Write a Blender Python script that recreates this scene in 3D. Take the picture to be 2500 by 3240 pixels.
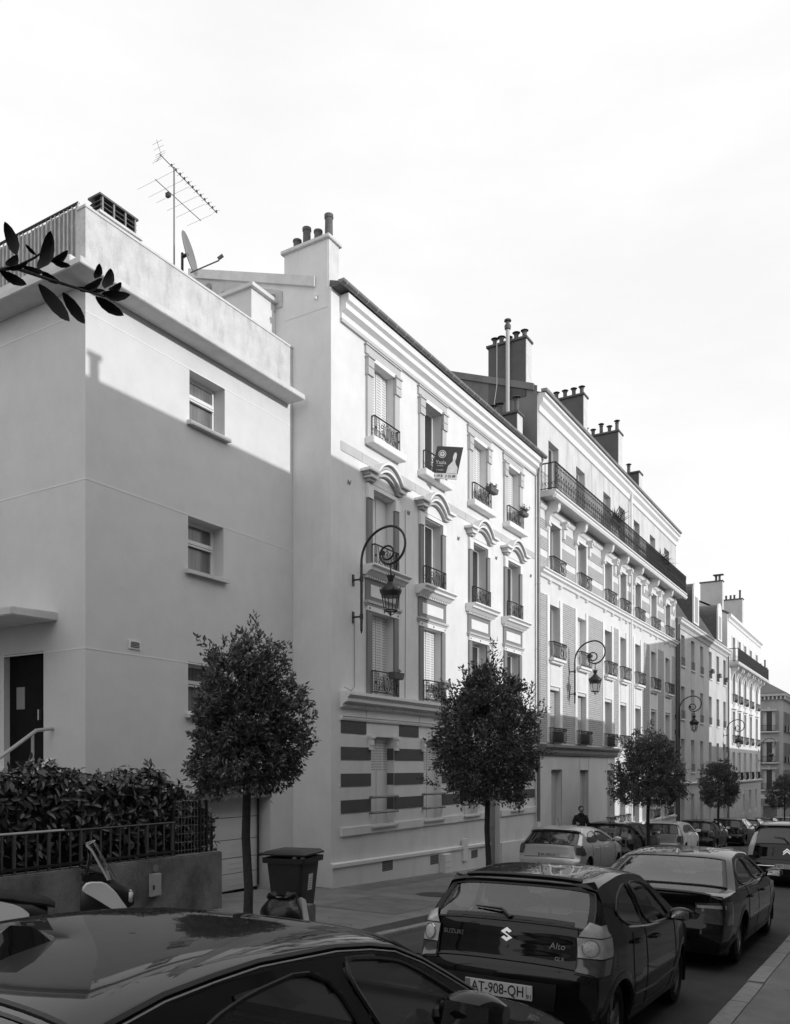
import bpy, bmesh, math, random
from mathutils import Vector, Matrix
R = math.radians
random.seed(7)
for o in list(bpy.data.objects): bpy.data.objects.remove(o)
SC = bpy.context.scene
COL = SC.collection

# ------------------------------------------------------------------ camera
# world: Y runs down the street, facades on the left face +X, z=0 is the camera height
cd = bpy.data.cameras.new('camera'); cam = bpy.data.objects.new('camera', cd); COL.objects.link(cam)
cd.sensor_fit = 'HORIZONTAL'; cd.sensor_width = 36; cd.lens = 38.16
cd.shift_y = 0.322; cd.clip_start = 0.05; cd.clip_end = 2000
cam.location = (0, 0, 0); cam.rotation_euler = (R(90), 0, math.atan(1600/2650))
SC.camera = cam

# ------------------------------------------------------------------ sky, sun, exposure
SUN_EL, SUN_AZ = 12.5, 5.0     # degrees above the horizon, degrees from +X towards +Y
w = bpy.data.worlds.new('World'); SC.world = w; w.use_nodes = True
nt = w.node_tree; nt.nodes.clear()
def N(t, **k):
    n = nt.nodes.new(t)
    for a, v in k.items(): setattr(n, a, v)
    return n
sky = N('ShaderNodeTexSky', sky_type='NISHITA', sun_disc=False, sun_elevation=R(SUN_EL), sun_rotation=R(90-SUN_AZ),
        air_density=1.0, dust_density=3.0, ozone_density=1.0)
bw = N('ShaderNodeRGBToBW'); nt.links.new(sky.outputs[0], bw.inputs[0])
gm = N('ShaderNodeMath', operation='MULTIPLY'); nt.links.new(bw.outputs[0], gm.inputs[0]); gm.inputs[1].default_value = 1.0
tc = N('ShaderNodeTexCoord'); mp = N('ShaderNodeMapping'); mp.inputs['Scale'].default_value = (1, 1, 3.2)
nt.links.new(tc.outputs['Generated'], mp.inputs[0])
nz = N('ShaderNodeTexNoise'); nz.inputs['Scale'].default_value = 3.1; nz.inputs['Detail'].default_value = 7; nz.inputs['Roughness'].default_value = .6
nt.links.new(mp.outputs[0], nz.inputs['Vector'])
cr = N('ShaderNodeMapRange'); cr.inputs[1].default_value = .30; cr.inputs[2].default_value = .70; cr.inputs[3].default_value = 10.8; cr.inputs[4].default_value = 11.9
nt.links.new(nz.outputs[0], cr.inputs[0])
mx = N('ShaderNodeMix'); mx.data_type = 'FLOAT'; mx.inputs[0].default_value = .85
nt.links.new(gm.outputs[0], mx.inputs[2]); nt.links.new(cr.outputs[0], mx.inputs[3])
bg = N('ShaderNodeBackground'); bg.inputs[1].default_value = .1
nt.links.new(mx.outputs[0], bg.inputs[0])
out = N('ShaderNodeOutputWorld'); nt.links.new(bg.outputs[0], out.inputs[0])

sl = bpy.data.lights.new('sun', 'SUN'); sl.energy = 2.5; sl.angle = R(.4); sl.color = (1, 1, 1)
sun = bpy.data.objects.new('sun', sl); COL.objects.link(sun)
sd = Vector((math.cos(R(SUN_EL))*math.cos(R(SUN_AZ)), math.cos(R(SUN_EL))*math.sin(R(SUN_AZ)), math.sin(R(SUN_EL))))
sun.rotation_euler = sd.to_track_quat('Z', 'Y').to_euler(); sun.location = sd*60
SC.view_settings.view_transform = 'Standard'; SC.view_settings.look = 'None'
SC.view_settings.exposure = 0.0; SC.view_settings.gamma = 1.0
SC.render.image_settings.color_mode = 'RGB'
SC.cycles.use_denoising = True; SC.cycles.max_bounces = 7; SC.cycles.transparent_max_bounces = 12
SC.cycles.caustics_reflective = False; SC.cycles.caustics_refractive = False

# ------------------------------------------------------------------ materials (the photograph is black and white)
def mat(name, v, rough=.8, var=.0, scale=3., bump=.0, bscale=60., metal=0., coat=0., stretch=None, spec=.5, stain=0., sscale=(1, 1, 1), glow=0.):
    m = bpy.data.materials.new(name); m.use_nodes = True; t = m.node_tree; b = t.nodes['Principled BSDF']
    b.inputs['Base Color'].default_value = (v, v, v, 1); b.inputs['Roughness'].default_value = rough
    b.inputs['Metallic'].default_value = metal; b.inputs['Specular IOR Level'].default_value = spec
    if coat: b.inputs['Coat Weight'].default_value = coat; b.inputs['Coat Roughness'].default_value = .03
    co = t.nodes.new('ShaderNodeTexCoord')
    src = co.outputs['Object']
    if var or stain:
        mpn = t.nodes.new('ShaderNodeMapping'); t.links.new(src, mpn.inputs[0])
        if stretch: mpn.inputs['Scale'].default_value = stretch
        n1 = t.nodes.new('ShaderNodeTexNoise'); n1.inputs['Scale'].default_value = scale; n1.inputs['Detail'].default_value = 8
        n1.inputs['Roughness'].default_value = .62
        t.links.new(mpn.outputs[0], n1.inputs['Vector'])
        mr = t.nodes.new('ShaderNodeMapRange'); mr.inputs[1].default_value = .3; mr.inputs[2].default_value = .7
        mr.inputs[3].default_value = v*(1-var); mr.inputs[4].default_value = v*(1+var)
        t.links.new(n1.outputs[0], mr.inputs[0]); last = mr.outputs[0]
        if stain:
            mp2 = t.nodes.new('ShaderNodeMapping'); mp2.inputs['Scale'].default_value = sscale; t.links.new(src, mp2.inputs[0])
            n2 = t.nodes.new('ShaderNodeTexNoise'); n2.inputs['Scale'].default_value = 1.; n2.inputs['Detail'].default_value = 6; n2.inputs['Roughness'].default_value = .7
            t.links.new(mp2.outputs[0], n2.inputs['Vector'])
            m2 = t.nodes.new('ShaderNodeMapRange'); m2.inputs[1].default_value = .48; m2.inputs[2].default_value = .72
            m2.inputs[3].default_value = 1; m2.inputs[4].default_value = 1-stain
            t.links.new(n2.outputs[0], m2.inputs[0])
            mm = t.nodes.new('ShaderNodeMath'); mm.operation = 'MULTIPLY'
            t.links.new(last, mm.inputs[0]); t.links.new(m2.outputs[0], mm.inputs[1]); last = mm.outputs[0]
        t.links.new(last, b.inputs['Base Color'])
    if bump:
        n3 = t.nodes.new('ShaderNodeTexNoise'); n3.inputs['Scale'].default_value = bscale; n3.inputs['Detail'].default_value = 5
        t.links.new(src, n3.inputs['Vector'])
        bp = t.nodes.new('ShaderNodeBump'); bp.inputs['Strength'].default_value = bump; bp.inputs['Distance'].default_value = .02
        t.links.new(n3.outputs[0], bp.inputs['Height']); t.links.new(bp.outputs[0], b.inputs['Normal'])
    return m

def brick_mat(name, v1, v2, mortar, bw_=.22, bh=.065):
    m = mat(name, v1, .85); t = m.node_tree; b = t.nodes['Principled BSDF']
    co = t.nodes.new('ShaderNodeTexCoord'); sx = t.nodes.new('ShaderNodeSeparateXYZ'); cb = t.nodes.new('ShaderNodeCombineXYZ')
    t.links.new(co.outputs['Object'], sx.inputs[0]); t.links.new(sx.outputs[1], cb.inputs[0]); t.links.new(sx.outputs[2], cb.inputs[1])
    bt = t.nodes.new('ShaderNodeTexBrick'); t.links.new(cb.outputs[0], bt.inputs['Vector'])
    bt.inputs['Color1'].default_value = (v1,)*3+(1,); bt.inputs['Color2'].default_value = (v2,)*3+(1,); bt.inputs['Mortar'].default_value = (mortar,)*3+(1,)
    bt.inputs['Scale'].default_value = 1; bt.inputs['Brick Width'].default_value = bw_; bt.inputs['Row Height'].default_value = bh
    bt.inputs['Mortar Size'].default_value = .009; bt.inputs['Mortar Smooth'].default_value = .1
    t.links.new(bt.outputs[0], b.inputs['Base Color'])
    bp = t.nodes.new('ShaderNodeBump'); bp.inputs['Strength'].default_value = .6; bp.inputs['Distance'].default_value = .01; bp.invert = True
    t.links.new(bt.outputs[1], bp.inputs['Height']); t.links.new(bp.outputs[0], b.inputs['Normal'])
    return m

def glass_mat(name, tint, rough=.03, ior=1.52):
    m = bpy.data.materials.new(name); m.use_nodes = True; t = m.node_tree; t.nodes.clear()
    o = t.nodes.new('ShaderNodeOutputMaterial'); g = t.nodes.new('ShaderNodeBsdfGlossy'); g.inputs['Roughness'].default_value = rough
    g.inputs['Color'].default_value = (.95, .95, .95, 1)
    tr = t.nodes.new('ShaderNodeBsdfTransparent'); tr.inputs[0].default_value = (tint, tint, tint, 1)
    fr = t.nodes.new('ShaderNodeFresnel'); mxs = t.nodes.new('ShaderNodeMixShader')
    ge = t.nodes.new('ShaderNodeNewGeometry'); mi = t.nodes.new('ShaderNodeMapRange'); mi.inputs[3].default_value = ior; mi.inputs[4].default_value = 1/ior
    t.links.new(ge.outputs['Backfacing'], mi.inputs[0]); t.links.new(mi.outputs[0], fr.inputs[0])
    t.links.new(fr.outputs[0], mxs.inputs[0]); t.links.new(tr.outputs[0], mxs.inputs[1]); t.links.new(g.outputs[0], mxs.inputs[2])
    t.links.new(mxs.outputs[0], o.inputs[0]); return m

MT = {}
def defmats():
    d = MT
    d['stucco1'] = mat('pale_render', .69, .9, .045, 2.2, .35, 90, stain=.05, sscale=(.9, .9, .5))
    d['stucco2'] = mat('white_render', .73, .9, .05, 2.0, .25, 90, stain=.10, sscale=(1.6, 1.6, .4))
    d['parapet'] = mat('weathered_render', .58, .9, .12, 3.5, .6, 26, stain=.32, sscale=(3.5, 3.5, 1.0))
    d['white'] = mat('white_paint', .77, .6, .04, 3)
    d['coping'] = mat('stone_coping', .62, .85, .1, 4, .3, 50)
    d['trim'] = mat('grey_trim', .50, .85, .07, 3, .15, 80)
    d['trim_d'] = mat('dark_grey_trim', .22, .85, .08, 3, .15, 80)
    d['band'] = mat('dark_brick_band', .085, .8, .16, 6, .4, 40, stretch=(1, 1, 6))
    d['stucco3'] = mat('streaked_render', .62, .9, .08, 2, .25, 70, stain=.42, sscale=(2.2, 2.2, .28))
    d['stucco3b'] = mat('cream_render', .70, .9, .06, 1.5, .2, 80, stain=.16, sscale=(.8, .8, .3))
    d['stucco4'] = mat('grey_render', .56, .9, .12, .8, .2, 70, stain=.22, sscale=(.5, .5, .15))
    d['stucco6'] = mat('grey_stone', .40, .9, .12, .8, .2, 70, stain=.2, sscale=(.5, .5, .15))
    d['facing'] = mat('dull_brick_facing', .20, .9, .15, 2, .3, 50)
    d['shop'] = mat('shopfront_render', .66, .8, .08, 1.3, .15, 60)
    d['brick'] = brick_mat('brown_brick', .26, .34, .58)
    d['brickd'] = brick_mat('dark_brick', .13, .17, .3)
    d['sidewall'] = mat('bare_gable', .20, .9, .12, 1.4, .4, 40, stain=.25, sscale=(1.2, 1.2, .5))
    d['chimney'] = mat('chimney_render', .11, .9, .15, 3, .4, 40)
    d['stone'] = mat('rubble_stone', .26, .9, .2, 6, .8, 25)
    d['mortar'] = mat('pale_mortar', .5, .95, .1, 8, .3, 60)
    d['pot'] = mat('chimney_pot_clay', .11, .8, .2, 8)
    d['zinc'] = mat('zinc', .22, .5, .15, 3, metal=.5)
    d['zincd'] = mat('dark_zinc', .10, .5, .2, 3, metal=.3)
    d['lead'] = mat('roof_slate', .10, .6, .2, 5, .3, 40)
    d['iron'] = mat('black_iron', .018, .45, .2, 10)
    d['alu'] = mat('steel', .42, .35, metal=.9)
    d['alup'] = mat('grey_metal_rail', .45, .45, .05, 8)
    d['glass'] = mat('window_glass', .035, .06, spec=.6, coat=.3)
    d['glass2'] = mat('curtained_glass', .16, .12, .3, 2.5, spec=.6, stretch=(1, 8, .5))
    d['shutter'] = mat('white_shutter', .72, .6, .04, 5)
    d['slat'] = mat('louvre_gap_shade', .40, .7)  # grey for the painted shade in the shutter slots
    d['wood'] = mat('weathered_board', .30, .85, .45, 9, .4, 40, stretch=(6, 6, .7))
    d['reedpost'] = mat('pale_batten', .55, .8, .15, 8)
    d['door'] = mat('dark_door', .010, .8, .3, 6, spec=.1)
    d['garage'] = mat('garage_door_paint', .66, .55, .05, 2, .05, 30)
    d['asphalt'] = mat('asphalt', .076, .92, .22, 2.0, .8, 220, stain=.25, sscale=(.7, .7, .7))
    d['pave'] = mat('pavement_asphalt', .25, .92, .2, 1.7, .7, 260, stain=.22, sscale=(.9, .5, .9))
    d['kerb'] = mat('granite_kerb', .26, .85, .2, 14, .4, 120)
    d['lowwall'] = mat('stained_concrete', .17, .9, .5, 1.8, .5, 40, stain=.6, sscale=(1.6, 1.6, .9))
    d['leaf'] = mat('oak_leaf', .095, .45, .35, 3.0)
    d['leaf2'] = mat('laurel_leaf', .052, .33, .5, 6.0)
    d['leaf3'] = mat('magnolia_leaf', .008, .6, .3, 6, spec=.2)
    d['bark'] = mat('bark', .04, .95, .35, 14, .9, 40, stretch=(1, 1, .25))
    d['black'] = mat('black_plastic', .006, .42, .2, 9, .1, 80)
    d['rubber'] = mat('tyre_rubber', .012, .8)
    d['bin'] = mat('bin_plastic', .032, .5, .15, 4, .1, 60)
    d['bag'] = mat('bin_bag', .012, .28, .2, 6, .5, 22)
    d['paper'] = mat('white_paper', .7, .8, .08, 20)
    d['paint_k'] = mat('black_car_paint', .004, .45, coat=.9, spec=.05)
    d['paint_n'] = mat('dark_car_paint', .005, .45, coat=.8, spec=.05)
    d['paint_g'] = mat('silver_car_paint', .55, .32, metal=.45, coat=1.0)
    d['paint_l'] = mat('grey_car_paint', .30, .35, metal=.4, coat=.8)
    d['paint_w'] = mat('white_scooter_paint', .70, .3, coat=.6)
    d['cglass'] = glass_mat('car_glass', .55, .03, 1.85)
    d['rglass'] = glass_mat('rear_glass', .5, .03, 1.95)
    d['cglass_d'] = mat('dark_car_glass', .010, .05, spec=.6, coat=.4)
    d['scrn'] = glass_mat('scooter_screen', .62, .08)
    d['lens'] = mat('clear_lamp_lens', .42, .15, .22, 9, coat=1.0)
    d['bulb'] = mat('lamp_reflector', .6, .2, .35, 90, .4, 120, coat=1.)
    d['lensd'] = mat('dark_lamp_lens', .06, .12, .3, 18, coat=.8)
    d['chrome'] = mat('chrome', .72, .12, metal=1.)
    d['plate'] = mat('number_plate', .62, .4)
    d['ink'] = mat('black_ink', .012, .5)
    d['mid'] = mat('mid_grey_print', .22, .5)
    d['seat'] = mat('seat_fabric', .02, .8, .2, 8)
    d['rim'] = mat('alloy_rim', .34, .3, metal=.8)
    d['lampglass'] = glass_mat('lantern_glass', .82, .05)
    d['signd'] = mat('sign_dark', .035, .4, .1, 3)
    d['signl'] = mat('sign_light', .62, .4, .18, 5)
    d['box'] = mat('meter_box', .42, .6, .08, 6)
    d['skin'] = mat('skin', .32, .55, .06, 9)
    d['hair'] = mat('dark_hair', .015, .6, .2, 20)
    d['coat'] = mat('dark_coat', .020, .85, .25, 9, .4, 30)
    d['soil'] = mat('potting_soil', .05, .95)
    d['plant'] = mat('pot_plant_leaf', .07, .5, .3, 6)
    d['paintline'] = mat('road_paint', .55, .8, .15, 8)
    d['terra'] = mat('planter', .12, .7, .1, 6)
defmats()

# ------------------------------------------------------------------ helpers
WL = {}
class MB:
    def __init__(s): s.v = []; s.f = []
    def add(s, vs, fs):
        k = len(s.v); s.v += [tuple(p) for p in vs]; s.f += [tuple(i+k for i in q) for q in fs]; return s
    def box(s, x0, x1, y0, y1, z0, z1):
        return s.add([(x0,y0,z0),(x1,y0,z0),(x1,y1,z0),(x0,y1,z0),(x0,y0,z1),(x1,y0,z1),(x1,y1,z1),(x0,y1,z1)],
                     [(0,3,2,1),(4,5,6,7),(0,1,5,4),(1,2,6,5),(2,3,7,6),(3,0,4,7)])
    def hexa(s, p):   # 4 bottom corners then 4 top corners
        return s.add(p, [(0,3,2,1),(4,5,6,7),(0,1,5,4),(1,2,6,5),(2,3,7,6),(3,0,4,7)])
    def quad(s, *p): return s.add(p, [tuple(range(len(p)))])
    def prism(s, poly, ax, a, b):
        n = len(poly)
        def P(q, t): return (t, q[0], q[1]) if ax == 'x' else ((q[0], t, q[1]) if ax == 'y' else (q[0], q[1], t))
        return s.add([P(q, a) for q in poly]+[P(q, b) for q in poly],
                     [tuple(range(n-1, -1, -1)), tuple(range(n, 2*n))]+[(i, (i+1) % n, n+(i+1) % n, n+i) for i in range(n)])
    def tube(s, pts, r, n=6, closed=False):
        pts = [Vector(p) for p in pts]; m = len(pts); rr = r if isinstance(r, (list, tuple)) else [r]*m
        vs = []; up = None
        for i, p in enumerate(pts):
            a = pts[i-1] if (i > 0 or closed) else p; b = pts[(i+1) % m] if (i < m-1 or closed) else p
            d = (b-a); d = d.normalized() if d.length > 1e-9 else Vector((0, 0, 1))
            if up is None: up = Vector((0, 0, 1)) if abs(d.z) < .9 else Vector((1, 0, 0))
            u = d.cross(up); 
            if u.length < 1e-5: u = d.cross(Vector((.3, 1, .2)))
            u.normalize(); v = u.cross(d).normalized(); up = v
            for k in range(n):
                t = 2*math.pi*k/n; vs.append(p+(u*math.cos(t)+v*math.sin(t))*rr[i])
        fs = []
        for i in range(m if closed else m-1):
            j = (i+1) % m
            for k in range(n): fs.append((i*n+k, i*n+(k+1) % n, j*n+(k+1) % n, j*n+k))
        if not closed: fs += [tuple(range(n-1, -1, -1)), tuple((m-1)*n+k for k in range(n))]
        return s.add(vs, fs)
    def lathe(s, prof, c, n=16, capt=True, axis='z'):
        vs = []; m = len(prof)
        for r, z in prof:
            for k in range(n):
                t = 2*math.pi*(k+.5)/n
                if axis == 'z': vs.append((c[0]+r*math.cos(t), c[1]+r*math.sin(t), c[2]+z))
                elif axis == 'x': vs.append((c[0]+z, c[1]+r*math.cos(t), c[2]+r*math.sin(t)))
                else: vs.append((c[0]+r*math.cos(t), c[1]+z, c[2]+r*math.sin(t)))
        fs = [(i*n+k, i*n+(k+1) % n, (i+1)*n+(k+1) % n, (i+1)*n+k) for i in range(m-1) for k in range(n)]
        if capt: fs += [tuple(range(n-1, -1, -1)), tuple((m-1)*n+k for k in range(n))]
        return s.add(vs, fs)
    def grid(s, rows, closed=False):
        n = len(rows[0]); vs = [p for r in rows for p in r]
        fs = [(i*n+k, i*n+(k+1) % n, (i+1)*n+(k+1) % n, (i+1)*n+k) for i in range(len(rows)-1) for k in range(n if closed else n-1)]
        return s.add(vs, fs)
    def mesh(s, name, off=(0, 0, 0), smooth=False, fix=True, weld=0., bevel=0.):
        me = bpy.data.meshes.new(name)
        me.from_pydata([(x-off[0], y-off[1], z-off[2]) for x, y, z in s.v], [], s.f)
        if fix or weld or bevel:
            bm = bmesh.new(); bm.from_mesh(me)
            if weld: bmesh.ops.remove_doubles(bm, verts=bm.verts, dist=weld)
            if bevel: bmesh.ops.bevel(bm, geom=bm.edges[:], offset=bevel, segments=2, affect='EDGES', clamp_overlap=True)
            if fix: bmesh.ops.recalc_face_normals(bm, faces=bm.faces)
            bm.to_mesh(me); bm.free()
        if smooth:
            for p in me.polygons: p.use_smooth = True
            me.set_sharp_from_angle(angle=R(38 if smooth is True else smooth))
        return me
    def build(s, name, m, parent=None, smooth=False, fix=True, weld=0., bevel=0.):
        off = WL.get(parent.name, Vector((0, 0, 0))) if parent else Vector((0, 0, 0))
        me = s.mesh(name, off, smooth, fix, weld, bevel); return link(name, me, m, parent)
def link(name, me, m, parent=None, loc=None):
    o = bpy.data.objects.new(name, me); COL.objects.link(o)
    if m is not None and hasattr(me, 'materials') and not me.materials: me.materials.append(MT[m] if isinstance(m, str) else m)
    if parent:
        o.parent = parent; WL[o.name] = WL.get(parent.name, Vector((0, 0, 0)))
        if loc is not None:
            o.location = Vector(loc)-WL[o.name]; WL[o.name] = Vector(loc)
    else:
        WL[o.name] = Vector((0, 0, 0))
        if loc is not None: o.location = loc; WL[o.name] = Vector(loc)
    return o
def tag(o, label=None, cat=None, group=None, kind=None):
    if label: o['label'] = label
    if cat: o['category'] = cat
    if group: o['group'] = group
    if kind: o['kind'] = kind
    return o
def thing(name, label, cat, loc=(0, 0, 0), group=None, local=False, rot=None):
    o = bpy.data.objects.new(name, None); COL.objects.link(o); o.location = loc; o.empty_display_size = .2
    WL[o.name] = Vector((0, 0, 0)) if local else Vector(loc)
    if rot: o.rotation_euler = rot
    return tag(o, label, cat, group)
CACHE = {}
def shared(key, fn, **k):
    if key not in CACHE: CACHE[key] = fn().mesh(str(key[0]), **k)
    return CACHE[key]
def text(name, body, size, m, parent, mtx, extrude=.002, align='CENTER', shear=0., sx=1.):
    cu = bpy.data.curves.new(name, 'FONT'); cu.body = body; cu.size = size; cu.extrude = extrude; cu.align_x = align; cu.align_y = 'CENTER'
    cu.shear = shear; cu.resolution_u = 3; cu.materials.append(MT[m])
    tmp = bpy.data.objects.new(name, cu); me = bpy.data.meshes.new_from_object(tmp); bpy.data.objects.remove(tmp); me.name = name
    if not me.materials: me.materials.append(MT[m])
    o = bpy.data.objects.new(name, me); o.parent = parent; o.matrix_local = mtx @ Matrix.Diagonal((sx, 1, 1, 1))
    if body.strip(): COL.objects.link(o)
    return o
def arc(cx, cz, r, a0, a1, n, rz=None):
    rz = rz or r
    return [(cx+r*math.cos(R(a0+(a1-a0)*i/n)), cz+rz*math.sin(R(a0+(a1-a0)*i/n))) for i in range(n+1)]
def lerp(a, b, t): return a+(b-a)*t
def table(tb, x):
    if x <= tb[0][0]: return tb[0][1]
    for (a, p), (b, q) in zip(tb, tb[1:]):
        if x <= b: return lerp(p, q, (x-a)/(b-a))
    return tb[-1][1]
# ground levels along the falling street
def zroad(y): return -1.84-.047*min(y, 95)
def zfac(y): return (-1.79-.037*min(y, 20)-.043*(min(max(y, 20), 95)-20))

# ------------------------------------------------------------------ ground, road, pavements
def strip(name, m, xs, ys, zf, kind='structure', parent=None):
    b = MB(); b.grid([[(x, y, zf(x, y)) for x in xs] for y in ys]); return tag(b.build(name, m, parent), kind=kind)
YS = [-40, -20, -10, -5, 0, 4, 8, 12, 16, 20, 25, 30, 40, 50, 60, 70, 80, 95, 130, 400]
strip('ground', 'asphalt', [-400, -60, -20, -12, -6, -1, 3, 20, 60, 400], YS, lambda x, y: zroad(y)-.03)
KL, KR = -5.88, -1.30           # kerb faces
strip('road', 'asphalt', [-9.6, -8, -7, KL, -5, -4, -3, -2, KR, 0, 1.5], [y for y in YS if y < 100], lambda x, y: zroad(y)+(.035*(1-((x+3.6)/2.4)**2) if KL < x < KR else -.004))
# right-hand pavement with its kerb stones
def pavement(name, m, xa, xb, y0, y1, za, zb, n=24):
    b = MB(); ys = [lerp(y0, y1, i/n) for i in range(n+1)]
    top = [[(lerp(xa, xb, k/4), y, lerp(za(y), zb(y), k/4)) for k in range(5)] for y in ys]
    b.grid(top)
    b.grid([[(xa, y, za(y)), (xa, y, zroad(y)-.3)] for y in ys]); b.grid([[(xb, y, zb(y)), (xb, y, zroad(y)-.3)] for y in ys])
    b.grid([[top[0][k], (top[0][k][0], y0, zroad(y0)-.3)] for k in range(5)]); b.grid([[top[-1][k], (top[-1][k][0], y1, zroad(y1)-.3)] for k in range(5)])
    return tag(b.build(name, m, fix=True), kind='structure')
zk = lambda y: zroad(y)+.14
pr_ = pavement('pavement_right', 'pave', KR+.17, 2.0, -30, 92, zk, lambda y: zk(y)+.02)
pl_ = pavement('pavement_left', 'pave', -9.95, KL-.17, -30, 17.2, lambda y: zfac(y), zk)
pavement('pavement_far', 'pave', -9.95, -8.42, 17.2, 71.5, lambda y: zfac(y), lambda y: zk(y)+.01)
def kerbs(parent, x0, x1, y0, y1, step=1.0, gap=.012, lower=()):
    y = y0
    while y < y1-.05:
        e = min(y+step*random.uniform(.96, 1.04), y1); dz = random.uniform(-.006, .006)
        for a, b_ in lower:
            if a <= y < b_: dz -= .09
        k = MB(); h = .0
        k.hexa([(x0, y+gap, zroad(y)-.2), (x1, y+gap, zroad(y)-.2), (x1, e-gap, zroad(e)-.2), (x0, e-gap, zroad(e)-.2),
                (x0, y+gap, zk(y)+dz+h), (x1, y+gap, zk(y)+dz+h), (x1, e-gap, zk(e)+dz+h), (x0, e-gap, zk(e)+dz+h)])
        k.build('kerb_stone', 'kerb', parent, bevel=.012); y = e
kerbs(pr_, KR, KR+.17, 1, 30)
kerbs(pl_, KL-.17, KL, -2, 17.2, lower=((7.2, 10.2),))

# ------------------------------------------------------------------ building helpers
def wall(b, mp, u0, u1, v0, v1, ops=(), rev=.2):
    us = sorted({u0, u1, *[q for o in ops for q in o[:2]]}); vs = sorted({v0, v1, *[q for o in ops for q in o[2:4]]})
    for a, c in zip(us, us[1:]):
        for e, f in zip(vs, vs[1:]):
            mu, mv = (a+c)/2, (e+f)/2
            if any(o[0] < mu < o[1] and o[2] < mv < o[3] for o in ops): continue
            b.quad(mp(a, e, 0), mp(c, e, 0), mp(c, f, 0), mp(a, f, 0))
    for o in ops:
        a, c, e, f = o[:4]; d = o[4] if len(o) > 4 else rev
        for p, q in (((a, e), (c, e)), ((c, e), (c, f)), ((c, f), (a, f)), ((a, f), (a, e))):
            b.quad(mp(*p, 0), mp(*q, 0), mp(*q, d), mp(*p, d))
def FX(X): return lambda u, v, d: (X-d, u, v)
def FY(Y): return lambda u, v, d: (u, Y+d, v)
def frame_mesh(w, h, t=.055, mull=True, trans=None, dp=.05):
    b = MB(); b.box(-dp, 0, 0, t, 0, h); b.box(-dp, 0, w-t, w, 0, h); b.box(-dp, 0, t, w-t, 0, t); b.box(-dp, 0, t, w-t, h-t, h)
    if mull: b.box(-dp+.004, -.004, w/2-.045, w/2+.045, t, h-t)
    if trans:
        for q in trans: b.box(-dp+.006, -.006, t, w-t, q-.03, q+.03)
    return b
def pane_mesh(w, h, mull=True):
    b = MB(); t = .05
    b.box(-.035, -.028, t, (w/2-.04) if mull else w-t, t, h-t)
    if mull: b.box(-.035, -.028, w/2+.04, w-t, t, h-t)
    return b
def shutter_mesh(w, h, leaves=4):
    b = MB(); lw = w/leaves
    for k in range(leaves):
        o = .012*(k % 2)
        b.box(-.035-o, -.0-o, k*lw+.004, (k+1)*lw-.004, 0, h)
    return b
def louvre_gap_mesh(w, h, leaves=4, lo=.06, hi=None):
    b = MB(); lw = w/leaves; hi = hi or h-.08
    for k in range(leaves):
        o = .012*(k % 2)
        z = lo
        while z < hi:
            b.box(-o-.01, -o+.003, k*lw+.03+.02*(k % 2), (k+1)*lw-.03-.01*(k % 2), z, z+.020); z += .055  # raised grey bars stand for the shade in the slots between slats
    return b
def window(parent, X, y0, y1, z0, z1, dep, kind='G', sill=None, glass='glass', trans=None, mull=True):
    w, h = round(y1-y0, 3), round(z1-z0, 3); loc = (X-dep, y0, z0)
    fr = link('window', shared(('window_frame', w, h, str(trans), mull), lambda: frame_mesh(w, h, trans=trans, mull=mull)), 'white', parent, loc)
    link('pane', shared(('pane', w, h, glass, mull), lambda: pane_mesh(w, h, mull)), glass, fr, loc)
    if kind in 'SPB':
        l2 = (X-dep+.045, y0, z0)
        sh = link('shutter', shared(('shutter', w, h), lambda: shutter_mesh(w, h)), 'shutter', fr, l2)
        if kind == 'S': tag(link('louvre', shared(('louvre', w, h), lambda: louvre_gap_mesh(w, h)), 'slat', fr, l2), kind='stuff')
        if kind == 'B': tag(link('louvre', shared(('louvre_gapb', w, h), lambda: louvre_gap_mesh(w, h, 4, h*.62)), 'slat', fr, l2), kind='stuff')
    if sill:
        ov, pr, th = sill
        b = MB(); b.box(X-.02, X+pr, y0-ov, y1+ov, z0-th, z0); b.build('sill', 'white', fr, bevel=.008)
    return fr
def scroll(b, pts, r=.008, n=4, x=0): b.tube([(x, p[0], p[1]) for p in pts], r, n)
def spiral(cy, cz, r0, r1, a0, turns, n=14): return [(cy+lerp(r0, r1, i/n)*math.cos(R(a0+360*turns*i/n)), cz+lerp(r0, r1, i/n)*math.sin(R(a0+360*turns*i/n))) for i in range(n+1)]
def rail_scroll(w, h, dep):
    b = MB()
    b.tube([(-dep, 0, h), (0, 0, h), (0, w, h), (-dep, w, h)], .016, 5); b.tube([(-dep, 0, .04), (0, 0, .04), (0, w, .04), (-dep, w, .04)], .012, 4)
    for y in (0, .07, w-.07, w): b.tube([(0, y, 0), (0, y, h)], .011, 4)
    b.tube([(-dep*.5, 0, .04), (-dep*.5, 0, h)], .009, 4); b.tube([(-dep*.5, w, .04), (-dep*.5, w, h)], .009, 4)
    c = w/2
    scroll(b, arc(c, h*.5, .11, 0, 360, 16, h*.40)); scroll(b, arc(c, h*.5, .055, 0, 360, 12, h*.27)); b.tube([(0, c, .04), (0, c, h)], .007, 4)
    for s in (-1, 1):
        q = c+s*.24
        scroll(b, spiral(q, h*.30, .085, .02, 90 if s > 0 else 90, s*1.3)); scroll(b, spiral(q-s*.03, h*.68, .075, .018, -90, -s*1.2))
        scroll(b, [(c+s*.10, h*.2), (c+s*.16, h*.5), (c+s*.12, h*.9)]); scroll(b, [(q+s*.09, .05), (q+s*.06, h*.5), (q+s*.10, h*.95)])
        for y in (.035,): b.box(-.008, .008, (y if s < 0 else w-y)-.02, (y if s < 0 else w-y)+.02, h*.45, h*.55)
    return b
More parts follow.
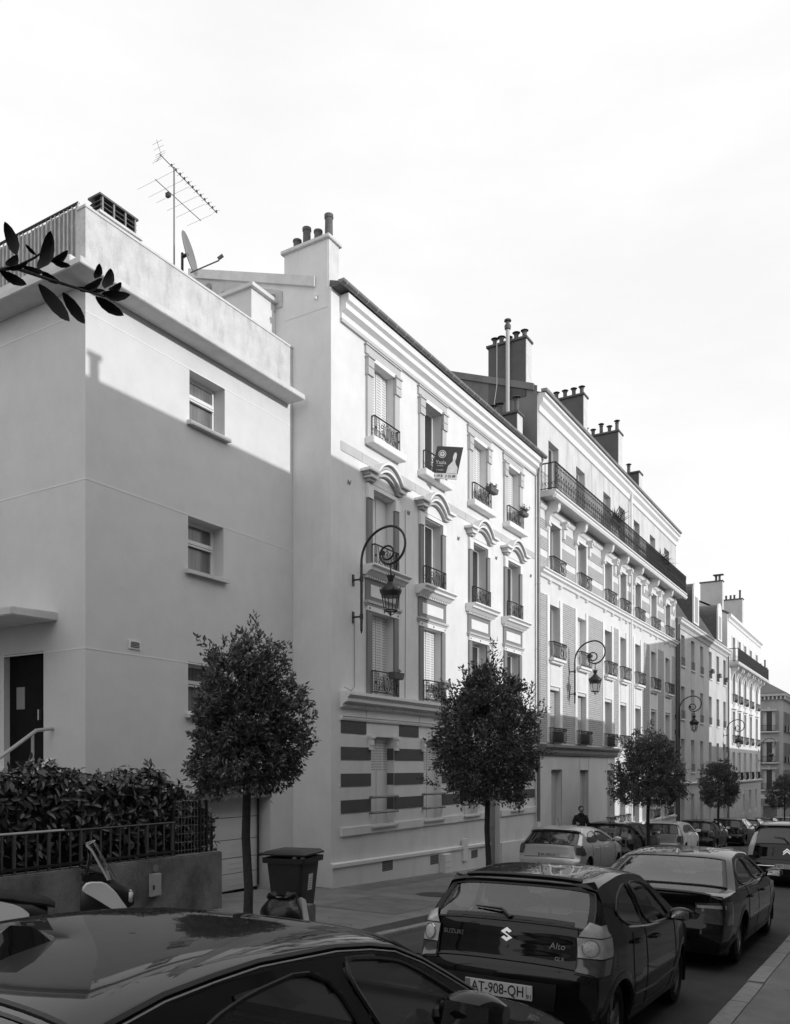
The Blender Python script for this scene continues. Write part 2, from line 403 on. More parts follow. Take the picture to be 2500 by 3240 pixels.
def rail_bars(w, h, dep, n=9):
    b = MB()
    b.tube([(-dep, -.04, h), (.03, -.04, h), (.03, w+.04, h), (-dep, w+.04, h)], .016, 5); b.tube([(0, 0, .05), (0, w, .05)], .012, 4); b.tube([(0, 0, h*.83), (0, w, h*.83)], .009, 4)
    for i in range(n+1):
        y = w*i/n; b.tube([(0, y, 0), (.045, y, h*.25), (.05, y, h*.45), (.02, y, h*.8), (.02, y, h)], .010, 4)
        if i < n: scroll(b, arc(y+w/n/2, h*.91, w/n*.36, 0, 360, 8, h*.06), .006, 3, .02)
    for s in (0, w):
        for q in (.3, .6): b.tube([(-dep*q, s, .05), (-dep*q, s, h)], .009, 4)
        scroll(b, spiral(s+(.05 if s else -.05), h*.9, .05, .015, 0, 1.3), .008, 4, .03)
    return b
def railing(parent, X, y0, w, z, h, dep, style='scroll'):
    fn = rail_scroll if style == 'scroll' else rail_bars
    return link('balconette_railing', shared((style+'_railing', round(w, 2), round(h, 2), dep), lambda: fn(w, h, dep)), 'iron', parent, (X+dep, y0, z))
def flue_pots(parent, spots, r=.07, cowl=False, m='pot'):
    for x, y, z, h in spots:
        b = MB()
        if cowl:
            b.lathe([(r, 0), (r*.95, h*.72), (r*1.15, h*.74), (r*1.15, h*.78)], (x, y, z), 12)
            for k in range(3):
                a = 2.1*k; b.tube([(x+r*.9*math.cos(a), y+r*.9*math.sin(a), z+h*.76), (x+r*.9*math.cos(a), y+r*.9*math.sin(a), z+h*.93)], .008, 4)
            b.lathe([(r*1.75, h*.92), (r*1.3, h*.97), (.01, h)], (x, y, z), 12)
        else: b.lathe([(r*1.05, 0), (r, h*.1), (r*.95, h*.85), (r*1.12, h*.87), (r*1.12, h)], (x, y, z), 12)
        b.build('chimney_pot', m, parent, smooth=True)
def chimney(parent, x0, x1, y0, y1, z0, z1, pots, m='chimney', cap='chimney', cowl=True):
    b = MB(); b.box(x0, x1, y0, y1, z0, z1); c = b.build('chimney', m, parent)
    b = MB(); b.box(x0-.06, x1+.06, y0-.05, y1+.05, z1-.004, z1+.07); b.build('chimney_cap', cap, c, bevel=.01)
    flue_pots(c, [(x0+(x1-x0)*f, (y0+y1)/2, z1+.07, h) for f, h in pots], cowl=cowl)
    # pale plate on the stack's street end: sunlight put into its colour
    b = MB(); b.box(x1, x1+.02, y0+.01, y1-.01, z0, z1-.01); b.build('sunlit_end', 'coping', c)
    return c
def profile_y(parent, name, poly, X, y0, y1, m):   # poly in (projection, z)
    b = MB(); b.prism([(X+p, z) for p, z in poly], 'y', y0, y1); return b.build(name, m, parent)

# ------------------------------------------------------------------ house with the terrace (nearest, left)
H1 = thing('apartment_house', 'plain pale rendered house with roof terrace, wide parapet and garage, nearest on the street', 'house', (-10, 8, zfac(8)))
X1, YA, YB = -10.0, 7.98, 12.755
W1 = [(10.03, 10.87, 5.68, 6.53), (10.0, 10.84, 3.24, 4.11), (10.0, 10.84, .88, 1.72)]
b = MB()
wall(b, FX(X1), YA, YB, -3, 7.0, [o+(.24,) for o in W1]+[(9.55, 12.10, -2.6, -.52, .32)])
wall(b, FY(YA), -18, X1, -3, 7.0, [(-11.9, -10.94, -.12, 1.72, .14)])
b.quad((-18, YA, 7), (X1, YA, 7), (X1, YB, 7), (-18, YB, 7)); b.quad((-18, YA, -3), (-18, YB, -3), (-18, YB, 7), (-18, YA, 7))
b.build('wall', 'stucco1', H1, fix=False)
for z in (6.53, 4.13, 1.70):
    b = MB(); b.prism([(-18, YA-.004), (X1+.004, YA-.004), (X1+.004, YB), (X1-.02, YB), (X1-.02, YA+.02), (-18, YA+.02)], 'z', z-.010, z+.010)
    if z == 6.53 or z == 4.13 or z == 1.70: b.build('joint_strip', 'white', H1)
b = MB(); b.prism([(-18, 7.58), (-9.60, 7.58), (-9.60, 12.63), (-10.0, 12.63), (-10.0, YA), (-18, YA)], 'z', 6.90, 7.00); b.build('roof_slab', 'coping', H1, bevel=.01)
b = MB(); b.prism([(-18, 7.70), (-9.98, 7.70), (-9.98, YA+.02), (-18, YA+.02)], 'z', 7.09, 7.20); b.build('roof_slab_edge', 'coping', H1, bevel=.01)
b = MB(); b.prism([(-18, YA-.02), (-10.02, YA-.02), (-10.02, YA+.06), (-18, YA+.06)], 'z', 7.0, 7.09); b.build('slab_joint', 'trim_d', H1)
b = MB(); b.prism([(X1, YA), (X1, YB+.0), (X1-.16, YB), (X1-.16, YA+.14), (X1-.20, YA+.14), (X1-.20, YA)], 'z', 7.0, 8.02); b.build('parapet', 'parapet', H1)
b = MB(); b.prism([(X1+.015, YA-.015), (X1+.015, YB-.003), (X1-.18, YB-.003), (X1-.18, YA-.015)], 'z', 8.02, 8.055); b.build('parapet_coping', 'coping', H1)
# window fittings
for o in W1:
    y0, y1, z0, z1 = o
    fr = window(H1, X1, y0, y1, z0, z1, .24, 'G', None, 'glass2', mull=False)
    b = MB(); b.box(X1-.235, X1-.205, y0+.05, y1-.05, z0+.50, z0+.56); b.box(X1-.24, X1-.20, y0+.05, y1-.05, z0+.46, z0+.485); b.build('transom', 'white', fr)
    b = MB(); b.hexa([(X1-.01, y0-.06, z0-.075), (X1+.10, y0-.06, z0-.085), (X1+.10, y1+.06, z0-.085), (X1-.01, y1+.06, z0-.075), (X1-.01, y0-.06, z0), (X1+.10, y0-.06, z0-.025), (X1+.10, y1+.06, z0-.025), (X1-.01, y1+.06, z0)]); b.build('sill', 'coping', fr)
# soap bottle glint on the sill of the top window: small white bottle
b = MB(); b.lathe([(.02, 0), (.022, .08), (.008, .1), (.008, .15)], (X1-.17, 10.18, 5.69), 8); tag(b.build('bottle', 'white', smooth=True), 'small white bottle standing on the top window sill of the pale house', 'bottle')
# air vent
b = MB(); b.box(X1-.01, X1+.02, 8.76, 8.985, 1.785, 1.915); v = b.build('air_vent', 'white', H1)
for k in range(4):
    b = MB(); b.box(X1+.020, X1+.026, 8.79, 8.955, 1.808+k*.024, 1.820+k*.024); b.build('vent_slot', 'ink', v)
# entrance on the side wall: canopy, door, steps with handrail
b = MB(); b.hexa([(-13.2, YA-.75, 2.12), (-10.62, YA-.75, 2.12), (-10.62, YA+.01, 2.14), (-13.2, YA+.01, 2.14), (-13.2, YA-.75, 2.26), (-10.62, YA-.75, 2.24), (-10.62, YA+.01, 2.27), (-13.2, YA+.01, 2.30)]); b.build('door_canopy', 'coping', H1, bevel=.015)
b = MB(); b.box(-11.9, -10.94, YA+.10, YA+.14, -.12, 1.72); dr = b.build('door', 'door', H1)
b = MB(); b.box(-11.72, -11.52, YA+.092, YA+.10, .88, 1.22); b.build('door_pane', 'mid', dr)
b = MB(); b.box(-11.15, -11.12, YA+.05, YA+.10, .70, .86); b.build('handle', 'alu', dr)
ST = thing('entrance_steps', 'rendered outside steps with sloping side wall up to the dark entrance door', 'steps', (-11.5, 7.4, -1.95))
for k in range(8):
    b = MB(); z = -.12-.23*k; xx = -10.85-.0*k
    b.box(-12.6, -10.80, YA-.32*(k+1), YA-.32*k-.003, -2.4, z); b.build('step', 'coping', ST, bevel=.01)
b = MB(); b.prism([(YA-.03, -2.4), (YA-.03, .12), (YA-2.6, -1.75), (YA-2.6, -2.4)], 'x', -10.80, -10.66); b.build('side_wall', 'stucco1', ST)
HR = thing('handrail', 'pale metal handrail sloping up beside the entrance door', 'handrail', (-10.72, 6.7, -1.0))
b = MB(); b.tube([(-10.72, YA+.0, .56), (-10.72, YA-.28, .52), (-10.72, YA-2.5, -1.02)], .028, 8); b.build('rail', 'alup', HR, smooth=True)
b = MB(); b.tube([(-10.72, YA-.32, .10), (-10.72, YA-2.5, -1.38)], .022, 8); b.build('lower_rail', 'alup', HR, smooth=True)
for k in (0.34, 1.3, 2.4):
    b = MB(); t = k/2.5; b.tube([(-10.72, YA-k, .52-1.54*(k-.28)/2.22), (-10.72, YA-k, -.28-1.5*k/2.5)], .022, 8); b.build('post', 'alup', HR, smooth=True)
# sectional garage door in its recess
GX = X1-.30
gd = MB().box(GX-.06, GX-.02, 9.56, 12.09, -2.4, -.53).build('garage_door', 'black', H1)
zz = [-.54, -.92, -1.32, -1.62-.03, -1.93, -2.235]
for a, c in zip(zz, zz[1:]):
    b = MB(); b.box(GX-.02, GX+.015, 9.58, 12.06, c+.006, a-.006); p = b.build('panel', 'garage', gd, bevel=.004)
    for q in (0, 1, 2):
        b = MB(); y = 9.72+q*.78; b.box(GX+.015, GX+.020, y, y+.6, c+.09, c+.10); b.box(GX+.015, GX+.020, y, y+.6, a-.10, a-.09); b.build('panel_rib', 'garage', p)
for y, z, h in ((10.92, -1.52, .17), (10.92, -1.98, .08)):
    b = MB(); b.box(GX+.015, GX+.045, y-.03, y+.03, z-h/2, z+h/2); b.tube([(GX+.05, y, z), (GX+.07, y, z), (GX+.07, y+.07, z)], .014, 6); b.build('handle', 'black', gd)
b = MB(); b.box(GX+.0, X1+.012, 9.5, 12.12, -.56, -.46); b.build('garage_lintel', 'lowwall', H1)
b = MB(); b.tube([(GX+.05, 12.04, -2.2), (GX+.05, 12.04, -.6)], .018, 6); b.build('guide_rail', 'iron', H1)
# reed screen on the terrace
SCR = thing('terrace_screen', 'tall weathered wooden slat screen along the roof terrace edge', 'screen', (-13, YA, 7.2))
x = -10.24; k = 0
while x > -16.2:
    wd = random.uniform(.085, .115); z1_ = 8.14+random.uniform(-.015, .01)
    b = MB(); b.box(x-wd+.006, x-.004, YA+.05+random.uniform(0, .012), YA+.068, 7.2, z1_); b.build('slat', 'wood', SCR)
    if k % 1 == 0:
        b = MB(); b.box(x-.012, x+.006, YA+.028, YA+.05, 7.2, z1_+.01); b.build('batten', 'reedpost', SCR)
    x -= wd; k += 1
b = MB(); b.tube([(-10.2, YA+.04, 8.17), (-16.2, YA+.04, 8.17)], .022, 6); b.build('top_rail', 'iron', SCR)
b = MB(); b.tube([(-10.21, YA+.04, 7.2), (-10.21, YA+.04, 8.19)], .016, 6); b.build('end_post', 'reedpost', SCR)
# louvred vent stack on the roof
VS = thing('vent_stack', 'low louvred chimney stack on the terrace roof with dark slats', 'vent', (-10.8, 9.2, 7.0))
b = MB(); b.box(-10.92, -10.70, 8.82, 9.52, 7.0, 8.62); b.build('shaft', 'coping', VS)
b = MB(); b.box(-10.97, -10.64, 8.76, 9.62, 8.62, 8.66); b.build('shoulder', 'coping', VS)
b = MB(); b.box(-10.88, -10.74, 8.86, 9.48, 8.66, 8.92); b.build('core', 'ink', VS)
for k in range(3):
    b = MB(); z = 8.70+k*.075; b.hexa([(-10.93, 8.80, z-.02), (-10.68, 8.80, z-.02), (-10.68, 9.53, z-.02), (-10.93, 9.53, z-.02), (-10.91, 8.82, z+.015), (-10.70, 8.82, z+.015), (-10.70, 9.51, z+.015), (-10.91, 9.51, z+.015)]); b.build('slat', 'zincd', VS)
for y in (8.83, 9.05, 9.28, 9.48):
    b = MB(); b.box(-10.72, -10.672, y, y+.03, 8.66, 8.91); b.build('upright', 'zinc', VS)
b = MB(); b.box(-10.95, -10.66, 8.78, 9.55, 8.91, 8.94); b.build('cap', 'zincd', VS)
# roof access box with coping
b = MB(); b.box(-12.2, -10.42, 12.05, YB, 7.0, 8.98); rb = b.build('roof_access', 'stucco1', H1)
b = MB(); b.box(-12.25, -10.34, 11.99, YB, 8.98, 9.05); b.build('access_coping', 'coping', rb)
# ------------------------------------------------------------------ aerial and dish
AN = thing('television_aerial', 'tall mast with two yagi aerials standing on the terrace house roof', 'aerial', (-11, 10.66, 7.0))
b = MB(); b.tube([(-11, 10.66, 7.0), (-11, 10.66, 10.60)], .015, 6); b.build('mast', 'zinc', AN)
b = MB(); b.tube([(-11, 10.32, 10.62), (-11, 11.75, 10.40)], .008, 5); bo = b.build('boom', 'zincd', AN)
b = MB()
for i in range(12):
    t = (i+1)/12; y = lerp(10.5, 11.73, t); z = 10.62-(y-10.32)*.154
    b.tube([(-11.08, y, z+.02), (-10.92, y, z+.02)], .0035, 4); b.box(-11.012, -10.988, y-.012, y+.012, z, z+.04)
tag(b.build('director', 'zincd', bo), kind='stuff')
b = MB()
for s in (-1, 1):
    for q in range(3):
        b.tube([(-11.12, 10.34-q*.035, 10.63+s*(.02+q*.07)), (-10.88, 10.34-q*.035, 10.63+s*(.02+q*.07))], .003, 4)
    b.tube([(-11.0, 10.36, 10.63), (-11.0, 10.25, 10.63+s*.19)], .005, 4)
b.build('reflector', 'zinc', bo)
b = MB(); b.tube([(-11, 10.22, 10.12), (-11, 11.32, 10.02)], .007, 5); b2 = b.build('boom', 'zincd', AN)
b = MB()
for y, l in ((10.24, .46), (10.46, .42), (10.62, .40), (10.85, .37), (11.05, .35), (11.30, .32)):
    b.tube([(-11-l, y, 10.12-(y-10.22)*.09), (-11+l, y, 10.12-(y-10.22)*.09)], .003, 4)
tag(b.build('director', 'zinc', b2), kind='stuff')
b = MB(); b.box(-11.04, -10.96, 10.49, 10.55, 9.99, 10.06); b.build('junction_box', 'iron', AN)
DS = thing('satellite_dish', 'round satellite dish seen edge on, on the terrace house roof', 'satellite dish', (-10.62, 10.7, 7.0))
nrm = Vector((.88, .42, .20)).normalized(); cen = Vector((-10.6, 10.66, 8.95)); q = nrm.to_track_quat('Z', 'Y').to_matrix()
b = MB()
rows = [[cen+q @ Vector((r*math.cos(2*math.pi*k/28), r*math.sin(2*math.pi*k/28), .35*r*r-.05)) for k in range(28)] for r in (.001, .08, .16, .24, .30, .35)]
b.grid(rows, True); rows2 = [[p-nrm*.012 for p in r] for r in rows]; b.grid(rows2, True); b.grid([rows[-1], rows2[-1]], True); b.build('reflector', 'zinc', DS, smooth=True, fix=False)
b = MB(); b.tube([(-10.72, 10.58, 7.0), (-10.72, 10.58, 8.95)], .024, 6); b.tube([(-10.72, 10.58, 8.88), tuple(cen-nrm*.05)], .03, 6); b.build('mount', 'iron', DS)
tip = cen+nrm*.52+Vector((0, 0, -.26)); b = MB(); b.tube([tuple(cen+Vector((0, 0, -.34))), tuple(tip)], .012, 5); b.build('arm', 'zincd', DS)
b = MB(); b.tube([tuple(tip-nrm*.02+Vector((0, 0, .03))), tuple(tip+nrm*.07+Vector((0, 0, .07)))], .030, 8); b.build('receiver', 'zincd', DS)

# ------------------------------------------------------------------ white house with arched hoods
H2 = thing('town_house', 'white four storey house with arched window hoods and dark striped ground floor', 'house', (-9.1, 17.9, zfac(17.9)))
X2, YC, YD = -9.1, 12.76, 23.10
CY = [14.14, 16.26, 18.72, 20.86]; CW = .85
OP3 = [(y, y+CW, 6.55, 8.12) for y in CY]; OP2 = [(y, y+CW, 4.0, 5.54) for y in CY]; OP1 = [(y, y+CW, 1.46, 3.10) for y in CY]
GY = [(14.14, 15.03), (16.30, 17.15), (18.28, 19.08), (21.12, 21.92)]
OPG = [(a, c, -1.18, .60) for a, c in GY]; DOOR2 = (19.72, 20.46, -2.9, -.1)
b = MB()
wall(b, FX(X2), YC, YD, -4, 8.95, [o+(.2,) for o in OP3+OP2+OP1+OPG+[DOOR2]])
b.add([(-17, YC, -4), (X2, YC, -4), (X2, YC, 8.95), (-12.6, YC, 10.22), (-17, YC, 9.0)], [(0, 1, 2, 3, 4)])
b.add([(-17, YD, -4), (X2, YD, -4), (X2, YD, 8.95), (-12.6, YD, 10.22), (-17, YD, 9.0)], [(0, 4, 3, 2, 1)])
b.build('wall', 'stucco2', H2, fix=False)
b = MB(); b.prism([(X2+.22, 8.97), (X2+.20, 9.02), (-12.6, 10.30), (-17, 9.05), (-17, 9.0), (-12.6, 10.24), (X2, 8.95)], 'y', YC+.03, YD); b.build('roof', 'zincd', H2)
b = MB(); b.hexa([(-12.7, YC-.06, 10.19), (-9.45, YC-.06, 9.04), (-9.45, YC+.03, 9.04), (-12.7, YC+.03, 10.19), (-12.7, YC-.06, 10.37), (-9.45, YC-.06, 9.23), (-9.45, YC+.03, 9.23), (-12.7, YC+.03, 10.37)]); b.build('verge', 'coping', H2)
# eaves cornice, gutter
profile_y(H2, 'eaves_cornice', [(0, 8.50), (.04, 8.50), (.05, 8.60), (.14, 8.66), (.14, 8.76), (.20, 8.80), (.20, 8.93), (0, 8.93)], X2, 13.05, 22.95, 'white')
profile_y(H2, 'cornice_fascia', [(0, 8.42), (.05, 8.43), (.05, 8.50), (0, 8.50)], X2, 13.05, 22.95, 'trim')
b = MB(); n = 9
gp = [(X2+.25+.062*math.cos(R(180+180*i/n)), 9.01+.062*math.sin(R(180+180*i/n))) for i in range(n+1)]
b.grid([[(p[0], y, p[1]) for p in gp] for y in (12.72, YD+.05)]); b.grid([[(p[0]-.0, y, p[1]+.012) for p in gp[::-1]] for y in (12.72, YD+.05)]); b.add([(p[0], 12.72, p[1]) for p in gp], [tuple(range(n+1))]); b.build('gutter', 'zinc', H2, smooth=60, fix=False)
y = 12.85
while y < YD:
    b = MB(); b.grid([[(X2+.25+.066*math.cos(R(180+180*i/n)), yy, 9.01+.066*math.sin(R(180+180*i/n))) for i in range(n+1)] for yy in (y, y+.018)])
    b.box(X2+.10, X2+.2, y, y+.018, 9.0, 9.03); b.build('gutter_bracket', 'alup', H2, fix=False); y += .36
# stack with pots over the gable
c2 = chimney(H2, -10.2, -9.17, YC-.006, YC+.34, 8.6, 9.88, [], m='stucco2', cap='coping')
flue_pots(c2, [(-10.02, YC+.17, 9.94, .26), (-9.79, YC+.17, 9.94, .42), (-9.52, YC+.17, 9.94, .28), (-9.27, YC+.17, 9.94, .50)], r=.078)
# rubble stone exposed at the top of the gable
random.seed(5)
b = MB(); b.hexa([(-12.5, YC-.02, 8.9), (-10.25, YC-.02, 8.9), (-10.25, YC+.01, 8.9), (-12.5, YC+.01, 8.9), (-12.5, YC-.02, 10.12), (-10.25, YC-.02, 9.20), (-10.25, YC+.01, 9.20), (-12.5, YC+.01, 10.12)]); sg = b.build('stone_gable', 'mortar', H2)
xx = -12.5; 
for r_ in range(5):
    x = -12.45+.1*(r_ % 2)
    while x < -10.32:
        wd = random.uniform(.15, .30); z0 = 8.72+r_*.24+random.uniform(-.03, .03); z1 = z0+random.uniform(.17, .21)
        lim = 10.10-(x+wd+12.5)*.41
        if z1 < lim and z0 > 8.6 and x+wd < -10.27:
            pts = [(x+.02, z0+.02), (x+wd*.5, z0-.01), (x+wd-.03, z0+.02), (x+wd-.015, z0+.10), (x+wd-.05, z1-.01), (x+wd*.45, z1+.01), (x+.03, z1-.02), (x+.005, z0+.09)]
            m = MB(); m.prism(pts, 'y', YC-.045-random.uniform(0, .01), YC-.018); m.build('stone', 'stone', sg)
        x += wd
# small insulator lamp on the gable
b = MB(); b.lathe([(.01, 0), (.03, .02), (.03, .09), (.01, .11)], (-9.42, YC-.05, 8.78), 8); b.tube([(-9.42, YC, 8.86), (-9.42, YC-.05, 8.86)], .01, 5); b.build('wall_spotlight', 'white', H2)
# band course and hoods
b = MB()
for a, c in ((13.07, 13.80), (13.80, 15.92), (15.92, 18.38), (18.38, 20.52), (20.52, 22.9)): b.box(X2-.01, X2+.012, a+.004, c-.004, 6.01, 6.19)
b.build('belt_course', 'trim', H2)
def hood_path(c, z, wd, up, off=0):
    P = [(-wd-off, z), (-.48-off, z)]
    for i in range(1, 16):
        t = -1+2*i/16; P.append((t*(.48+off), z+(up+off*.6)*(math.cos(t*math.pi/2)**.75)))
    P += [(.48+off, z), (wd+off, z)]
    return [(c+p[0], p[1]) for p in P]
def ribbon(b, path, th, x0, x1):
    up = [(p[0], p[1]+th) for p in path]
    for i in range(len(path)-1):
        a, c, d, e = path[i], path[i+1], up[i+1], up[i]
        b.add([(x0, *a), (x1, *a), (x1, *c), (x0, *c), (x0, *e), (x1, *e), (x1, *d), (x0, *d)], [(0, 3, 2, 1), (4, 5, 6, 7), (0, 1, 5, 4), (1, 2, 6, 5), (2, 3, 7, 6), (3, 0, 4, 7)])
def surround(w_, y0, y1, z0, z1, wd, m, pr=.05):
    for a, c in ((y0-wd, y0-.004), (y1+.004, y1+wd)):
        b = MB(); b.box(X2-.01, X2+pr, a, c, z0, z1); b.build('pilaster', m, w_, bevel=.006)
KD = {3: 'SGSS', 2: 'PGGG', 1: 'SSGG', 0: 'BBBB'}
for i, (y0, y1, z0, z1) in enumerate(OP3):
    w_ = window(H2, X2, y0, y1, z0, z1, .2, KD[3][i], None, 'glass')
    surround(w_, y0, y1, z0-.02, 7.80, .20, 'trim')
    for a, c in ((y0-.215, y0-.004), (y1+.004, y1+.215)):
        b = MB(); b.box(X2, X2+.085, a, c, 7.78, 7.92); b.box(X2, X2+.085, a, c, 7.95, 8.12); b.box(X2, X2+.11, a-.015, c+.015, 8.12, 8.16); b.box(X2, X2+.07, a, c, 7.92, 7.95); b.build('capital', 'trim', w_)
    b = MB(); b.box(X2-.005, X2+.05, y0-.004, y1+.004, 8.12, 8.20); b.build('lintel', 'white', w_)
    b = MB(); b.box(X2-.005, X2+.045, y0-.24, y1+.24, 8.20, 8.36); b.box(X2-.005, X2+.07, y0-.26, y1+.26, 8.36, 8.39); b.build('header', 'trim', w_)
    b = MB(); b.box(X2-.01, X2+.21, y0-.22, y1+.22, 6.40, 6.545); b.build('sill', 'white', w_, bevel=.01)
    railing(w_, X2, y0-.06, CW+.12, 6.545, .45, .13)
for i, (y0, y1, z0, z1) in enumerate(OP2):
    w_ = window(H2, X2, y0, y1, z0, z1, .2, KD[2][i], None, 'glass'); c = (y0+y1)/2
    surround(w_, y0, y1, 4.0, 5.34, .18, 'trim_d', .05)
    for a, e in ((y0-.19, y0-.002), (y1+.002, y1+.19)):
        b = MB(); b.box(X2-.004, X2+.07, a, e, 5.345, 5.56); b.build('capital', 'white', w_)
    b = MB(); b.box(X2-.004, X2+.055, y0-.19, y1+.19, 5.56, 5.64); b.build('lintel', 'white', w_)
    hd = MB(); ribbon(hd, hood_path(c, 5.82, .80, .30), .055, X2, X2+.23); hd = hd.build('hood', 'white', w_)
    for th, z, x1, wd, up, m in ((.05, 5.77, .17, .76, .29, 'trim'), (.05, 5.72, .18, .72, .275, 'white'), (.05, 5.665, .12, .66, .25, 'trim')):
        b = MB(); ribbon(b, hood_path(c, z, wd, up, -.03), th, X2, X2+x1); b.build('hood_moulding', m, hd)
    b = MB(); b.prism([(p[0], p[1]) for p in hood_path(c, 5.66, .47, .24, -.05)[1:-1]], 'x', X2, X2+.045); b.build('tympanum', 'white', hd)
    # cornice sill with dentils over an inset panel
    sl_ = MB(); sl_.prism([(X2, 3.80), (X2+.10, 3.80), (X2+.16, 3.86), (X2+.22, 3.88), (X2+.22, 3.93), (X2+.29, 3.96), (X2+.29, 3.995), (X2, 3.995)], 'y', y0-.32, y1+.32); sl_ = sl_.build('sill', 'white', w_)
    b = MB(); q = y0-.26
    while q < y1+.24: b.box(X2, X2+.085, q, q+.045, 3.745, 3.80); q += .085
    tag(b.build('dentils', 'white', sl_), kind='stuff')
    b = MB(); b.box(X2, X2+.03, y0-.22, y1+.22, 3.30, 3.74); p = b.build('apron', 'trim_d', w_)
    b = MB(); b.box(X2+.03, X2+.040, y0-.06, y1+.06, 3.40, 3.64); b.build('apron_panel', 'white', p)
    b = MB(); b.box(X2, X2+.09, y0-.25, y1+.25, 3.25, 3.30); b.box(X2, X2+.06, y0-.23, y1+.23, 3.21, 3.25); b.build('ledge', 'trim', p)
    railing(w_, X2, y0-.04, CW+.08, 4.0, .44, .12)
for i, (y0, y1, z0, z1) in enumerate(OP1):
    w_ = window(H2, X2, y0, y1, z0, z1, .2, KD[1][i], None, 'glass')
    surround(w_, y0, y1, 1.44, 3.09, .18, 'trim_d', .04)
    b = MB(); b.box(X2, X2+.05, y0-.19, y1+.19, 3.105, 3.205); li = b.build('lintel', 'white', w_)
    for q in (y0-.12, (y0+y1)/2, y1+.12):
        b = MB(); b.lathe([(.022, 0), (.02, .012), (.0, .02)], (X2+.05, q, 3.155), 8, axis='x'); b.build('bolt', 'trim_d', li)
    railing(w_, X2, y0-.04, CW+.08, 1.45, .46, .12)
for i, (y0, y1, z0, z1) in enumerate(OPG):
    w_ = window(H2, X2, y0, y1, z0, z1, .2, 'B', None, 'glass')
    b = MB(); b.hexa([(X2-.2, y0, z0-.02), (X2+.09, y0-.05, z0-.06), (X2+.09, y1+.05, z0-.06), (X2-.2, y1, z0-.02), (X2-.2, y0, z0+.012), (X2+.09, y0-.05, z0-.025), (X2+.09, y1+.05, z0-.025), (X2-.2, y1, z0+.012)]); b.build('sill', 'trim', w_)
    for z in (-.62, -.93):
        b = MB(); b.tube([(X2, y0-.05, z), (X2+.07, y0-.05, z), (X2+.07, y1+.05, z), (X2, y1+.05, z)], .026, 8); b.build('security_bar', 'zinc', w_, smooth=True)
    for y in (y0, y1):
        s = -1 if y == y0 else 1; cb = MB(); yy = (y-.10, y) if s < 0 else (y, y+.10)
        cb.box(X2, X2+.10, yy[0]-.02, yy[1]+.02, .56, .62); cb.box(X2, X2+.075, *yy, .42, .56); cb.box(X2, X2+.05, *yy, .36, .42); cb.box(X2, X2+.07, yy[0]-.01, yy[1]+.01, .33, .36); cb.build('corbel', 'white', w_)
# dark brick bands of the ground floor (they turn into the reveals)
rows = [(.64, .87, [(13.08, 13.95), (15.24, 16.06), (17.40, 18.10), (19.30, 20.95), (22.1, 22.9)])]
seg = [(13.08, 14.12), (15.04, 16.28), (17.17, 18.26), (19.10, 19.70), (20.48, 21.10), (21.94, 22.9)]
rows += [(z, z+.245, seg) for z in (.13, -.385, -.895)]
for z0, z1, sg_ in rows:
    for a, c in sg_:
        b = MB(); b.box(X2-.005, X2+.014, a, c, z0, z1); b.build('brick_band', 'band', H2)
        if z0 < .5 and a in [g[1]+.01 for g in GY] or (z0 < .5 and any(abs(a-g[1]) < .03 for g in GY)):
            b = MB(); b.box(X2-.195, X2-.005, a-.018, a-.008, z0, z1); b.build('brick_band', 'band', H2)
# ground floor cornice, frieze, string
profile_y(H2, 'ground_cornice', [(0, 1.12), (.06, 1.13), (.08, 1.20), (.17, 1.24), (.17, 1.30), (.24, 1.36), (.24, 1.42), (0, 1.43)], X2, 13.05, 22.92, 'white')
b = MB(); q = 13.08
while q < 22.9: b.box(X2, X2+.095, q, q+.035, 1.14, 1.195); q += .065
tag(b.build('dentils', 'trim', H2), kind='stuff')
profile_y(H2, 'string_course', [(0, .885), (.035, .885), (.05, .92), (.05, .945), (0, .965)], X2, 13.05, 22.92, 'white')
b = MB()
for q in (13.96, 16.1, 18.5, 20.9): b.box(X2-.002, X2+.003, q, q+.012, .97, 1.12)
b.build('joint', 'trim_d', H2)
b = MB(); b.box(X2-.01, X2+.045, 13.07, 19.70, -1.33, -1.17); b.box(X2-.01, X2+.045, 20.48, 22.95, -1.33, -1.17); b.build('sill_belt', 'stucco2', H2)
b = MB(); b.hexa([(X2-.01, YC-.02, -4), (X2+.05, YC-.02, -4), (X2+.05, 19.70, -4), (X2-.01, 19.70, -4), (X2-.01, YC-.02, -1.89), (X2+.05, YC-.02, -1.89), (X2+.05, 19.70, -2.02), (X2-.01, 19.70, -2.02)])
b.hexa([(X2-.01, 20.48, -4), (X2+.05, 20.48, -4), (X2+.05, 22.98, -4), (X2-.01, 22.98, -4), (X2-.01, 20.48, -2.03), (X2+.05, 20.48, -2.03), (X2+.05, 22.98, -2.08), (X2-.01, 22.98, -2.08)]); b.build('plinth', 'stucco2', H2)
b = MB(); b.hexa([(X2-.01, YC-.03, -1.885), (X2+.085, YC-.03, -1.895), (X2+.085, 19.70, -2.025), (X2-.01, 19.70, -2.015), (X2-.01, YC-.03, -1.81), (X2+.085, YC-.03, -1.83), (X2+.085, 19.70, -1.96), (X2-.01, 19.70, -1.945)]); b.build('plinth_moulding', 'white', H2)
for y, z, wd, h in ((14.48, -2.15, .42, .22), (16.52, -2.22, .40, .21), (18.62, -2.27, .36, .20)):
    b = MB(); b.box(X2+.045, X2+.053, y, y+wd, z, z+h); vt = b.build('cellar_vent', 'trim_d', H2)
    b = MB()
    for k in range(6): b.box(X2+.053, X2+.056, y+.02, y+wd-.02, z+.02+k*.033, z+.03+k*.033)
    b.build('vent_slot', 'ink', vt)
b = MB(); b.box(X2+.05, X2+.20, 16.98, 17.30, -2.50, -2.02); mb = b.build('meter_cabinet', 'stucco2', H2, bevel=.006)
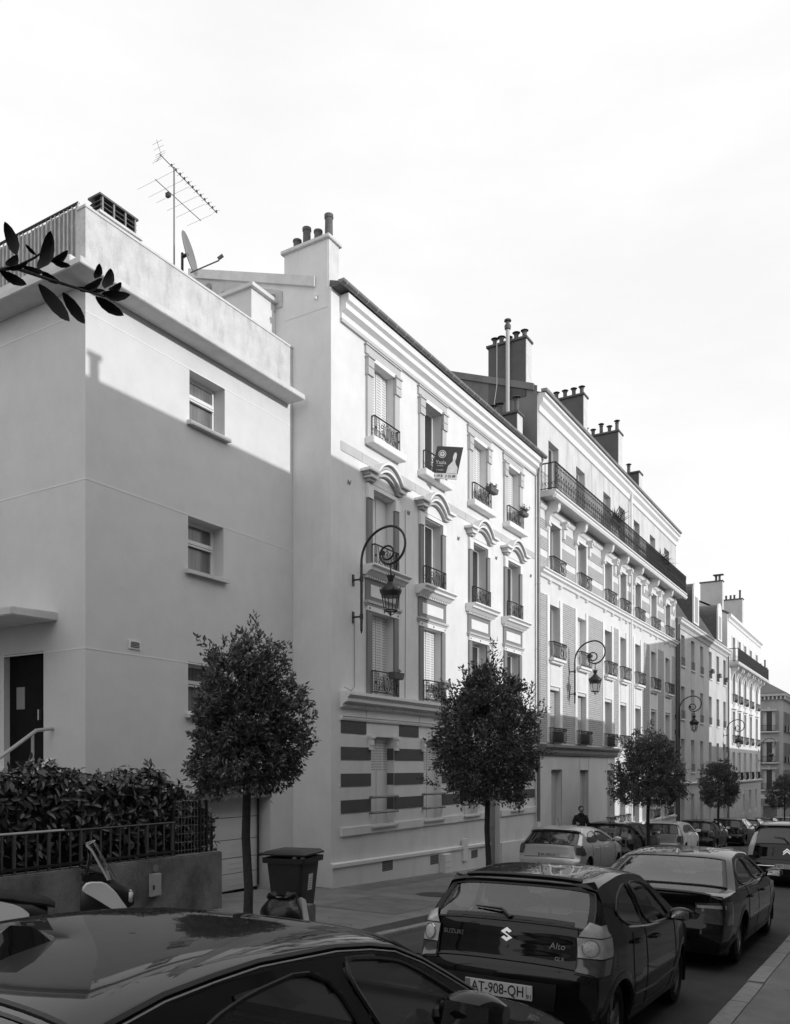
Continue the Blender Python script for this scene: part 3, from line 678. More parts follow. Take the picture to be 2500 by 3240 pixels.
b = MB(); b.box(X2+.20, X2+.206, 17.0, 17.28, -2.33, -2.325); b.box(X2+.20, X2+.206, 17.0, 17.28, -2.2, -2.195); b.build('cabinet_joint', 'trim_d', mb)
b = MB(); b.box(X2+.05, X2+.10, 18.12, 18.34, -2.28, -1.75); b.build('pipe_casing', 'white', H2)
b = MB(); b.box(X2-.19, X2-.15, DOOR2[0], DOOR2[1], -2.8, -.1); d2 = b.build('door', 'trim_d', H2)
b = MB(); b.box(X2-.15, X2-.13, 19.80, 20.38, -1.6, -.4); b.build('door_panel', 'trim_d', d2)
# S-shaped wall anchors
for y in (13.35, 15.62, 18.0, 20.2, 22.6):
    b = MB(); b.tube([(X2+.012, y-.05, 5.43), (X2+.012, y-.03, 5.51), (X2+.012, y+.02, 5.43), (X2+.012, y+.06, 5.52)], .010, 5); b.build('wall_anchor', 'trim_d', H2)
# cable runs
b = MB(); b.tube([(X2+.015, 13.52, 2.85), (X2+.015, 13.53, 1.55), (X2+.02, 13.40, 1.46), (X2+.10, 13.05, 1.50)], .007, 4); b.tube([(X2+.012, 15.48, 5.5), (X2+.012, 15.49, 2.9), (X2+.012, 15.47, 1.46)], .006, 4)
b.tube([(X2+.055, 13.07, .955), (X2+.055, 22.9, .958)], .007, 4); b.build('cable', 'trim_d', H2)
b = MB(); b.tube([(X2+.22, 22.98, 8.92), (X2+.12, 22.98, 8.7), (X2+.10, 22.98, 8.4), (X2+.10, 22.98, -1.62)], .048, 10); dp = b.build('downpipe', 'zinc', H2, smooth=True)
for z in (7.2, 5.3, 3.4, 1.5, -.4):
    b = MB(); b.lathe([(.056, 0), (.056, .035)], (X2+.10, 22.98, z), 10); b.build('pipe_clip', 'zinc', dp)
b = MB(); b.tube([(X2+.10, 22.98, -1.60), (X2+.10, 22.98, -2.75)], .062, 10); b.build('pipe_shoe', 'white', dp, smooth=True)

# ------------------------------------------------------------------ brick and render house with the long balcony
H3 = thing('apartment_building', 'five storey brick and render block with long iron balcony and dark gable', 'building', (-9.1, 32, zfac(32)))
YE, YF = 23.12, 40.70
C3 = [24.08, 26.61, 29.55, 31.48, 33.56, 36.05, 38.57]; C3W = [.88, .88, .88, .82, .86, .92, .95]
L5 = [(y, y+w, 8.07, 9.87) for y, w in zip(C3, C3W)]; L4 = [(y, y+w, 5.86, 7.37) for y, w in zip(C3, C3W)]
L3 = [(y, y+w, 3.28, 4.92) for y, w in zip(C3, C3W)]; L2 = [(y, y+w, .70, 2.34) for y, w in zip(C3, C3W)]
LG = [(24.20, 25.16, -3.2, -.10), (26.84, 27.74, -3.2, -.12), (29.83, 30.72, -3.2, -.14), (31.5, 32.3, -2.2, -.25), (33.35, 34.3, -3.6, -.3), (36.05, 36.95, -2.3, -.3), (38.57, 39.5, -2.3, -.3)]
b = MB(); wall(b, FX(X2), YE, YF, -5, 8.05, [o+(.22,) for o in L4+L3+L2+LG])
b.quad((-17, YF, -5), (X2, YF, -5), (X2, YF, 10.9), (-17, YF, 10.9))
b.build('wall', 'stucco3b', H3, fix=False)
b = MB(); wall(b, FX(X2-.02), YE, YF, 8.05, 10.9, [o+(.22,) for o in L5]); b.build('attic_wall', 'stucco3', H3, fix=False)
b = MB(); b.add([(-17, YE, -5), (X2, YE, -5), (X2, YE, 11.15), (-12.3, YE, 12.34), (-17, YE, 11.2)], [(0, 1, 2, 3, 4)]); b.build('gable_wall', 'sidewall', H3, fix=False)
b = MB(); b.hexa([(-12.35, YE-.05, 12.20), (X2-.1, YE-.05, 11.02), (X2-.1, YE+.25, 11.02), (-12.35, YE+.25, 12.20), (-12.35, YE-.05, 12.40), (X2-.1, YE-.05, 11.22), (X2-.1, YE+.25, 11.22), (-12.35, YE+.25, 12.40)]); b.build('gable_coping', 'sidewall', H3)
b = MB(); b.prism([(X2+.15, 10.98), (-12.3, 12.3), (-17, 11.2), (-17, 11.1), (-12.3, 12.2), (X2, 10.9)], 'y', YE+.2, YF); b.build('roof', 'lead', H3)
profile_y(H3, 'eaves_cornice', [(0, 10.42), (.05, 10.44), (.07, 10.60), (.17, 10.70), (.17, 10.82), (.24, 10.86), (.24, 10.93), (0, 10.96)], X2-.02, YE+.08, YF+.1, 'white')
profile_y(H3, 'eaves_gutter', [(.10, 10.96), (.27, 10.96), (.28, 11.04), (.10, 11.05)], X2, YE+.05, YF+.1, 'zinc')
for i, (y0, y1, z0, z1) in enumerate(L5): window(H3, X2-.02, y0, y1, z0, z1, .2, 'G', None, ['glass', 'glass2', 'glass2', 'glass'][i % 4])
# balcony
BX = -8.60
b = MB(); b.prism([(X2, 7.90), (BX-.06, 7.90), (BX, 7.94), (BX, 8.0), (BX+.05, 8.02), (BX+.05, 8.07), (X2, 8.07)], 'y', YE+.10, YF-.05); bal = b.build('balcony_slab', 'coping', H3)
b = MB(); b.prism([(BX-.06, 7.82), (BX+.02, 7.83), (BX+.06, 7.90), (BX+.06, 7.94), (BX-.06, 7.90)], 'y', YE+.10, YF-.05); b.build('slab_edge', 'white', bal)
b = MB(); ya, yb = YE+.16, YF-.1
b.tube([(X2, ya, 8.87), (BX, ya, 8.87), (BX, yb, 8.87), (X2, yb, 8.87)], .022, 6); b.tube([(X2, ya, 8.13), (BX, ya, 8.13), (BX, yb, 8.13), (X2, yb, 8.13)], .014, 4); b.tube([(BX, ya, 8.74), (BX, yb, 8.74)], .010, 4)
b.tube([(BX, ya, 8.42), (BX, yb, 8.42)], .008, 4)
b.build('balcony_rail', 'iron', bal)
b = MB(); y = ya; k = 0
def baluster(b, x, y, k):
    b.box(x-.009, x+.009, y-.009, y+.009, 8.07, 8.87)
    if k % 2 == 0:
        scroll(b, arc(y+.055, 8.80, .042, 0, 360, 8, .05), .007, 3, x); scroll(b, spiral(y+.055, 8.27, .05, .012, 90, 1.2, 8), .008, 3, x); scroll(b, spiral(y+.055, 8.55, .045, .012, -90, 1.2, 8), .008, 3, x)
    else: b.box(x-.012, x+.012, y-.022, y+.022, 8.36, 8.48)
while y < yb: baluster(b, BX, y, k); y += .108; k += 1
tag(b.build('balusters', 'iron', bal), kind='stuff')
b = MB()
for q in range(5):
    x = X2+.08+q*.10; b.box(x-.008, x+.008, ya-.008, ya+.008, 8.07, 8.87); b.tube([(x+.05+.035*math.cos(t*.9), ya, 8.27+.05*math.sin(t*.9)) for t in range(7)], .007, 3)
b.build('end_balusters', 'iron', bal)
# privacy cloth behind the railing at the far end
b = MB(); b.box(BX-.03, BX-.02, 33.5, yb-.02, 8.12, 8.84); b.build('privacy_screen', 'signd', bal)
# consoles
def console(y, wd=.17):
    P = [(0, 7.86), (.42, 7.86), (.44, 7.80), (.40, 7.74), (.42, 7.66), (.36, 7.58), (.24, 7.56), (.16, 7.48), (.14, 7.36), (.10, 7.22), (.06, 7.14), (0, 7.08)]
    b = MB(); b.prism([(X2+p, z) for p, z in P], 'y', y-wd/2, y+wd/2); c = b.build('console', 'white', H3)
    b = MB(); b.box(X2, X2+.48, y-wd/2-.02, y+wd/2+.02, 7.84, 7.895); b.build('console_cap', 'white', c); b = MB(); b.lathe([(.055, -wd/2-.02), (.055, wd/2+.02)], (X2+.37, y, 7.74), 10, axis='y'); b.build('scroll', 'white', c); b = MB(); b.lathe([(.045, -wd/2-.015), (.045, wd/2+.015)], (X2+.10, y, 7.24), 10, axis='y'); b.build('scroll', 'white', c)
for y, w in zip(C3, C3W): console(y-.24); 
def small_corbel(y):
    b = MB(); b.box(X2, X2+.20, y-.09, y+.09, 7.40, 7.58); b.box(X2, X2+.24, y-.11, y+.11, 7.56, 7.62); b.lathe([(.055, 0), (.04, .05), (.0, .06)], (X2+.20, y, 7.50), 8, axis='x'); b.box(X2, X2+.12, y-.07, y+.07, 7.10, 7.40); b.build('corbel', 'white', H3)
for y, w in zip(C3, C3W): small_corbel(y+w+.20)
profile_y(H3, 'frieze_moulding', [(0, 7.62), (.05, 7.64), (.09, 7.72), (.09, 7.80), (0, 7.84)], X2, YE+.1, YF-.1, 'white')
# window dressings
for i, (y0, y1, z0, z1) in enumerate(L4):
    w_ = window(H3, X2, y0, y1, z0, z1, .22, 'G', None, ['glass', 'glass', 'glass2'][i % 3]); w = y1-y0
    for a, c in ((y0-.14, y0-.003), (y1+.003, y1+.14)):
        b = MB(); b.box(X2, X2+.04, a, c, 5.86, 7.40); b.build('architrave', 'white', w_)
    b = MB(); b.box(X2, X2+.06, y0-.18, y1+.18, 7.375, 7.46); b.build('lintel', 'white', w_)
    railing(w_, X2, y0-.05, w+.10, 5.86, .46, .16, 'bars')
profile_y(H3, 'sill_course', [(0, 5.60), (.06, 5.62), (.08, 5.70), (.15, 5.74), (.15, 5.80), (.20, 5.83), (.20, 5.86), (0, 5.87)], X2, YE+.12, YF-.05, 'white')
for y, w in zip(C3, C3W):
    for q in (y-.10, y+w-.06): b = MB(); b.prism([(X2, 5.50), (X2+.06, 5.52), (X2+.10, 5.60), (X2, 5.62)], 'y', q, q+.14); b.build('sill_bracket', 'white', H3)
for i, (y0, y1, z0, z1) in enumerate(L3):
    w_ = window(H3, X2, y0, y1, z0, z1, .22, 'S' if i == 1 else 'G', None, 'glass' if i != 3 else 'glass2'); w = y1-y0
    for a, c in ((y0-.22, y0-.003), (y1+.003, y1+.22)):
        b = MB(); b.box(X2, X2+.035, a, c, .72, 5.16); b.build('architrave', 'white', w_)
    b = MB(); b.box(X2, X2+.20, y0-.12, y1+.12, 3.20, 3.275); b.box(X2, X2+.13, y0-.08, y1+.08, 3.13, 3.20); b.build('sill', 'white', w_, bevel=.006)
    b = MB(); b.box(X2, X2+.05, y0-.0, y1+.0, 2.44, 3.06); p = b.build('apron', 'white', w_)
    b = MB(); b.box(X2+.05, X2+.056, y0+.08, y1-.08, 2.52, 2.98); b.build('apron_panel', 'stucco3b', p)
    railing(w_, X2, y0-.06, w+.12, 3.275, .48, .17, 'bars')
for i, (y0, y1, z0, z1) in enumerate(L2):
    w_ = window(H3, X2, y0, y1, z0, z1, .22, 'G', None, 'glass2' if i in (2, 3) else 'glass'); w = y1-y0
    if i < 2:
        b = MB(); b.box(X2-.17, X2-.15, y0+.02, y1-.02, z0+.02, z1-.03); rs = b.build('roller_shutter', 'trim_d', w_)
        b = MB(); z = z0+.05
        while z < z1-.05: b.box(X2-.15, X2-.144, y0+.03, y1-.03, z, z+.034); z += .05
        b.build('shutter_slats', 'trim', rs)
    railing(w_, X2, y0-.06, w+.12, z0+.0, .46, .17, 'bars')
    if i in (0, 1, 2):
        b = MB(); b.box(X2+.13, X2+.14, y0-.02, y1+.02, z0+.03, z0+.36); b.build('railing_cloth', 'signd', w_)
for i, (y0, y1, z0, z1) in enumerate(LG):
    b = MB(); b.box(X2-.22, X2-.18, y0, y1, z0, z1); d_ = b.build('door' if i in (0, 1, 2, 4) else 'window', 'trim' if i < 3 else 'trim_d', H3)
    b = MB(); b.box(X2-.18, X2-.165, y0+.08, y1-.08, max(z0, -2.9)+.9, z1-.1); b.build('pane' if i < 3 else 'panel', 'trim' if i < 3 else 'glass', d_)
    if i in (3, 5, 6) or i == 2: railing(d_, X2, y0-.05, y1-y0+.1, -2.2, .36, .15, 'bars')
# brick piers and bands
PI = [(23.30, 23.84), (25.20, 26.37), (27.73, 29.31), (30.67, 31.22), (35.0, 35.80), (37.2, 38.33), (39.76, 40.50)]
for a, c in PI:
    b = MB(); b.box(X2-.01, X2+.020, a, c, .74, 5.13); b.build('brick_panel', 'brick', H3)
PB = [(23.26, 23.93)]+[(C3[i]+C3W[i]+.15, C3[i+1]-.15) for i in range(6)]+[(39.70, 40.55)]
for a, c in PB:
    for z0, z1 in ((5.90, 6.24), (6.46, 6.84), (7.06, 7.36)):
        b = MB(); b.box(X2-.01, X2+.016, a, c, z0, z1); b.build('brick_panel', 'brick', H3)
# shopfront on the ground floor
b = MB(); b.box(X2-.01, X2+.03, YE+.15, 24.20, -5, .34); b.box(X2-.01, X2+.03, 25.16, 26.84, -5, .34); b.box(X2-.01, X2+.03, 27.74, 29.83, -5, .34); b.box(X2-.01, X2+.03, 30.72, 31.15, -5, .34)
for g in LG[:3]: b.box(X2-.01, X2+.03, g[0], g[1], g[3], .34)
sf = b.build('shopfront', 'shop', H3)
b = MB()
for y in (26.83, 27.745, 29.82): b.box(X2+.03, X2+.034, y-.008, y+.008, -.12, .34)
b.build('joint', 'trim_d', sf)
profile_y(sf, 'shop_cornice', [(0, .34), (.10, .34), (.14, .42), (.14, .50), (.22, .58), (.22, .65), (0, .68)], X2, 23.3, 31.18, 'trim_d')
b = MB(); b.box(X2-.01, X2+.06, 31.2, 33.3, -5, -2.25); b.box(X2-.01, X2+.06, 34.35, YF, -5, -2.35); b.build('plinth', 'stucco3b', H3)
b = MB(); b.box(X2-.01, X2+.10, 31.2, 33.3, -2.25, -2.17); b.box(X2-.01, X2+.10, 34.35, YF, -2.35, -2.27); b.build('plinth_moulding', 'white', H3)
b = MB(); b.tube([(X2+.12, 32.85, 10.9), (X2+.08, 32.85, 10.4), (X2+.08, 32.85, 8.1)], .05, 8); b.tube([(X2+.09, 32.85, 7.8), (X2+.09, 32.85, -2.2)], .045, 8); b.build('downpipe', 'white', H3, smooth=True)
b = MB(); b.tube([(X2+.09, 40.62, 7.0), (X2+.09, 40.62, -3)], .06, 8); b.build('downpipe', 'zincd', H3, smooth=True)
# stacks
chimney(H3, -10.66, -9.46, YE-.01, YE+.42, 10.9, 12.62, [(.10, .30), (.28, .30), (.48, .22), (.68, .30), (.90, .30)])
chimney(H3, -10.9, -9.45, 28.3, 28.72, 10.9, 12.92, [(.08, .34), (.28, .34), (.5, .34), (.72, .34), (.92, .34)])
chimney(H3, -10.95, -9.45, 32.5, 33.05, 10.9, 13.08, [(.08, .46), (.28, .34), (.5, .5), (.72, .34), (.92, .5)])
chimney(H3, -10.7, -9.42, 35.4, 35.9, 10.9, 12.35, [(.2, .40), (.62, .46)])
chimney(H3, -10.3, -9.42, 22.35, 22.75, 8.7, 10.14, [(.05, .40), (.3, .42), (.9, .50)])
b = MB(); b.tube([(-9.98, YE-.12, 10.15), (-9.98, YE-.12, 12.95)], .060, 10); fl = b.build('flue_pipe', 'alup', H3, smooth=True)
b = MB(); b.lathe([(.06, 0), (.09, .02), (.10, .12), (.05, .2), (.05, .24), (.11, .26), (.10, .30), (.05, .32)], (-9.98, YE-.12, 12.95), 12); b.build('flue_cowl', 'pot', fl, smooth=True)
b = MB(); b.tube([(-10.15, 22.6, 12.5), (-10.16, 22.62, 11.2), (-10.22, 22.55, 10.6), (-10.10, 22.5, 10.3), (-10.05, 22.45, 9.9), (-9.9, 22.4, 9.75)], .009, 4); b.build('loose_cable', 'alup', H3)

# ------------------------------------------------------------------ mansard house
H4 = thing('mansard_house', 'plain grey rendered terrace house with slate mansard roof and two arched dormers', 'house', (-9.1, 47.5, zfac(47.5)))
YG, YH = 40.72, 54.48
C4 = [41.86, 44.15, 46.40, 48.74, 50.98, 53.15]; W4 = .80
O4 = [(y, y+W4, z, z+h) for z, h in ((4.88, 1.52), (2.30, 1.60), (-.30, 1.64), (-3.1, 1.7)) for y in C4]
b = MB(); wall(b, FX(X2), YG, YH, -6, 6.85, [o+(.2,) for o in O4]); b.quad((-17, YG, -6), (X2, YG, -6), (X2, YG, 6.9), (-17, YG, 6.9)); b.build('wall', 'stucco4', H4, fix=False)
for y0, y1, z0, z1 in O4:
    w_ = window(H4, X2, y0, y1, z0, z1, .2, 'G', (.05, .07, .06) if z0 > -1 else None, random.choice(['glass', 'glass2', 'glass2']))
    if z0 > -1:
        b = MB(); b.tube([(X2+.03, y0-.02, z0+.42), (X2+.03, y1+.02, z0+.42)], .012, 4); b.tube([(X2+.03, y0-.02, z0+.12), (X2+.03, y1+.02, z0+.12)], .009, 4)
        for k in range(7): b.tube([(X2+.03, y0+W4*k/6, z0+.05), (X2+.03, y0+W4*k/6, z0+.42)], .007, 3)
        b.build('window_guard', 'iron', w_)
profile_y(H4, 'eaves_cornice', [(0, 6.62), (.05, 6.64), (.12, 6.76), (.24, 6.84), (.24, 6.95), (.30, 7.0), (.30, 7.05), (0, 7.06)], X2, YG+.06, YH-.02, 'coping')
profile_y(H4, 'belt_course', [(0, -.90), (.08, -.88), (.08, -.82), (0, -.80)], X2, YG+.06, YH, 'white')
b = MB(); b.hexa([(X2-.02, YG+.1, 7.0), (X2+.05, YG+.1, 7.0), (X2+.05, YH, 7.0), (X2-.02, YH, 7.0), (-10.55, YG+.1, 9.35), (-10.45, YG+.1, 9.35), (-10.45, YH, 9.35), (-10.55, YH, 9.35)]); mr = b.build('mansard_slope', 'lead', H4)
y = YG+.3
while y < YH-.1:
    b = MB(); b.tube([(X2+.07, y, 7.05), (-10.43, y, 9.36)], .022, 4); b.build('standing_seam', 'zinc', mr); y += .52
b = MB(); b.prism([(-10.42, 9.33), (-10.46, 9.42), (-13, 10.5), (-17, 9.4), (-17, 9.3), (-10.55, 9.3)], 'y', YG+.05, YH); b.build('upper_roof', 'zincd', H4)
for y0, y1 in ((44.55, 45.75), (51.2, 52.35)):
    yc = (y0+y1)/2; hwid = (y1-y0)/2
    pro = [(y0, 7.38), (y1, 7.38), (y1, 8.85)]+[(yc+hwid*math.cos(R(180*i/10)), 8.85+.62*math.sin(R(180*i/10))) for i in range(1, 10)]+[(y0, 8.85)]
    b = MB(); b.prism(pro, 'x', -11.0, X2-.02); d_ = b.build('dormer', 'lead', H4)
    pf = [(y0-.04, 7.34), (y1+.04, 7.34), (y1+.04, 8.87)]+[(yc+(hwid+.04)*math.cos(R(180*i/10)), 8.87+.66*math.sin(R(180*i/10))) for i in range(1, 10)]+[(y0-.04, 8.87)]
    b = MB(); b.prism(pf, 'x', X2-.02, X2+.06); b.build('dormer_front', 'white', d_)
    b = MB(); b.box(X2+.06, X2+.065, y0+.22, y1-.22, 7.42, 8.75); b.build('dormer_pane', 'glass2', d_)
b = MB(); b.tube([(X2+.10, 40.95, 6.9), (X2+.10, 40.95, -3.5)], .07, 8); b.build('downpipe', 'zincd', H4, smooth=True)
b = MB(); b.tube([(X2+.10, YH-.15, 6.9), (X2+.10, YH-.15, -3.8)], .055, 8); b.build('downpipe', 'zinc', H4, smooth=True)

# ------------------------------------------------------------------ pale house with the pointed pediments
H5 = thing('corner_house', 'pale five storey house with pointed pediments, iron balcony and banded stone base', 'house', (-9.1, 61, zfac(61)))
YI, YJ = 54.5, 68.6
C5 = [56.2, 58.4, 60.72, 63.25, 66.1]; W5 = .95
O5 = [(y, y+W5, z, z+h) for z, h in ((6.45, 1.75), (4.05, 2.0), (1.45, 2.05), (-.9, 1.8)) for y in C5]+[(60.3, 61.1, -3.2, -1.9), (62.9, 63.9, -3.1, -1.6), (65.8, 66.6, -3.1, -1.6)]
b = MB(); wall(b, FX(X2), YI, YJ, -7, 9.35, [o+(.2,) for o in O5])
b.add([(-17, YI, -7), (X2, YI, -7), (X2, YI, 9.5), (-11.2, YI, 10.55), (-17, YI, 9.6)], [(0, 1, 2, 3, 4)]); b.quad((-17, YJ, -7), (-17, YJ, 9.4), (X2, YJ, 9.4), (X2, YJ, -7)); b.build('wall', 'stucco2', H5, fix=False)
b = MB(); b.prism([(X2+.1, 9.45), (-11.2, 10.6), (-17, 9.7), (-17, 9.6), (-11.2, 10.5), (X2, 9.36)], 'y', YI-.02, YJ+.05); b.build('roof', 'lead', H5)
profile_y(H5, 'eaves_cornice', [(0, 8.95), (.05, 8.97), (.08, 9.12), (.2, 9.22), (.2, 9.38), (0, 9.40)], X2, YI+.1, YJ+.1, 'white')
for y0, y1, z0, z1 in O5:
    w_ = window(H5, X2, y0, y1, z0, z1, .2, 'G', (.06, .08, .07) if z0 > -1 else None, random.choice(['glass', 'glass2']))
    if -1 < z0 < 5: railing(w_, X2, y0-.04, W5+.08, z0, .5, .15, 'bars')
    if 1 < z0 < 2:
        c = (y0+y1)/2; b = MB(); b.prism([(y0-.25, 3.62), (y1+.25, 3.62), (c, 4.02)], 'x', X2, X2+.16); b.build('pediment', 'white', w_)
    for a, c in ((y0-.16, y0-.003), (y1+.003, y1+.16)):
        if z0 > -1: b = MB(); b.box(X2, X2+.04, a, c, z0, z1+.06); b.build('architrave', 'white', w_)
BX5 = -8.52
b = MB(); b.prism([(X2, 6.22), (BX5, 6.28), (BX5+.04, 6.36), (BX5+.04, 6.45), (X2, 6.45)], 'y', YI+.25, YJ+.05); bal5 = b.build('balcony_slab', 'coping', H5)
b = MB(); ya, yb = YI+.3, YJ
b.tube([(X2, ya, 7.25), (BX5, ya, 7.25), (BX5, yb, 7.25), (X2, yb, 7.25)], .022, 5); b.tube([(X2, ya, 6.5), (BX5, ya, 6.5), (BX5, yb, 6.5), (X2, yb, 6.5)], .015, 4); b.tube([(BX5, ya, 6.9), (BX5, yb, 6.9)], .012, 4); b.build('balcony_rail', 'iron', bal5)
b = MB(); y = ya
while y < yb: b.box(BX5-.011, BX5+.011, y-.012, y+.012, 6.45, 7.25); y += .085
for q in range(1, 4): b.box(X2+.14*q-.009, X2+.14*q+.009, ya-.009, ya+.009, 6.45, 7.25)
tag(b.build('balusters', 'iron', bal5), kind='stuff')
for y in C5:
    for q in (y-.30, y+W5+.30):
        P = [(0, 6.22), (.45, 6.22), (.46, 6.08), (.38, 6.0), (.24, 5.95), (.12, 5.75), (.08, 5.5), (0, 5.4)]
        b = MB(); b.prism([(X2+p, z) for p, z in P], 'y', q-.1, q+.1); b.build('console', 'white', H5)
profile_y(H5, 'belt_course', [(0, -1.12), (.10, -1.10), (.16, -1.02), (.16, -.95), (0, -.93)], X2, YI+.1, YJ+.15, 'white')
for k in range(11):
    z = -1.14-.26*(k+1); segs = [(YI+.05, 60.3), (61.1, 62.9), (63.9, 65.8), (66.6, YJ+.05)] if -3.3 < z+.12 < -1.6 else [(YI+.05, YJ+.05)]
    for a, c in segs:
        n_ = max(1, round((c-a)/1.1))
        for i in range(n_):
            u0, u1 = lerp(a, c, i/n_), lerp(a, c, (i+1)/n_)
            b = MB(); b.box(X2-.01, X2+.035, u0+.012, u1-.012, z+.014, z+.25); b.build('stone_block', 'coping', H5)
chimney(H5, -10.68, -9.40, YI-.02, YI+.4, 9.4, 11.4, [(.70, .30), (.86, .30)], m='stucco4', cowl=False)
b = MB(); b.box(-9.95, -9.35, YI+.0, YI+.4, 11.82, 11.86); b.tube([(-9.75, YI+.2, 11.47), (-9.75, YI+.2, 11.83)], .02, 5); b.build('cowl_plate', 'zincd', H5)
chimney(H5, -10.65, -9.42, 62.2, 62.7, 9.4, 11.62, [(.12, .3), (.36, .3), (.56, .3), (.86, .6)], m='stucco4', cowl=False)

# ------------------------------------------------------------------ building closing the view beyond the junction
H6 = thing('shop_building', 'grey corner building beyond the junction with bracketed eaves and dark shopfront', 'building', (-9.5, 80, zfac(80)))
XK, YK = -8.6, 78.0
OW = [(-10.15, -9.15, z, z+1.75) for z in (3.0, .35, -2.0)]
b = MB(); wall(b, FY(YK), -16, XK, -7, 6.0, [o+(.25,) for o in OW]+[(-12.6, -11.6, z, z+1.75, .25) for z in (3.0, .35, -2.0)]+[(-10.2, -9.0, -4.8, -3.0, .3)])
SW = [(y, y+.8, z, z+1.7) for y in (79.1, 81.0, 82.9, 84.8) for z in (3.0, .35, -2.0)]
wall(b, FX(XK), YK, 96, -7, 6.0, [o+(.2,) for o in SW]); b.build('wall', 'stucco6', H6, fix=False)
b = MB(); b.prism([(-16, YK-.3), (XK+.3, YK-.3), (XK+.3, 96), (-16, 96)], 'z', 6.0, 6.25); b.build('eaves', 'trim', H6)
b = MB(); q = -15.8
while q < XK+.2: b.box(q, q+.12, YK-.25, YK, 5.7, 6.0); q += .32
q = YK
while q < 90: b.box(XK, XK+.25, q, q+.12, 5.7, 6.0); q += .32
b.build('eaves_brackets', 'trim', H6)
b = MB(); b.add([(-16.2, YK-.35, 6.25), (XK+.35, YK-.35, 6.25), (XK+.35, 96, 6.25), (-16.2, 96, 6.25), (-13, 81, 8.0), (-11, 81.5, 8.0), (-11, 93, 8.0), (-13, 93, 8.0)], [(0, 1, 5, 4), (1, 2, 6, 5), (2, 3, 7, 6), (3, 0, 4, 7), (4, 5, 6, 7)]); b.build('roof', 'lead', H6)
for x0, x1, z0, z1 in OW+[(-12.6, -11.6, z, z+1.75) for z in (3.0, .35, -2.0)]:
    b = MB(); b.box(x0, x1, YK+.2, YK+.24, z0, z1); w_ = b.build('window', 'glass', H6)
    b = MB(); b.box(x0, x0+.28, YK+.14, YK+.19, z0, z1); b.box(x1-.28, x1, YK+.14, YK+.19, z0, z1); b.build('curtain', 'stucco4', w_)
    b = MB(); b.box(x0-.28, x0-.0, YK-.04, YK, z0, z1); b.box(x1, x1+.28, YK-.04, YK, z0, z1); b.build('open_shutter', 'trim_d', w_)
    b = MB(); b.box(x0-.1, x1+.1, YK-.26, YK-.23, z0+.5, z0+.53); b.box(x0-.1, x1+.1, YK-.26, YK-.23, z0+.04, z0+.07)
    for k in range(12): b.box(x0-.1+k*(x1-x0+.2)/11.5, x0-.08+k*(x1-x0+.2)/11.5, YK-.255, YK-.235, z0, z0+.52)
    b.build('balconette_railing', 'iron', w_)
    b = MB(); b.box(x0-.3, x1+.3, YK-.3, YK, z0-.1, z0); b.build('sill', 'coping', w_)
    b = MB(); b.box(x0-.1, x1+.1, YK-.08, YK, z1, z1+.16); b.box((x0+x1)/2-.12, (x0+x1)/2+.12, YK-.12, YK, z1-.02, z1+.3); b.build('lintel', 'trim', w_)
for y0, y1, z0, z1 in SW:
    b = MB(); b.box(XK-.2, XK-.16, y0, y1, z0, z1); w_ = b.build('window', 'glass', H6)
    b = MB(); b.box(XK, XK+.2, y0-.05, y1+.05, z0-.05, z0+.5); b.build('balconette_railing', 'iron', w_)
    b = MB(); b.box(XK, XK+.06, y0-.3, y0, z0, z1); b.box(XK, XK+.06, y1, y1+.3, z0, z1); b.build('open_shutter', 'trim_d', w_)
b = MB(); b.box(-13, XK+.05, YK-.06, YK-.0, -2.75, -2.55); b.box(-13, XK+.12, YK-.12, YK, -2.55, -2.45); b.build('shop_cornice', 'white', H6)
b = MB(); b.box(-13, XK+.02, YK-.05, YK-.0, -3.4, -2.75); b.build('shop_sign', 'trim_d', H6)
b = MB(); b.box(-10.15, -9.05, YK+.2, YK+.25, -4.8, -3.0); b.build('shop_window', 'glass2', H6)
chimney(H6, -11.6, -10.2, 80.6, 81.1, 6.5, 8.7, [(.1, .5), (.35, .6), (.65, .4), (.9, .7)], m='stucco4', cowl=False)
# ------------------------------------------------------------------ houses on the camera's side of the street (they shade it)
def opposite(label, y0, y1, zt, gable=None, x0=1.5, x1=9):
    t = thing('row_house', label, 'house', (x0, (y0+y1)/2, zfac((y0+y1)/2)), 'houses on the near side of the street')
    ops = []
    y = y0+1.2
    while y < y1-1.6:
        z = -1.0
        while z < zt-2.2: ops.append((y, y+1.0, z, z+1.6)); z += 2.7
        y += 2.4
    b = MB(); wall(b, lambda u, v, d: (x0+d, u, v), y0, y1, -6, zt, [o+(.2,) for o in ops])
    for o in ops: b.quad((x0+.2, o[0], o[2]), (x0+.2, o[1], o[2]), (x0+.2, o[1], o[3]), (x0+.2, o[0], o[3]))
    for y in (y0, y1): b.quad((x0, y, -6), (x1, y, -6), (x1, y, zt), (x0, y, zt))
    b.quad((x1, y0, -6), (x1, y1, -6), (x1, y1, zt), (x1, y0, zt)); b.quad((x0, y0, zt), (x1, y0, zt), (x1, y1, zt), (x0, y1, zt))
    b.build('wall', 'facing', t, fix=False)
    if gable:
        b = MB(); b.prism([(y0, zt-.01), (y1, zt-.01), (y1, zt+gable[1]), (y0, zt+gable[0])], 'x', x0, x1); b.build('sloping_roof', 'lead', t)
    return t
SH = (10.6)*math.tan(R(SUN_EL))/math.cos(R(SUN_AZ)); DYS = 10.6*math.tan(R(SUN_AZ))
oa = opposite('tall flat roofed house beside the camera, outside the picture', -14, 16.4+DYS, 5.82+SH)
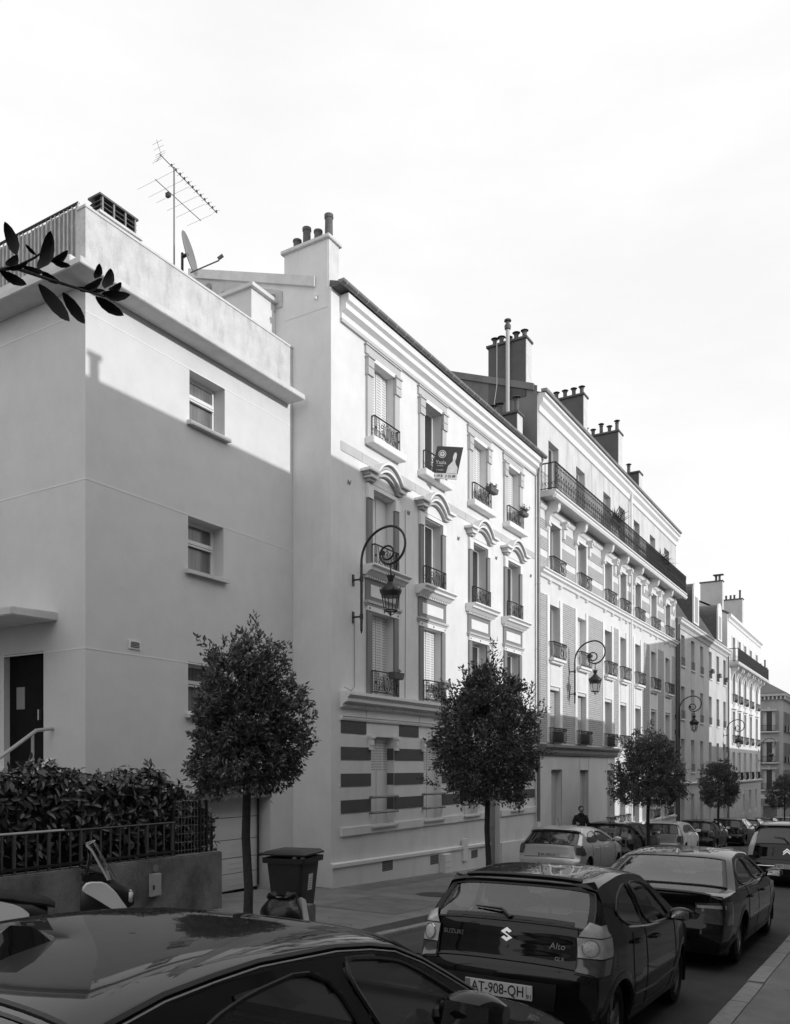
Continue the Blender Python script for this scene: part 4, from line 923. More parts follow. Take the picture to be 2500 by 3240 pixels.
b = MB(); yv = 8.45+DYS+.3; b.tube([(2.0, 8.16+DYS*1.05+.05, 7.5), (2.0, 8.16+DYS*1.05+.05, 8.62)], .085, 10); b.box(1.88, 2.12, 8.08+DYS*1.05, 8.34+DYS*1.05, 8.60, 8.64); b.build('vent_pipe', 'zinc', oa)
opposite('low house next to the tall flat roofed one, outside the picture', 16.4+DYS+.02, 30.8+DYS, 1.6+SH)
opposite('house with a sloping roof past the yard, outside the picture', 35.4+DYS, 48.8+DYS, 4.9+SH, (.2, 2.4))
opposite('low house at the far end of the near side, outside the picture', 48.82+DYS, 72, 1.15+SH)
opposite('tall house beyond the junction on the near side, outside the picture', 77, 104, 6.5+SH)

nb = thing('unseen_shade_house', 'unseen house added on the left to block sky light, outside the picture', 'house', (-13.5, -4, -1.8))  # added out of view to darken the side wall of the terrace house
b = MB(); b.box(-20, -11.2, -14, 2.0, -3, 3.9); b.build('wall', 'stucco6', nb)
b = MB(); b.prism([(-20.3, 3.9), (-10.9, 3.9), (-15.6, 6.2)], 'y', -14.3, 2.3); b.build('roof', 'lead', nb)

# ------------------------------------------------------------------ wall lamps with scrolled brackets
def street_lamp(y, dz, label):
    X = X2; L = thing('street_lamp', label, 'street lamp', (X, y, 2.62+dz), 'scrolled wall lamps along the facades')
    def z(v): return v+dz
    px = X+.20
    pts = [(px, 2.62), (px, 3.86)]+[(X+.82+.62*math.cos(R(a)), 3.94+.60*math.sin(R(a))) for a in range(176, 90, -8)]
    pts += [(X+.82+.36*math.cos(R(a)), 4.18+.36*math.sin(R(a))) for a in range(90, -91, -10)]
    c0 = (X+.76, 4.02); n = 26
    pts += [(c0[0]+.06*(1-i/n)+(.21*(1-.62*i/n))*math.cos(R(-90-470*i/n)), c0[1]+(.20*(1-.62*i/n))*math.sin(R(-90-470*i/n))) for i in range(2, n+1)]
    b = MB(); b.tube([(q[0], y, z(q[1])) for q in pts], [.026]*2+[.024]*(len(pts)-2-n+1)+[.020]*(n-1), 8); br = b.build('bracket', 'iron', L, smooth=True)
    e = pts[-1]; b = MB(); b.lathe([(.05, -.012), (.05, .012)], (e[0], y, z(e[1])), 12, axis='y'); b.build('scroll_eye', 'iron', br)
    for q in (2.89, 3.61):
        b = MB(); b.tube([(X, y, z(q)), (px, y, z(q))], .018, 6); b.tube([(px, y, z(q)-.05), (px, y, z(q)+.05)], .036, 8); b.box(X, X+.02, y-.03, y+.03, z(q)-.11, z(q)+.11); b.build('wall_fixing', 'iron', L)
    b = MB(); b.tube([(px, y, z(2.56)), (px, y, z(2.63))], [.008, .028], 8); b.build('finial', 'iron', L)
    lx = X+.86
    b = MB(); b.tube([(lx, y, z(3.82)), (lx, y, z(3.58))], .012, 6); b.build('hanger', 'iron', L)
    b = MB(); b.lathe([(.05, 3.50), (.075, 3.60), (.06, 3.60), (.04, 3.52)], (lx, y, dz), 10, False)
    for k in range(8):
        a = k*math.pi/4; b.tube([(lx+.068*math.cos(a), y+.068*math.sin(a), z(3.58)), (lx+.082*math.cos(a), y+.082*math.sin(a), z(3.635))], [.014, .004], 4)
    b.lathe([(.045, 3.49), (.07, 3.46), (.15, 3.38), (.195, 3.335), (.205, 3.31), (.205, 3.28), (.18, 3.24), (.175, 3.20), (.165, 3.20)], (lx, y, dz), 16, False); b.build('cap', 'iron', L, smooth=True)
    for k in range(8):
        b = MB(); a = k*math.pi/4; b.tube([(lx+.2*math.cos(a), y+.2*math.sin(a), z(3.30)), (lx+.215*math.cos(a), y+.215*math.sin(a), z(3.36))], [.016, .004], 4); b.build('cap_crest', 'iron', L)
    b = MB()
    for k in range(6):
        a = k*math.pi/3+.3; b.tube([(lx+.168*math.cos(a), y+.168*math.sin(a), z(3.22)), (lx+.118*math.cos(a), y+.118*math.sin(a), z(2.94))], .009, 5)
    b.tube([(lx+.12*math.cos(k*.3927), y+.12*math.sin(k*.3927), z(2.94)) for k in range(16)], .013, 6, True)
    b.tube([(lx, y, z(2.94)), (lx, y, z(2.86)), (lx, y, z(2.83))], [.012, .02, .006], 6)
    for k in range(3):
        a = k*2.09+.3; b.tube([(lx+.115*math.cos(a), y+.115*math.sin(a), z(2.935)), (lx+.05*math.cos(a), y+.05*math.sin(a), z(2.87)), (lx, y, z(2.86))], .008, 4)
    b.build('cage', 'iron', L)
    b = MB(); b.lathe([(.158, 3.20), (.108, 2.95)], (lx, y, dz), 12, False); b.build('lantern_glass', 'lampglass', L, smooth=True, fix=False)
    b = MB(); b.lathe([(.10, 3.22), (.155, 3.205)], (lx, y, dz), 12, True); b.build('reflector', 'trim', L)
    return L
street_lamp(13.49, 0, 'black scrolled wall lamp on the white house with arched hoods')
street_lamp(25.85, -.58, 'black scrolled wall lamp on the brick house with the long balcony')
street_lamp(40.64, -1.26, 'black scrolled wall lamp between the brick house and the mansard house')
street_lamp(53.2, -1.76, 'black scrolled wall lamp at the far end of the mansard house')
street_lamp(67.6, -2.45, 'farthest black scrolled wall lamp at the end of the pale house with pediments')

# ------------------------------------------------------------------ trees
def leaf_quad(b, p, d, up, l, wd, fold=.25):
    d = d.normalized(); s = d.cross(up)
    if s.length < 1e-4: s = d.cross(Vector((1, .2, .1)))
    s.normalize(); nn = s.cross(d).normalized()
    m = p+d*(l*.45)
    b.add([p, m+s*wd*.5+nn*wd*fold, p+d*l, m-s*wd*.5+nn*wd*fold], [(0, 1, 2), (0, 2, 3)])
def rvec():
    while True:
        v = Vector((random.uniform(-1, 1), random.uniform(-1, 1), random.uniform(-1, 1)))
        if .05 < v.length < 1: return v.normalized()
def tree(x, y, zt, zb, wid, label, n=7000, leaf=.065, seed=1, top=0., wisps=(), trunk=.052, lean=0., cone=2.0):
    random.seed(seed)
    g = zk(y)-.03 if x < -6.05 else zroad(y)
    t = thing('street_tree', label, 'tree', (x, y, g), 'clipped evergreen street trees')
    H = zt-zb; cz = zb+H*.40; rx = wid/2
    # trunk and limbs
    b = MB(); P = [(x+lean*.0, y, g-.1), (x+.015, y+.01, lerp(g, zb, .35)), (x-.012, y-.01, lerp(g, zb, .7)), (x, y, zb+.1), (x+.02, y, zb+H*.45), (x, y, zb+H*.85)]
    b.tube(P, [trunk*1.25, trunk*1.05, trunk, trunk*.95, trunk*.6, trunk*.2], 9); b.build('trunk', 'bark', t, smooth=True)
    b = MB()
    for k in range(16):
        a = random.uniform(0, 6.28); z0 = zb+H*random.uniform(.08, .6); rr = rx*random.uniform(.6, .9)
        b.tube([(x, y, z0), (x+rr*.5*math.cos(a), y+rr*.5*math.sin(a), z0+H*.10), (x+rr*math.cos(a), y+rr*math.sin(a), z0+H*.20)], [trunk*.45, trunk*.3, .006], 5)
    b.build('branch', 'bark', t)
    # crown: clumps of leaves through the volume, denser near the outside
    lob = [(rvec(), random.uniform(.05, .17)) for _ in range(26)]
    def rad(d):
        f = .88
        for q, s in lob: f += s*max(0, d.dot(q)-.72)/.28*1.0
        f *= 1-.20*max(0, d.z)**1.2 if d.z > 0 else 1
        return f
    b = MB(); ncl = max(60, int(n*2.3)//26)
    for _ in range(ncl):
        d = rvec(); f = rad(d)*random.uniform(.10, 1.0)**.40
        hz = (zt-cz) if d.z > 0 else (cz-zb)
        hz *= 1+.10*top*max(0, d.z)
        hxy = math.hypot(d.x, d.y)+1e-6; pw = 3.2 if d.z < 0 else cone; rxy = rx*f*(1-abs(d.z)**pw)**(1/pw); c = Vector((x+d.x/hxy*rxy, y+d.y/hxy*rxy, cz+d.z*hz*f))
        if d.z < -.6: c.z = max(c.z, zb+random.uniform(0, .12))
        cd_ = (d+rvec()*.5+Vector((0, 0, .25))).normalized()
        for _ in range(26):
            o = rvec()*random.uniform(0, .15)*(wid/1.7); ld = (cd_+rvec()*.9)
            leaf_quad(b, c+o, ld, rvec(), leaf*random.uniform(.7, 1.25), leaf*random.uniform(.34, .5))
    # shoots that break the outline
    for _ in range(int(46+20*top)):
        d = rvec(); d.z = abs(d.z)*.9-.35; d.normalize(); f = rad(d)*random.uniform(.92, 1.0); hz = (zt-cz) if d.z > 0 else (cz-zb)
        c = Vector((x+d.x*rx*f, y+d.y*rx*f, cz+d.z*hz*f)); g2 = (d*.6+Vector((0, 0, .7))+rvec()*.4).normalized()
        for k in range(14): leaf_quad(b, c+g2*.016*k*(wid/1.7), (g2+rvec()*1.1), rvec(), leaf*random.uniform(.7, 1.1), leaf*.4)
    for (dx, dy, z0, gx, gy, gz, ln) in wisps:
        c = Vector((x+dx, y+dy, z0)); g2 = Vector((gx, gy, gz)).normalized(); side = [rvec()*.16 for _ in range(6)]
        for k in range(int(ln*130)):
            s = side[k % 6]*(1-.6*k/(ln*130)); leaf_quad(b, c+g2*ln*k/(ln*130)+s*random.uniform(.2, 1), (g2+rvec()*1.0), rvec(), leaf*random.uniform(.8, 1.2), leaf*.4)
    b.build('crown', 'leaf', t, fix=False)
    return t
tree(-6.7, 7.67, 1.56, -.32, 1.27, 'round clipped evergreen tree in front of the pale garage house', 9500, .070, 11, .6, ((-.25, -.25, 1.35, -.4, -.5, .6, .32), (.1, 0, 1.5, .1, 0, 1, .3), (.33, .2, 1.2, .3, .2, .9, .3)), cone=2.3)
tree(-6.7, 14.5, 2.05, -.68, 1.85, 'taller bushy evergreen tree in front of the striped ground floor', 11500, .082, 5, .8, ((-.55, -.5, 1.1, -.4, -.3, .65, .5), (.0, .1, 1.8, .1, .1, 1, .62), (.7, .5, .9, .5, .35, .5, .35), (-.7, -.6, -.35, -.6, -.5, .3, .45), (.85, .5, .25, .8, .4, .1, .3), (.6, .45, 1.2, .2, .2, .8, .4), (-.3, -.2, 1.5, -.2, -.2, .8, .4)), cone=1.6)
tree(-6.7, 26.3, 1.15, -1.20, 2.0, 'third evergreen street tree, in front of the brick house shopfront', 9000, .085, 21, .5, ((.0, .1, 1.0, .1, .1, 1, .4), (-.6, -.5, .6, -.4, -.3, .6, .4)), trunk=.055)
tree(-6.7, 38.0, .42, -1.75, 1.55, 'fourth evergreen street tree, slim and even, before the mansard house', 6500, .085, 31, .2, trunk=.05)
tree(-6.7, 62.0, -.35, -2.75, 1.9, 'farthest street tree at the right edge of the picture', 4000, .11, 41, .2, trunk=.05)
# tree pits
for y in (7.67, 14.5, 26.3, 38.0, 62.0):
    if y > 17: 
        b = MB(); b.prism([(-7.1, y-.45), (-6.3, y-.45), (-6.1, y-.25), (-6.1, y+.25), (-6.3, y+.45), (-7.1, y+.45)], 'z', zroad(y)-.2, zk(y)-.01); tag(b.build('pavement_island', 'kerb'), kind='structure')

# near tree just out of frame whose twig hangs into the top left corner
random.seed(3)
NT = thing('overhanging_tree', 'dark twig with long leaves hanging into the top left of the picture', 'tree', (-6.5, .2, zk(.2)))
b = MB(); b.tube([(-6.5, .2, zk(.2)-.1), (-6.48, .25, 0), (-6.4, .3, 1.4), (-6.2, .4, 2.6)], [.11, .09, .07, .03], 10); b.build('trunk', 'bark', NT, smooth=True)
fpx = 2650.
def at(px, py, D):
    r = (px-1250)/fpx; th = math.atan(1600/2650); c, s = math.cos(th), math.sin(th)
    return Vector((D*(-s+r*c), D*(c+r*s), (2425-py)*D/fpx))
D0 = 3.1
tw = [at(-260, 900, 3.5), at(-60, 868, 3.2), at(40, 845, 3.1), at(150, 882, 3.08), at(270, 920, 3.05), at(330, 938, 3.03)]
b = MB(); b.tube([(-6.35, .35, 1.7), (-5.4, .9, 2.2), tuple(tw[0])]+[tuple(p) for p in tw], [.03, .018, .010, .010, .009, .007, .006, .004, .003], 6); b.build('branch', 'bark', NT, smooth=True)
t2 = [at(-60, 868, 3.2), at(0, 855, 3.12), at(60, 840, 3.08), at(110, 815, 3.05), at(130, 800, 3.05)]
b = MB(); b.tube([tuple(p) for p in t2], [.007, .006, .005, .004, .003], 5); b.build('twig', 'bark', NT)
LV = [((52, 806), (14, 700), 30), ((18, 838), (56, 806), 26), ((130, 845), (160, 730), 34), ((120, 850), (165, 765), 30), ((115, 808), (80, 772), 9), ((160, 828), (215, 792), 20), ((158, 820), (222, 840), 16),
      ((70, 842), (135, 860), 18), ((128, 858), (192, 896), 18), ((0, 858), (84, 900), 24), ((122, 898), (219, 1016), 32), ((198, 925), (268, 1024), 28), ((252, 920), (322, 880), 22), ((300, 880), (315, 833), 20), ((330, 910), (350, 848), 28),
      ((345, 915), (384, 892), 20), ((322, 928), (412, 932), 26), ((302, 940), (392, 998), 26), ((240, 908), (330, 918), 14), ((15, 850), (85, 830), 14)]
for (ax, ay), (bx, by), wpx in LV:
    D = D0+random.uniform(-.12, .12); a = at(ax, ay, D); e = at(bx, by, D+random.uniform(-.05, .05)); d = e-a; L_ = d.length
    view = Vector((-.51, .85, 0)); s = d.cross(view).normalized(); nn = s.cross(d).normalized(); wd = wpx*D/fpx*.66
    prof = [(0, .12), (.12, .55), (.3, .92), (.55, 1.0), (.8, .72), (.93, .36), (1, .02)]
    b = MB(); rows = []
    for t_, w_ in prof:
        c = a+d*t_+nn*(.02*math.sin(t_*3.1)); rows.append([c+s*wd*w_-nn*.006*w_, c+nn*.004, c-s*wd*w_-nn*.006*w_])
    b.grid(rows); b.build('leaf', 'leaf3', NT, smooth=60, fix=False)

# ------------------------------------------------------------------ low wall, fence and hedge
LW = thing('garden_wall', 'low stained concrete wall under the fence in front of the hedge', 'wall', (-8.9, 4, zfac(4)))
b = MB(); b.hexa([(-9.0, -8, -3), (-8.78, -8, -3), (-8.78, 9.50, -3), (-9.0, 9.50, -3), (-9.0, -8, -1.24), (-8.78, -8, -1.24), (-8.78, 9.50, -1.28), (-9.0, 9.50, -1.28)]); b.build('wall_body', 'lowwall', LW, bevel=.02)
b = MB(); b.hexa([(-9.98, 9.30, -3), (-9.01, 9.30, -3), (-9.01, 9.50, -3), (-9.98, 9.50, -3), (-9.98, 9.30, -1.28), (-9.01, 9.30, -1.28), (-9.01, 9.50, -1.28), (-9.98, 9.50, -1.28)]); b.build('return_wall', 'lowwall', LW)
UB = thing('utility_box', 'small pale utility box set against the low stained wall', 'utility box', (-8.74, 8.25, -1.9))
b = MB(); b.box(-8.78, -8.72, 8.04, 8.22, -1.78, -1.47); b.build('door', 'box', UB, bevel=.006)
b = MB(); b.box(-8.719, -8.716, 8.055, 8.205, -1.765, -1.485); b.build('panel', 'box', UB)
b = MB(); b.box(-8.72, -8.705, 8.06, 8.08, -1.68, -1.62); b.build('lock', 'ink', UB)
b = MB(); b.lathe([(.05, 0), (.05, .01)], (-8.778, 8.16, -1.40), 12, axis='x'); b.build('disc', 'trim_d', UB)
FN = thing('railing_fence', 'dark iron railing along the top of the low garden wall', 'fence', (-8.9, 5, -1.28))
b = MB(); b.tube([(-8.86, -8, -.80), (-8.86, 8.6, -.80)], .016, 6); b.build('top_rail', 'iron', FN)
b = MB(); b.tube([(-8.86, 2, -.79), (-8.86, 6.75, -.79)], .017, 8); b.build('handrail', 'alup', FN, smooth=True)
b = MB(); b.box(-8.88, -8.84, -8, 8.6, -1.225, -1.195); b.build('bottom_rail', 'iron', FN)
y = 3.9
while y < 8.6:
    b = MB(); r_ = .016 if int(y*10) % 5 == 0 else .009; b.box(-8.86-r_, -8.86+r_, y-r_, y+r_, -1.27, -.80); b.build('picket', 'zincd', FN); y += .155
GM = thing('mesh_gate', 'wire mesh panel and post at the end of the hedge beside the garage', 'gate', (-8.95, 9.1, -1.28))
b = MB(); k = 0
for k in range(12): y = 8.66+k*.065; b.tube([(-8.92, y, -1.27), (-8.92, y, -.52)], .005, 4)
for k in range(7): z = -1.22+k*.12; b.tube([(-8.92, 8.63, z), (-8.92, 9.40, z)], .003, 4)
b.build('wire_mesh', 'zinc', GM)
for y, zt in ((8.63, -.50), (9.16, -.50), (9.40, -.90), (9.30, -.5)):
    b = MB(); b.box(-8.94, -8.90, y-.015, y+.015, -1.28, zt); b.build('post', 'iron', GM)
b = MB(); b.tube([(-8.92, 9.16, -1.20), (-8.92, 9.45, -1.20)], .014, 5); b.build('bar', 'zincd', GM)
random.seed(9)
HG = thing('laurel_hedge', 'dark glossy laurel hedge behind the iron railing', 'hedge', (-9.3, 6, -1.28))
b = MB()
ys = [2.5+.3*i for i in range(24)]
def htop(y): return -.13+.07*math.sin(y*3.1)+.05*math.sin(y*7.7)-(.50*max(0, (y-8.2)/1.2)**1.5)
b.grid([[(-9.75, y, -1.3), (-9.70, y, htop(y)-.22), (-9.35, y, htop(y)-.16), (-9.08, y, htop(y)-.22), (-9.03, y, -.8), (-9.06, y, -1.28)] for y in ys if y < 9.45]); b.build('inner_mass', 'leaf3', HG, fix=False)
def biglive():
    b = MB(); prof = [(0, .1), (.15, .6), (.4, 1), (.65, .9), (.88, .45), (1, .02)]
    b.grid([[(-.5*.42*w_, t_, .10*w_-.15*t_*t_), (0, t_, -.15*t_*t_), (.5*.42*w_, t_, .10*w_-.15*t_*t_)] for t_, w_ in prof]); return b
LM = biglive().mesh('leaf', smooth=60, fix=False); LM.materials.append(MT['leaf2'])
rest = MB()
def hpoint():
    y = random.uniform(4.2, 9.52); k = random.random(); top = htop(y)
    if k < .62: return Vector((-9.0+random.uniform(-.10, .06), y, lerp(-1.2, top, random.random()**.75))), Vector((.8, random.uniform(-.4, .3), random.uniform(-.5, .6)))
    return Vector((random.uniform(-9.7, -8.98), y, top+random.uniform(-.12, .06))), Vector((random.uniform(-.2, .6), random.uniform(-.5, .4), .8))
for i in range(3600):
    p, nn = hpoint(); s = random.uniform(.09, .15)
    q = (nn.normalized()+rvec()*.55).normalized(); d = rvec(); d = (d-q*d.dot(q)); d.z -= .35; d = (d-q*d.dot(q)).normalized(); sd_ = d.cross(q).normalized()
    Mx = Matrix((sd_, d, q)).transposed().to_4x4()
    if i < 260 and p.x > -9.06:
        o = bpy.data.objects.new('leaf', LM); COL.objects.link(o); o.parent = HG; o.matrix_local = Matrix.Translation(p-WL[HG.name]+Vector((.03, 0, 0))) @ Mx @ Matrix.Scale(s, 4)
    else:
        k = len(rest.v); Mt = Matrix.Translation(p) @ Mx @ Matrix.Scale(s, 4)
        rest.add([Mt @ v.co for v in LM.vertices], [tuple(f.vertices) for f in LM.polygons])
for i in range(26):   # upright shoots on the top
    y = random.uniform(4.5, 9.0); c = Vector((random.uniform(-9.6, -9.0), y, htop(y)-.03)); 
    for k in range(7):
        q = (rvec()+Vector((.3, 0, .4))).normalized(); d = (Vector((0, 0, 1))+rvec()*.8).normalized(); d = (d-q*d.dot(q)).normalized(); Mt = Matrix.Translation(c+Vector((0, 0, .022*k))) @ Matrix((d.cross(q), d, q)).transposed().to_4x4() @ Matrix.Scale(random.uniform(.07, .11), 4)
        rest.add([Mt @ v.co for v in LM.vertices], [tuple(f.vertices) for f in LM.polygons])
tag(rest.build('foliage', 'leaf2', HG, smooth=60, fix=False), kind='stuff')

# ------------------------------------------------------------------ wheelie bin and rubbish
def bin_():
    g = lerp(zk(8.75), zfac(8.75), .25); t = thing('wheelie_bin', 'tall dark wheelie bin with a white sticker standing on the pavement', 'bin', (-6.84, 8.74, g), local=True, rot=(0, 0, R(12)))
    def ring(w_, d_, z, n=6, r=.05):
        P = []
        for cx, cy, a0 in ((w_-r, d_-r, 0), (-w_+r, d_-r, 90), (-w_+r, -d_+r, 180), (w_-r, -d_+r, 270)):
            P += [(cx+r*math.cos(R(a0+90*i/n)), cy+r*math.sin(R(a0+90*i/n)), z) for i in range(n+1)]
        return P
    b = MB(); b.grid([ring(.185, .20, .03), ring(.19, .205, .06), ring(.255, .28, .86), ring(.255, .28, .88)], True); b.add(ring(.185, .20, .03), [tuple(range(28))]); b.build('body', 'bin', t, smooth=True)
    b = MB(); b.grid([ring(.255, .28, .86), ring(.30, .325, .865), ring(.305, .33, .93), ring(.27, .30, .935), ring(.26, .285, .9)], True); b.build('rim', 'bin', t, smooth=True)
    b = MB(); b.grid([ring(.31, .335, .965), ring(.315, .34, .985), ring(.27, .30, 1.015), ring(.1, .12, 1.03)], True); b.add(ring(.1, .12, 1.03), [tuple(range(28))]); b.add(ring(.31, .335, .965), [tuple(range(28))]); b.build('lid', 'bin', t, smooth=True)
    b = MB(); b.tube([(-.31, -.28, .98), (-.36, -.25, .965), (-.36, .25, .965), (-.31, .28, .98)], .02, 8); b.build('handle', 'bin', t)
    for y in (-.17, .17):
        b = MB(); b.lathe([(.09, -.02), (.10, 0), (.09, .02)], (-.20, y, .10), 16, axis='y'); b.build('wheel', 'rubber', t)
    b = MB(); b.hexa([(.228, -.05, .50), (.234, -.05, .50), (.234, .07, .50), (.228, .07, .50), (.245, -.05, .71), (.2515, -.05, .71), (.2515, .07, .71), (.245, .07, .71)]); st = b.build('sticker', 'paper', t)
    for k in range(5):
        b = MB(); z = .525+k*.03; xx = .234+.0175*(z-.50)/.21; b.box(xx+.0005, xx+.002, -.035, .05-.012*(k % 2), z, z+.008); b.build('print_line', 'mid', st)
    b = MB(); b.lathe([(.02, 0), (.035, .02), (.0, .035)], (.16, -.29, .925), 8); b.build('litter', 'paper', t)
    b = MB(); b.lathe([(.02, 0), (.03, .02), (.0, .03)], (.26, -.27, .925), 8); b.build('litter', 'paper', t)
bin_()
random.seed(14)
def bag(x, y, r, h, label):
    g = lerp(zk(y), zfac(y), .2); t = thing('rubbish_bag', label, 'rubbish bag', (x, y, g))
    b = MB(); rows = []; n = 20
    ph = [random.uniform(0, 6) for _ in range(6)]
    for i in range(12):
        u = i/11; rr = r*(.80+.22*math.sin(u*3.0))*(1 if u < .7 else 1-.9*(u-.7))
        rows.append([(x+rr*(1+.09*math.sin(3*a+ph[0]+u*4)+.06*math.sin(7*a+ph[1]-u*6)+.04*math.sin(11*a+ph[2]))*math.cos(a), y+rr*(1+.08*math.sin(4*a+ph[3]+u*5)+.05*math.sin(9*a+ph[4]))*math.sin(a), g+.005+h*u) for a in [2*math.pi*k/n for k in range(n)]])
    rows.append([(x+(p[0]-x)*1.25, y+(p[1]-y)*1.25, p[2]+.03+.018*math.sin(5*k_+ph[5])+.014*math.sin(2.3*k_)) for k_, p in enumerate(rows[-1])]); rows.append([(x+(p[0]-x)*.5, y+(p[1]-y)*.5, g+h*.82) for p in rows[-1]])
    b.grid(rows, True); b.add(rows[-1], [tuple(range(n))]); b.build('sack', 'bag', t, smooth=60)
    b = MB(); b.box(x-.10, x+.02, y-.12, y+.02, g+h*.7, g+h*1.02); b.build('rubbish', 'lowwall', t, bevel=.02)
    return t
bag(-6.56, 8.16, .25, .46, 'black rubbish sack slumped between tree trunk and wheelie bin')
cx_ = thing('waste_carton', 'crumpled pale carton stuck beside the black rubbish sack', 'carton', (-6.36, 8.32, zk(8.3)))
b = MB(); b.hexa([(-6.40, 8.30, zk(8.3)), (-6.26, 8.24, zk(8.3)), (-6.24, 8.34, zk(8.3)), (-6.38, 8.40, zk(8.3)), (-6.44, 8.30, zk(8.3)+.44), (-6.34, 8.26, zk(8.3)+.47), (-6.33, 8.34, zk(8.3)+.43), (-6.43, 8.38, zk(8.3)+.45)]); b.build('flap', 'coping', cx_)
b = MB(); b.box(-6.42, -6.30, 8.36, 8.50, zk(8.3), zk(8.3)+.36); b.build('side', 'lowwall', cx_)

# ------------------------------------------------------------------ letting board, planters
SG = thing('letting_board', 'tilted estate agent board with phone number hung on a balcony railing', 'sign', (-8.9, 16.5, 6.45))
def pan(a, c, off=0): pass
A = [Vector((-8.97, 16.38, 6.42)), Vector((-8.72, 16.50, 6.40)), Vector((-8.48, 16.70, 6.40))]
U = Vector((.15, .04, .70))
b = MB(); nn = Vector((.5, -.86, 0)).normalized()
b.hexa([A[0], A[1], A[1]-nn*.02, A[0]-nn*.02, A[0]+U, A[1]+U, A[1]+U-nn*.02, A[0]+U-nn*.02]); lp = b.build('panel', 'signd', SG)
b = MB(); n2 = (A[2]-A[1]).cross(U).normalized(); b.hexa([A[1], A[2], A[2]-nn*.02, A[1]-nn*.02, A[1]+U, A[2]+U, A[2]+U-nn*.02, A[1]+U-nn*.02]); rp = b.build('panel', 'signd', SG)
def on_board(o, e, u, v, off=.004):   # frame on the panel: origin o, horizontal edge e, at fraction u, v
    ex = e.normalized(); nz_ = ex.cross(U.normalized()).normalized(); ey = nz_.cross(ex); p = o+e*u+U*v+nz_*off-WL[SG.name]
    return Matrix(((ex.x, ey.x, nz_.x, p.x), (ex.y, ey.y, nz_.y, p.y), (ex.z, ey.z, nz_.z, p.z), (0, 0, 0, 1)))
e1, e2 = A[1]-A[0], A[2]-A[1]
text('lettering', 'Yazla', .115, 'signl', lp, on_board(A[0], e1, .58, .50))
text('lettering', 'immobilier', .035, 'signl', lp, on_board(A[0], e1, .58, .40))
text('lettering', 'à vendre', .045, 'signl', lp, on_board(A[0], e1, .62, .27))
def disc(mx, r0, r1, m, par, name):
    b = MB(); n = 24; rows = [[tuple(mx @ Vector((r*math.cos(2*math.pi*k/n), r*math.sin(2*math.pi*k/n), 0))) for k in range(n)] for r in (r0, r1)]
    b.grid(rows, True); me = b.mesh(name, fix=False); o = bpy.data.objects.new(name, me); me.materials.append(MT[m]); COL.objects.link(o); o.parent = par; return o
disc(on_board(A[0], e1, .55, .76), .072, .086, 'signl', lp, 'logo_ring'); disc(on_board(A[0], e1, .55, .76), .001, .055, 'signl', lp, 'logo_disc')
text('logo_mark', '+', .12, 'ink', lp, on_board(A[0], e1, .55, .76, .008))
# phone strip along the bottom of both panels
for o_, e_, pr, tx in ((A[0], e1, lp, '06 19 8'), (A[1], e2, rp, '2 25 89')):
    b = MB(); nzz = e_.normalized().cross(U.normalized()).normalized()*.003
    b.add([o_+nzz, o_+e_+nzz, o_+e_+U*.17+nzz, o_+U*.17+nzz], [(0, 1, 2, 3)]); b.build('phone_strip', 'signl', pr, fix=False)
    text('phone_number', tx, .078, 'ink', pr, on_board(o_, e_, .5, .085, .007))
# printed portrait as a plain pale silhouette
b = MB(); nzz = e2.normalized().cross(U.normalized()).normalized()*.004
sil = [(.14, .18), (.94, .18), (.90, .36), (.72, .46), (.62, .56), (.66, .66), (.64, .78), (.54, .84), (.44, .80), (.40, .68), (.45, .56), (.36, .50), (.18, .40)]
b.add([A[1]+e2*u+U*v+nzz for u, v in sil], [tuple(range(len(sil)))]); b.build('printed_portrait', 'signl', rp, fix=False)

def planter(x, y0, y1, z, label, plants=14, h=.13, leafy=True, m='terra', seed=0, size=.12):
    random.seed(100+seed); t = thing('planter', label, 'planter', (x, (y0+y1)/2, z), 'planters hung on the window railings')
    b = MB(); b.hexa([(x-.07, y0+.02, z), (x+.07, y0+.02, z), (x+.07, y1-.02, z), (x-.07, y1-.02, z), (x-.09, y0, z+h), (x+.09, y0, z+h), (x+.09, y1, z+h), (x-.09, y1, z+h)]); b.build('trough', m, t, bevel=.01)
    b = MB(); b.box(x-.08, x+.08, y0+.01, y1-.01, z+h-.015, z+h-.004); b.build('soil', 'soil', t)
    if plants:
        b = MB()
        for k in range(plants):
            p = Vector((x+random.uniform(-.05, .05), random.uniform(y0+.03, y1-.03), z+h)); g = (rvec()*.7+Vector((.2, 0, 1))).normalized(); ln = random.uniform(.5, 1)*size
            b.tube([p, p+g*ln*.6, p+g*ln+Vector((.04, 0, -.02))], .004, 3)
            for q in range(6): leaf_quad(b, p+g*ln*(.4+.1*q), rvec()+g*.4, rvec(), .055, .028)
        b.build('plant', 'plant', t, fix=False)
    return t
planter(X2+.24, 19.20, 19.66, 6.92, 'box planter on the third top floor window of the white house', 12, seed=1)
planter(X2+.22, 21.32, 21.74, 6.88, 'small overgrown planter on the last top floor window of the white house', 26, .10, seed=2, size=.2)
planter(X2+.16, 14.66, 15.06, 1.80, 'dark planter on the first floor railing above the ground floor cornice', 2, .14, seed=3)
planter(X2+.16, 16.80, 17.16, 1.78, 'grey planter on the second first floor railing of the white house', 3, .14, m='zinc', seed=4)
planter(BX-.12, 29.2, 30.2, 8.62, 'spiky plant in a trough on the long balcony, nearer one', 0, .12, seed=5)
planter(BX-.12, 36.0, 37.2, 8.62, 'spiky plant in a trough on the long balcony, farther one', 0, .12, seed=6)
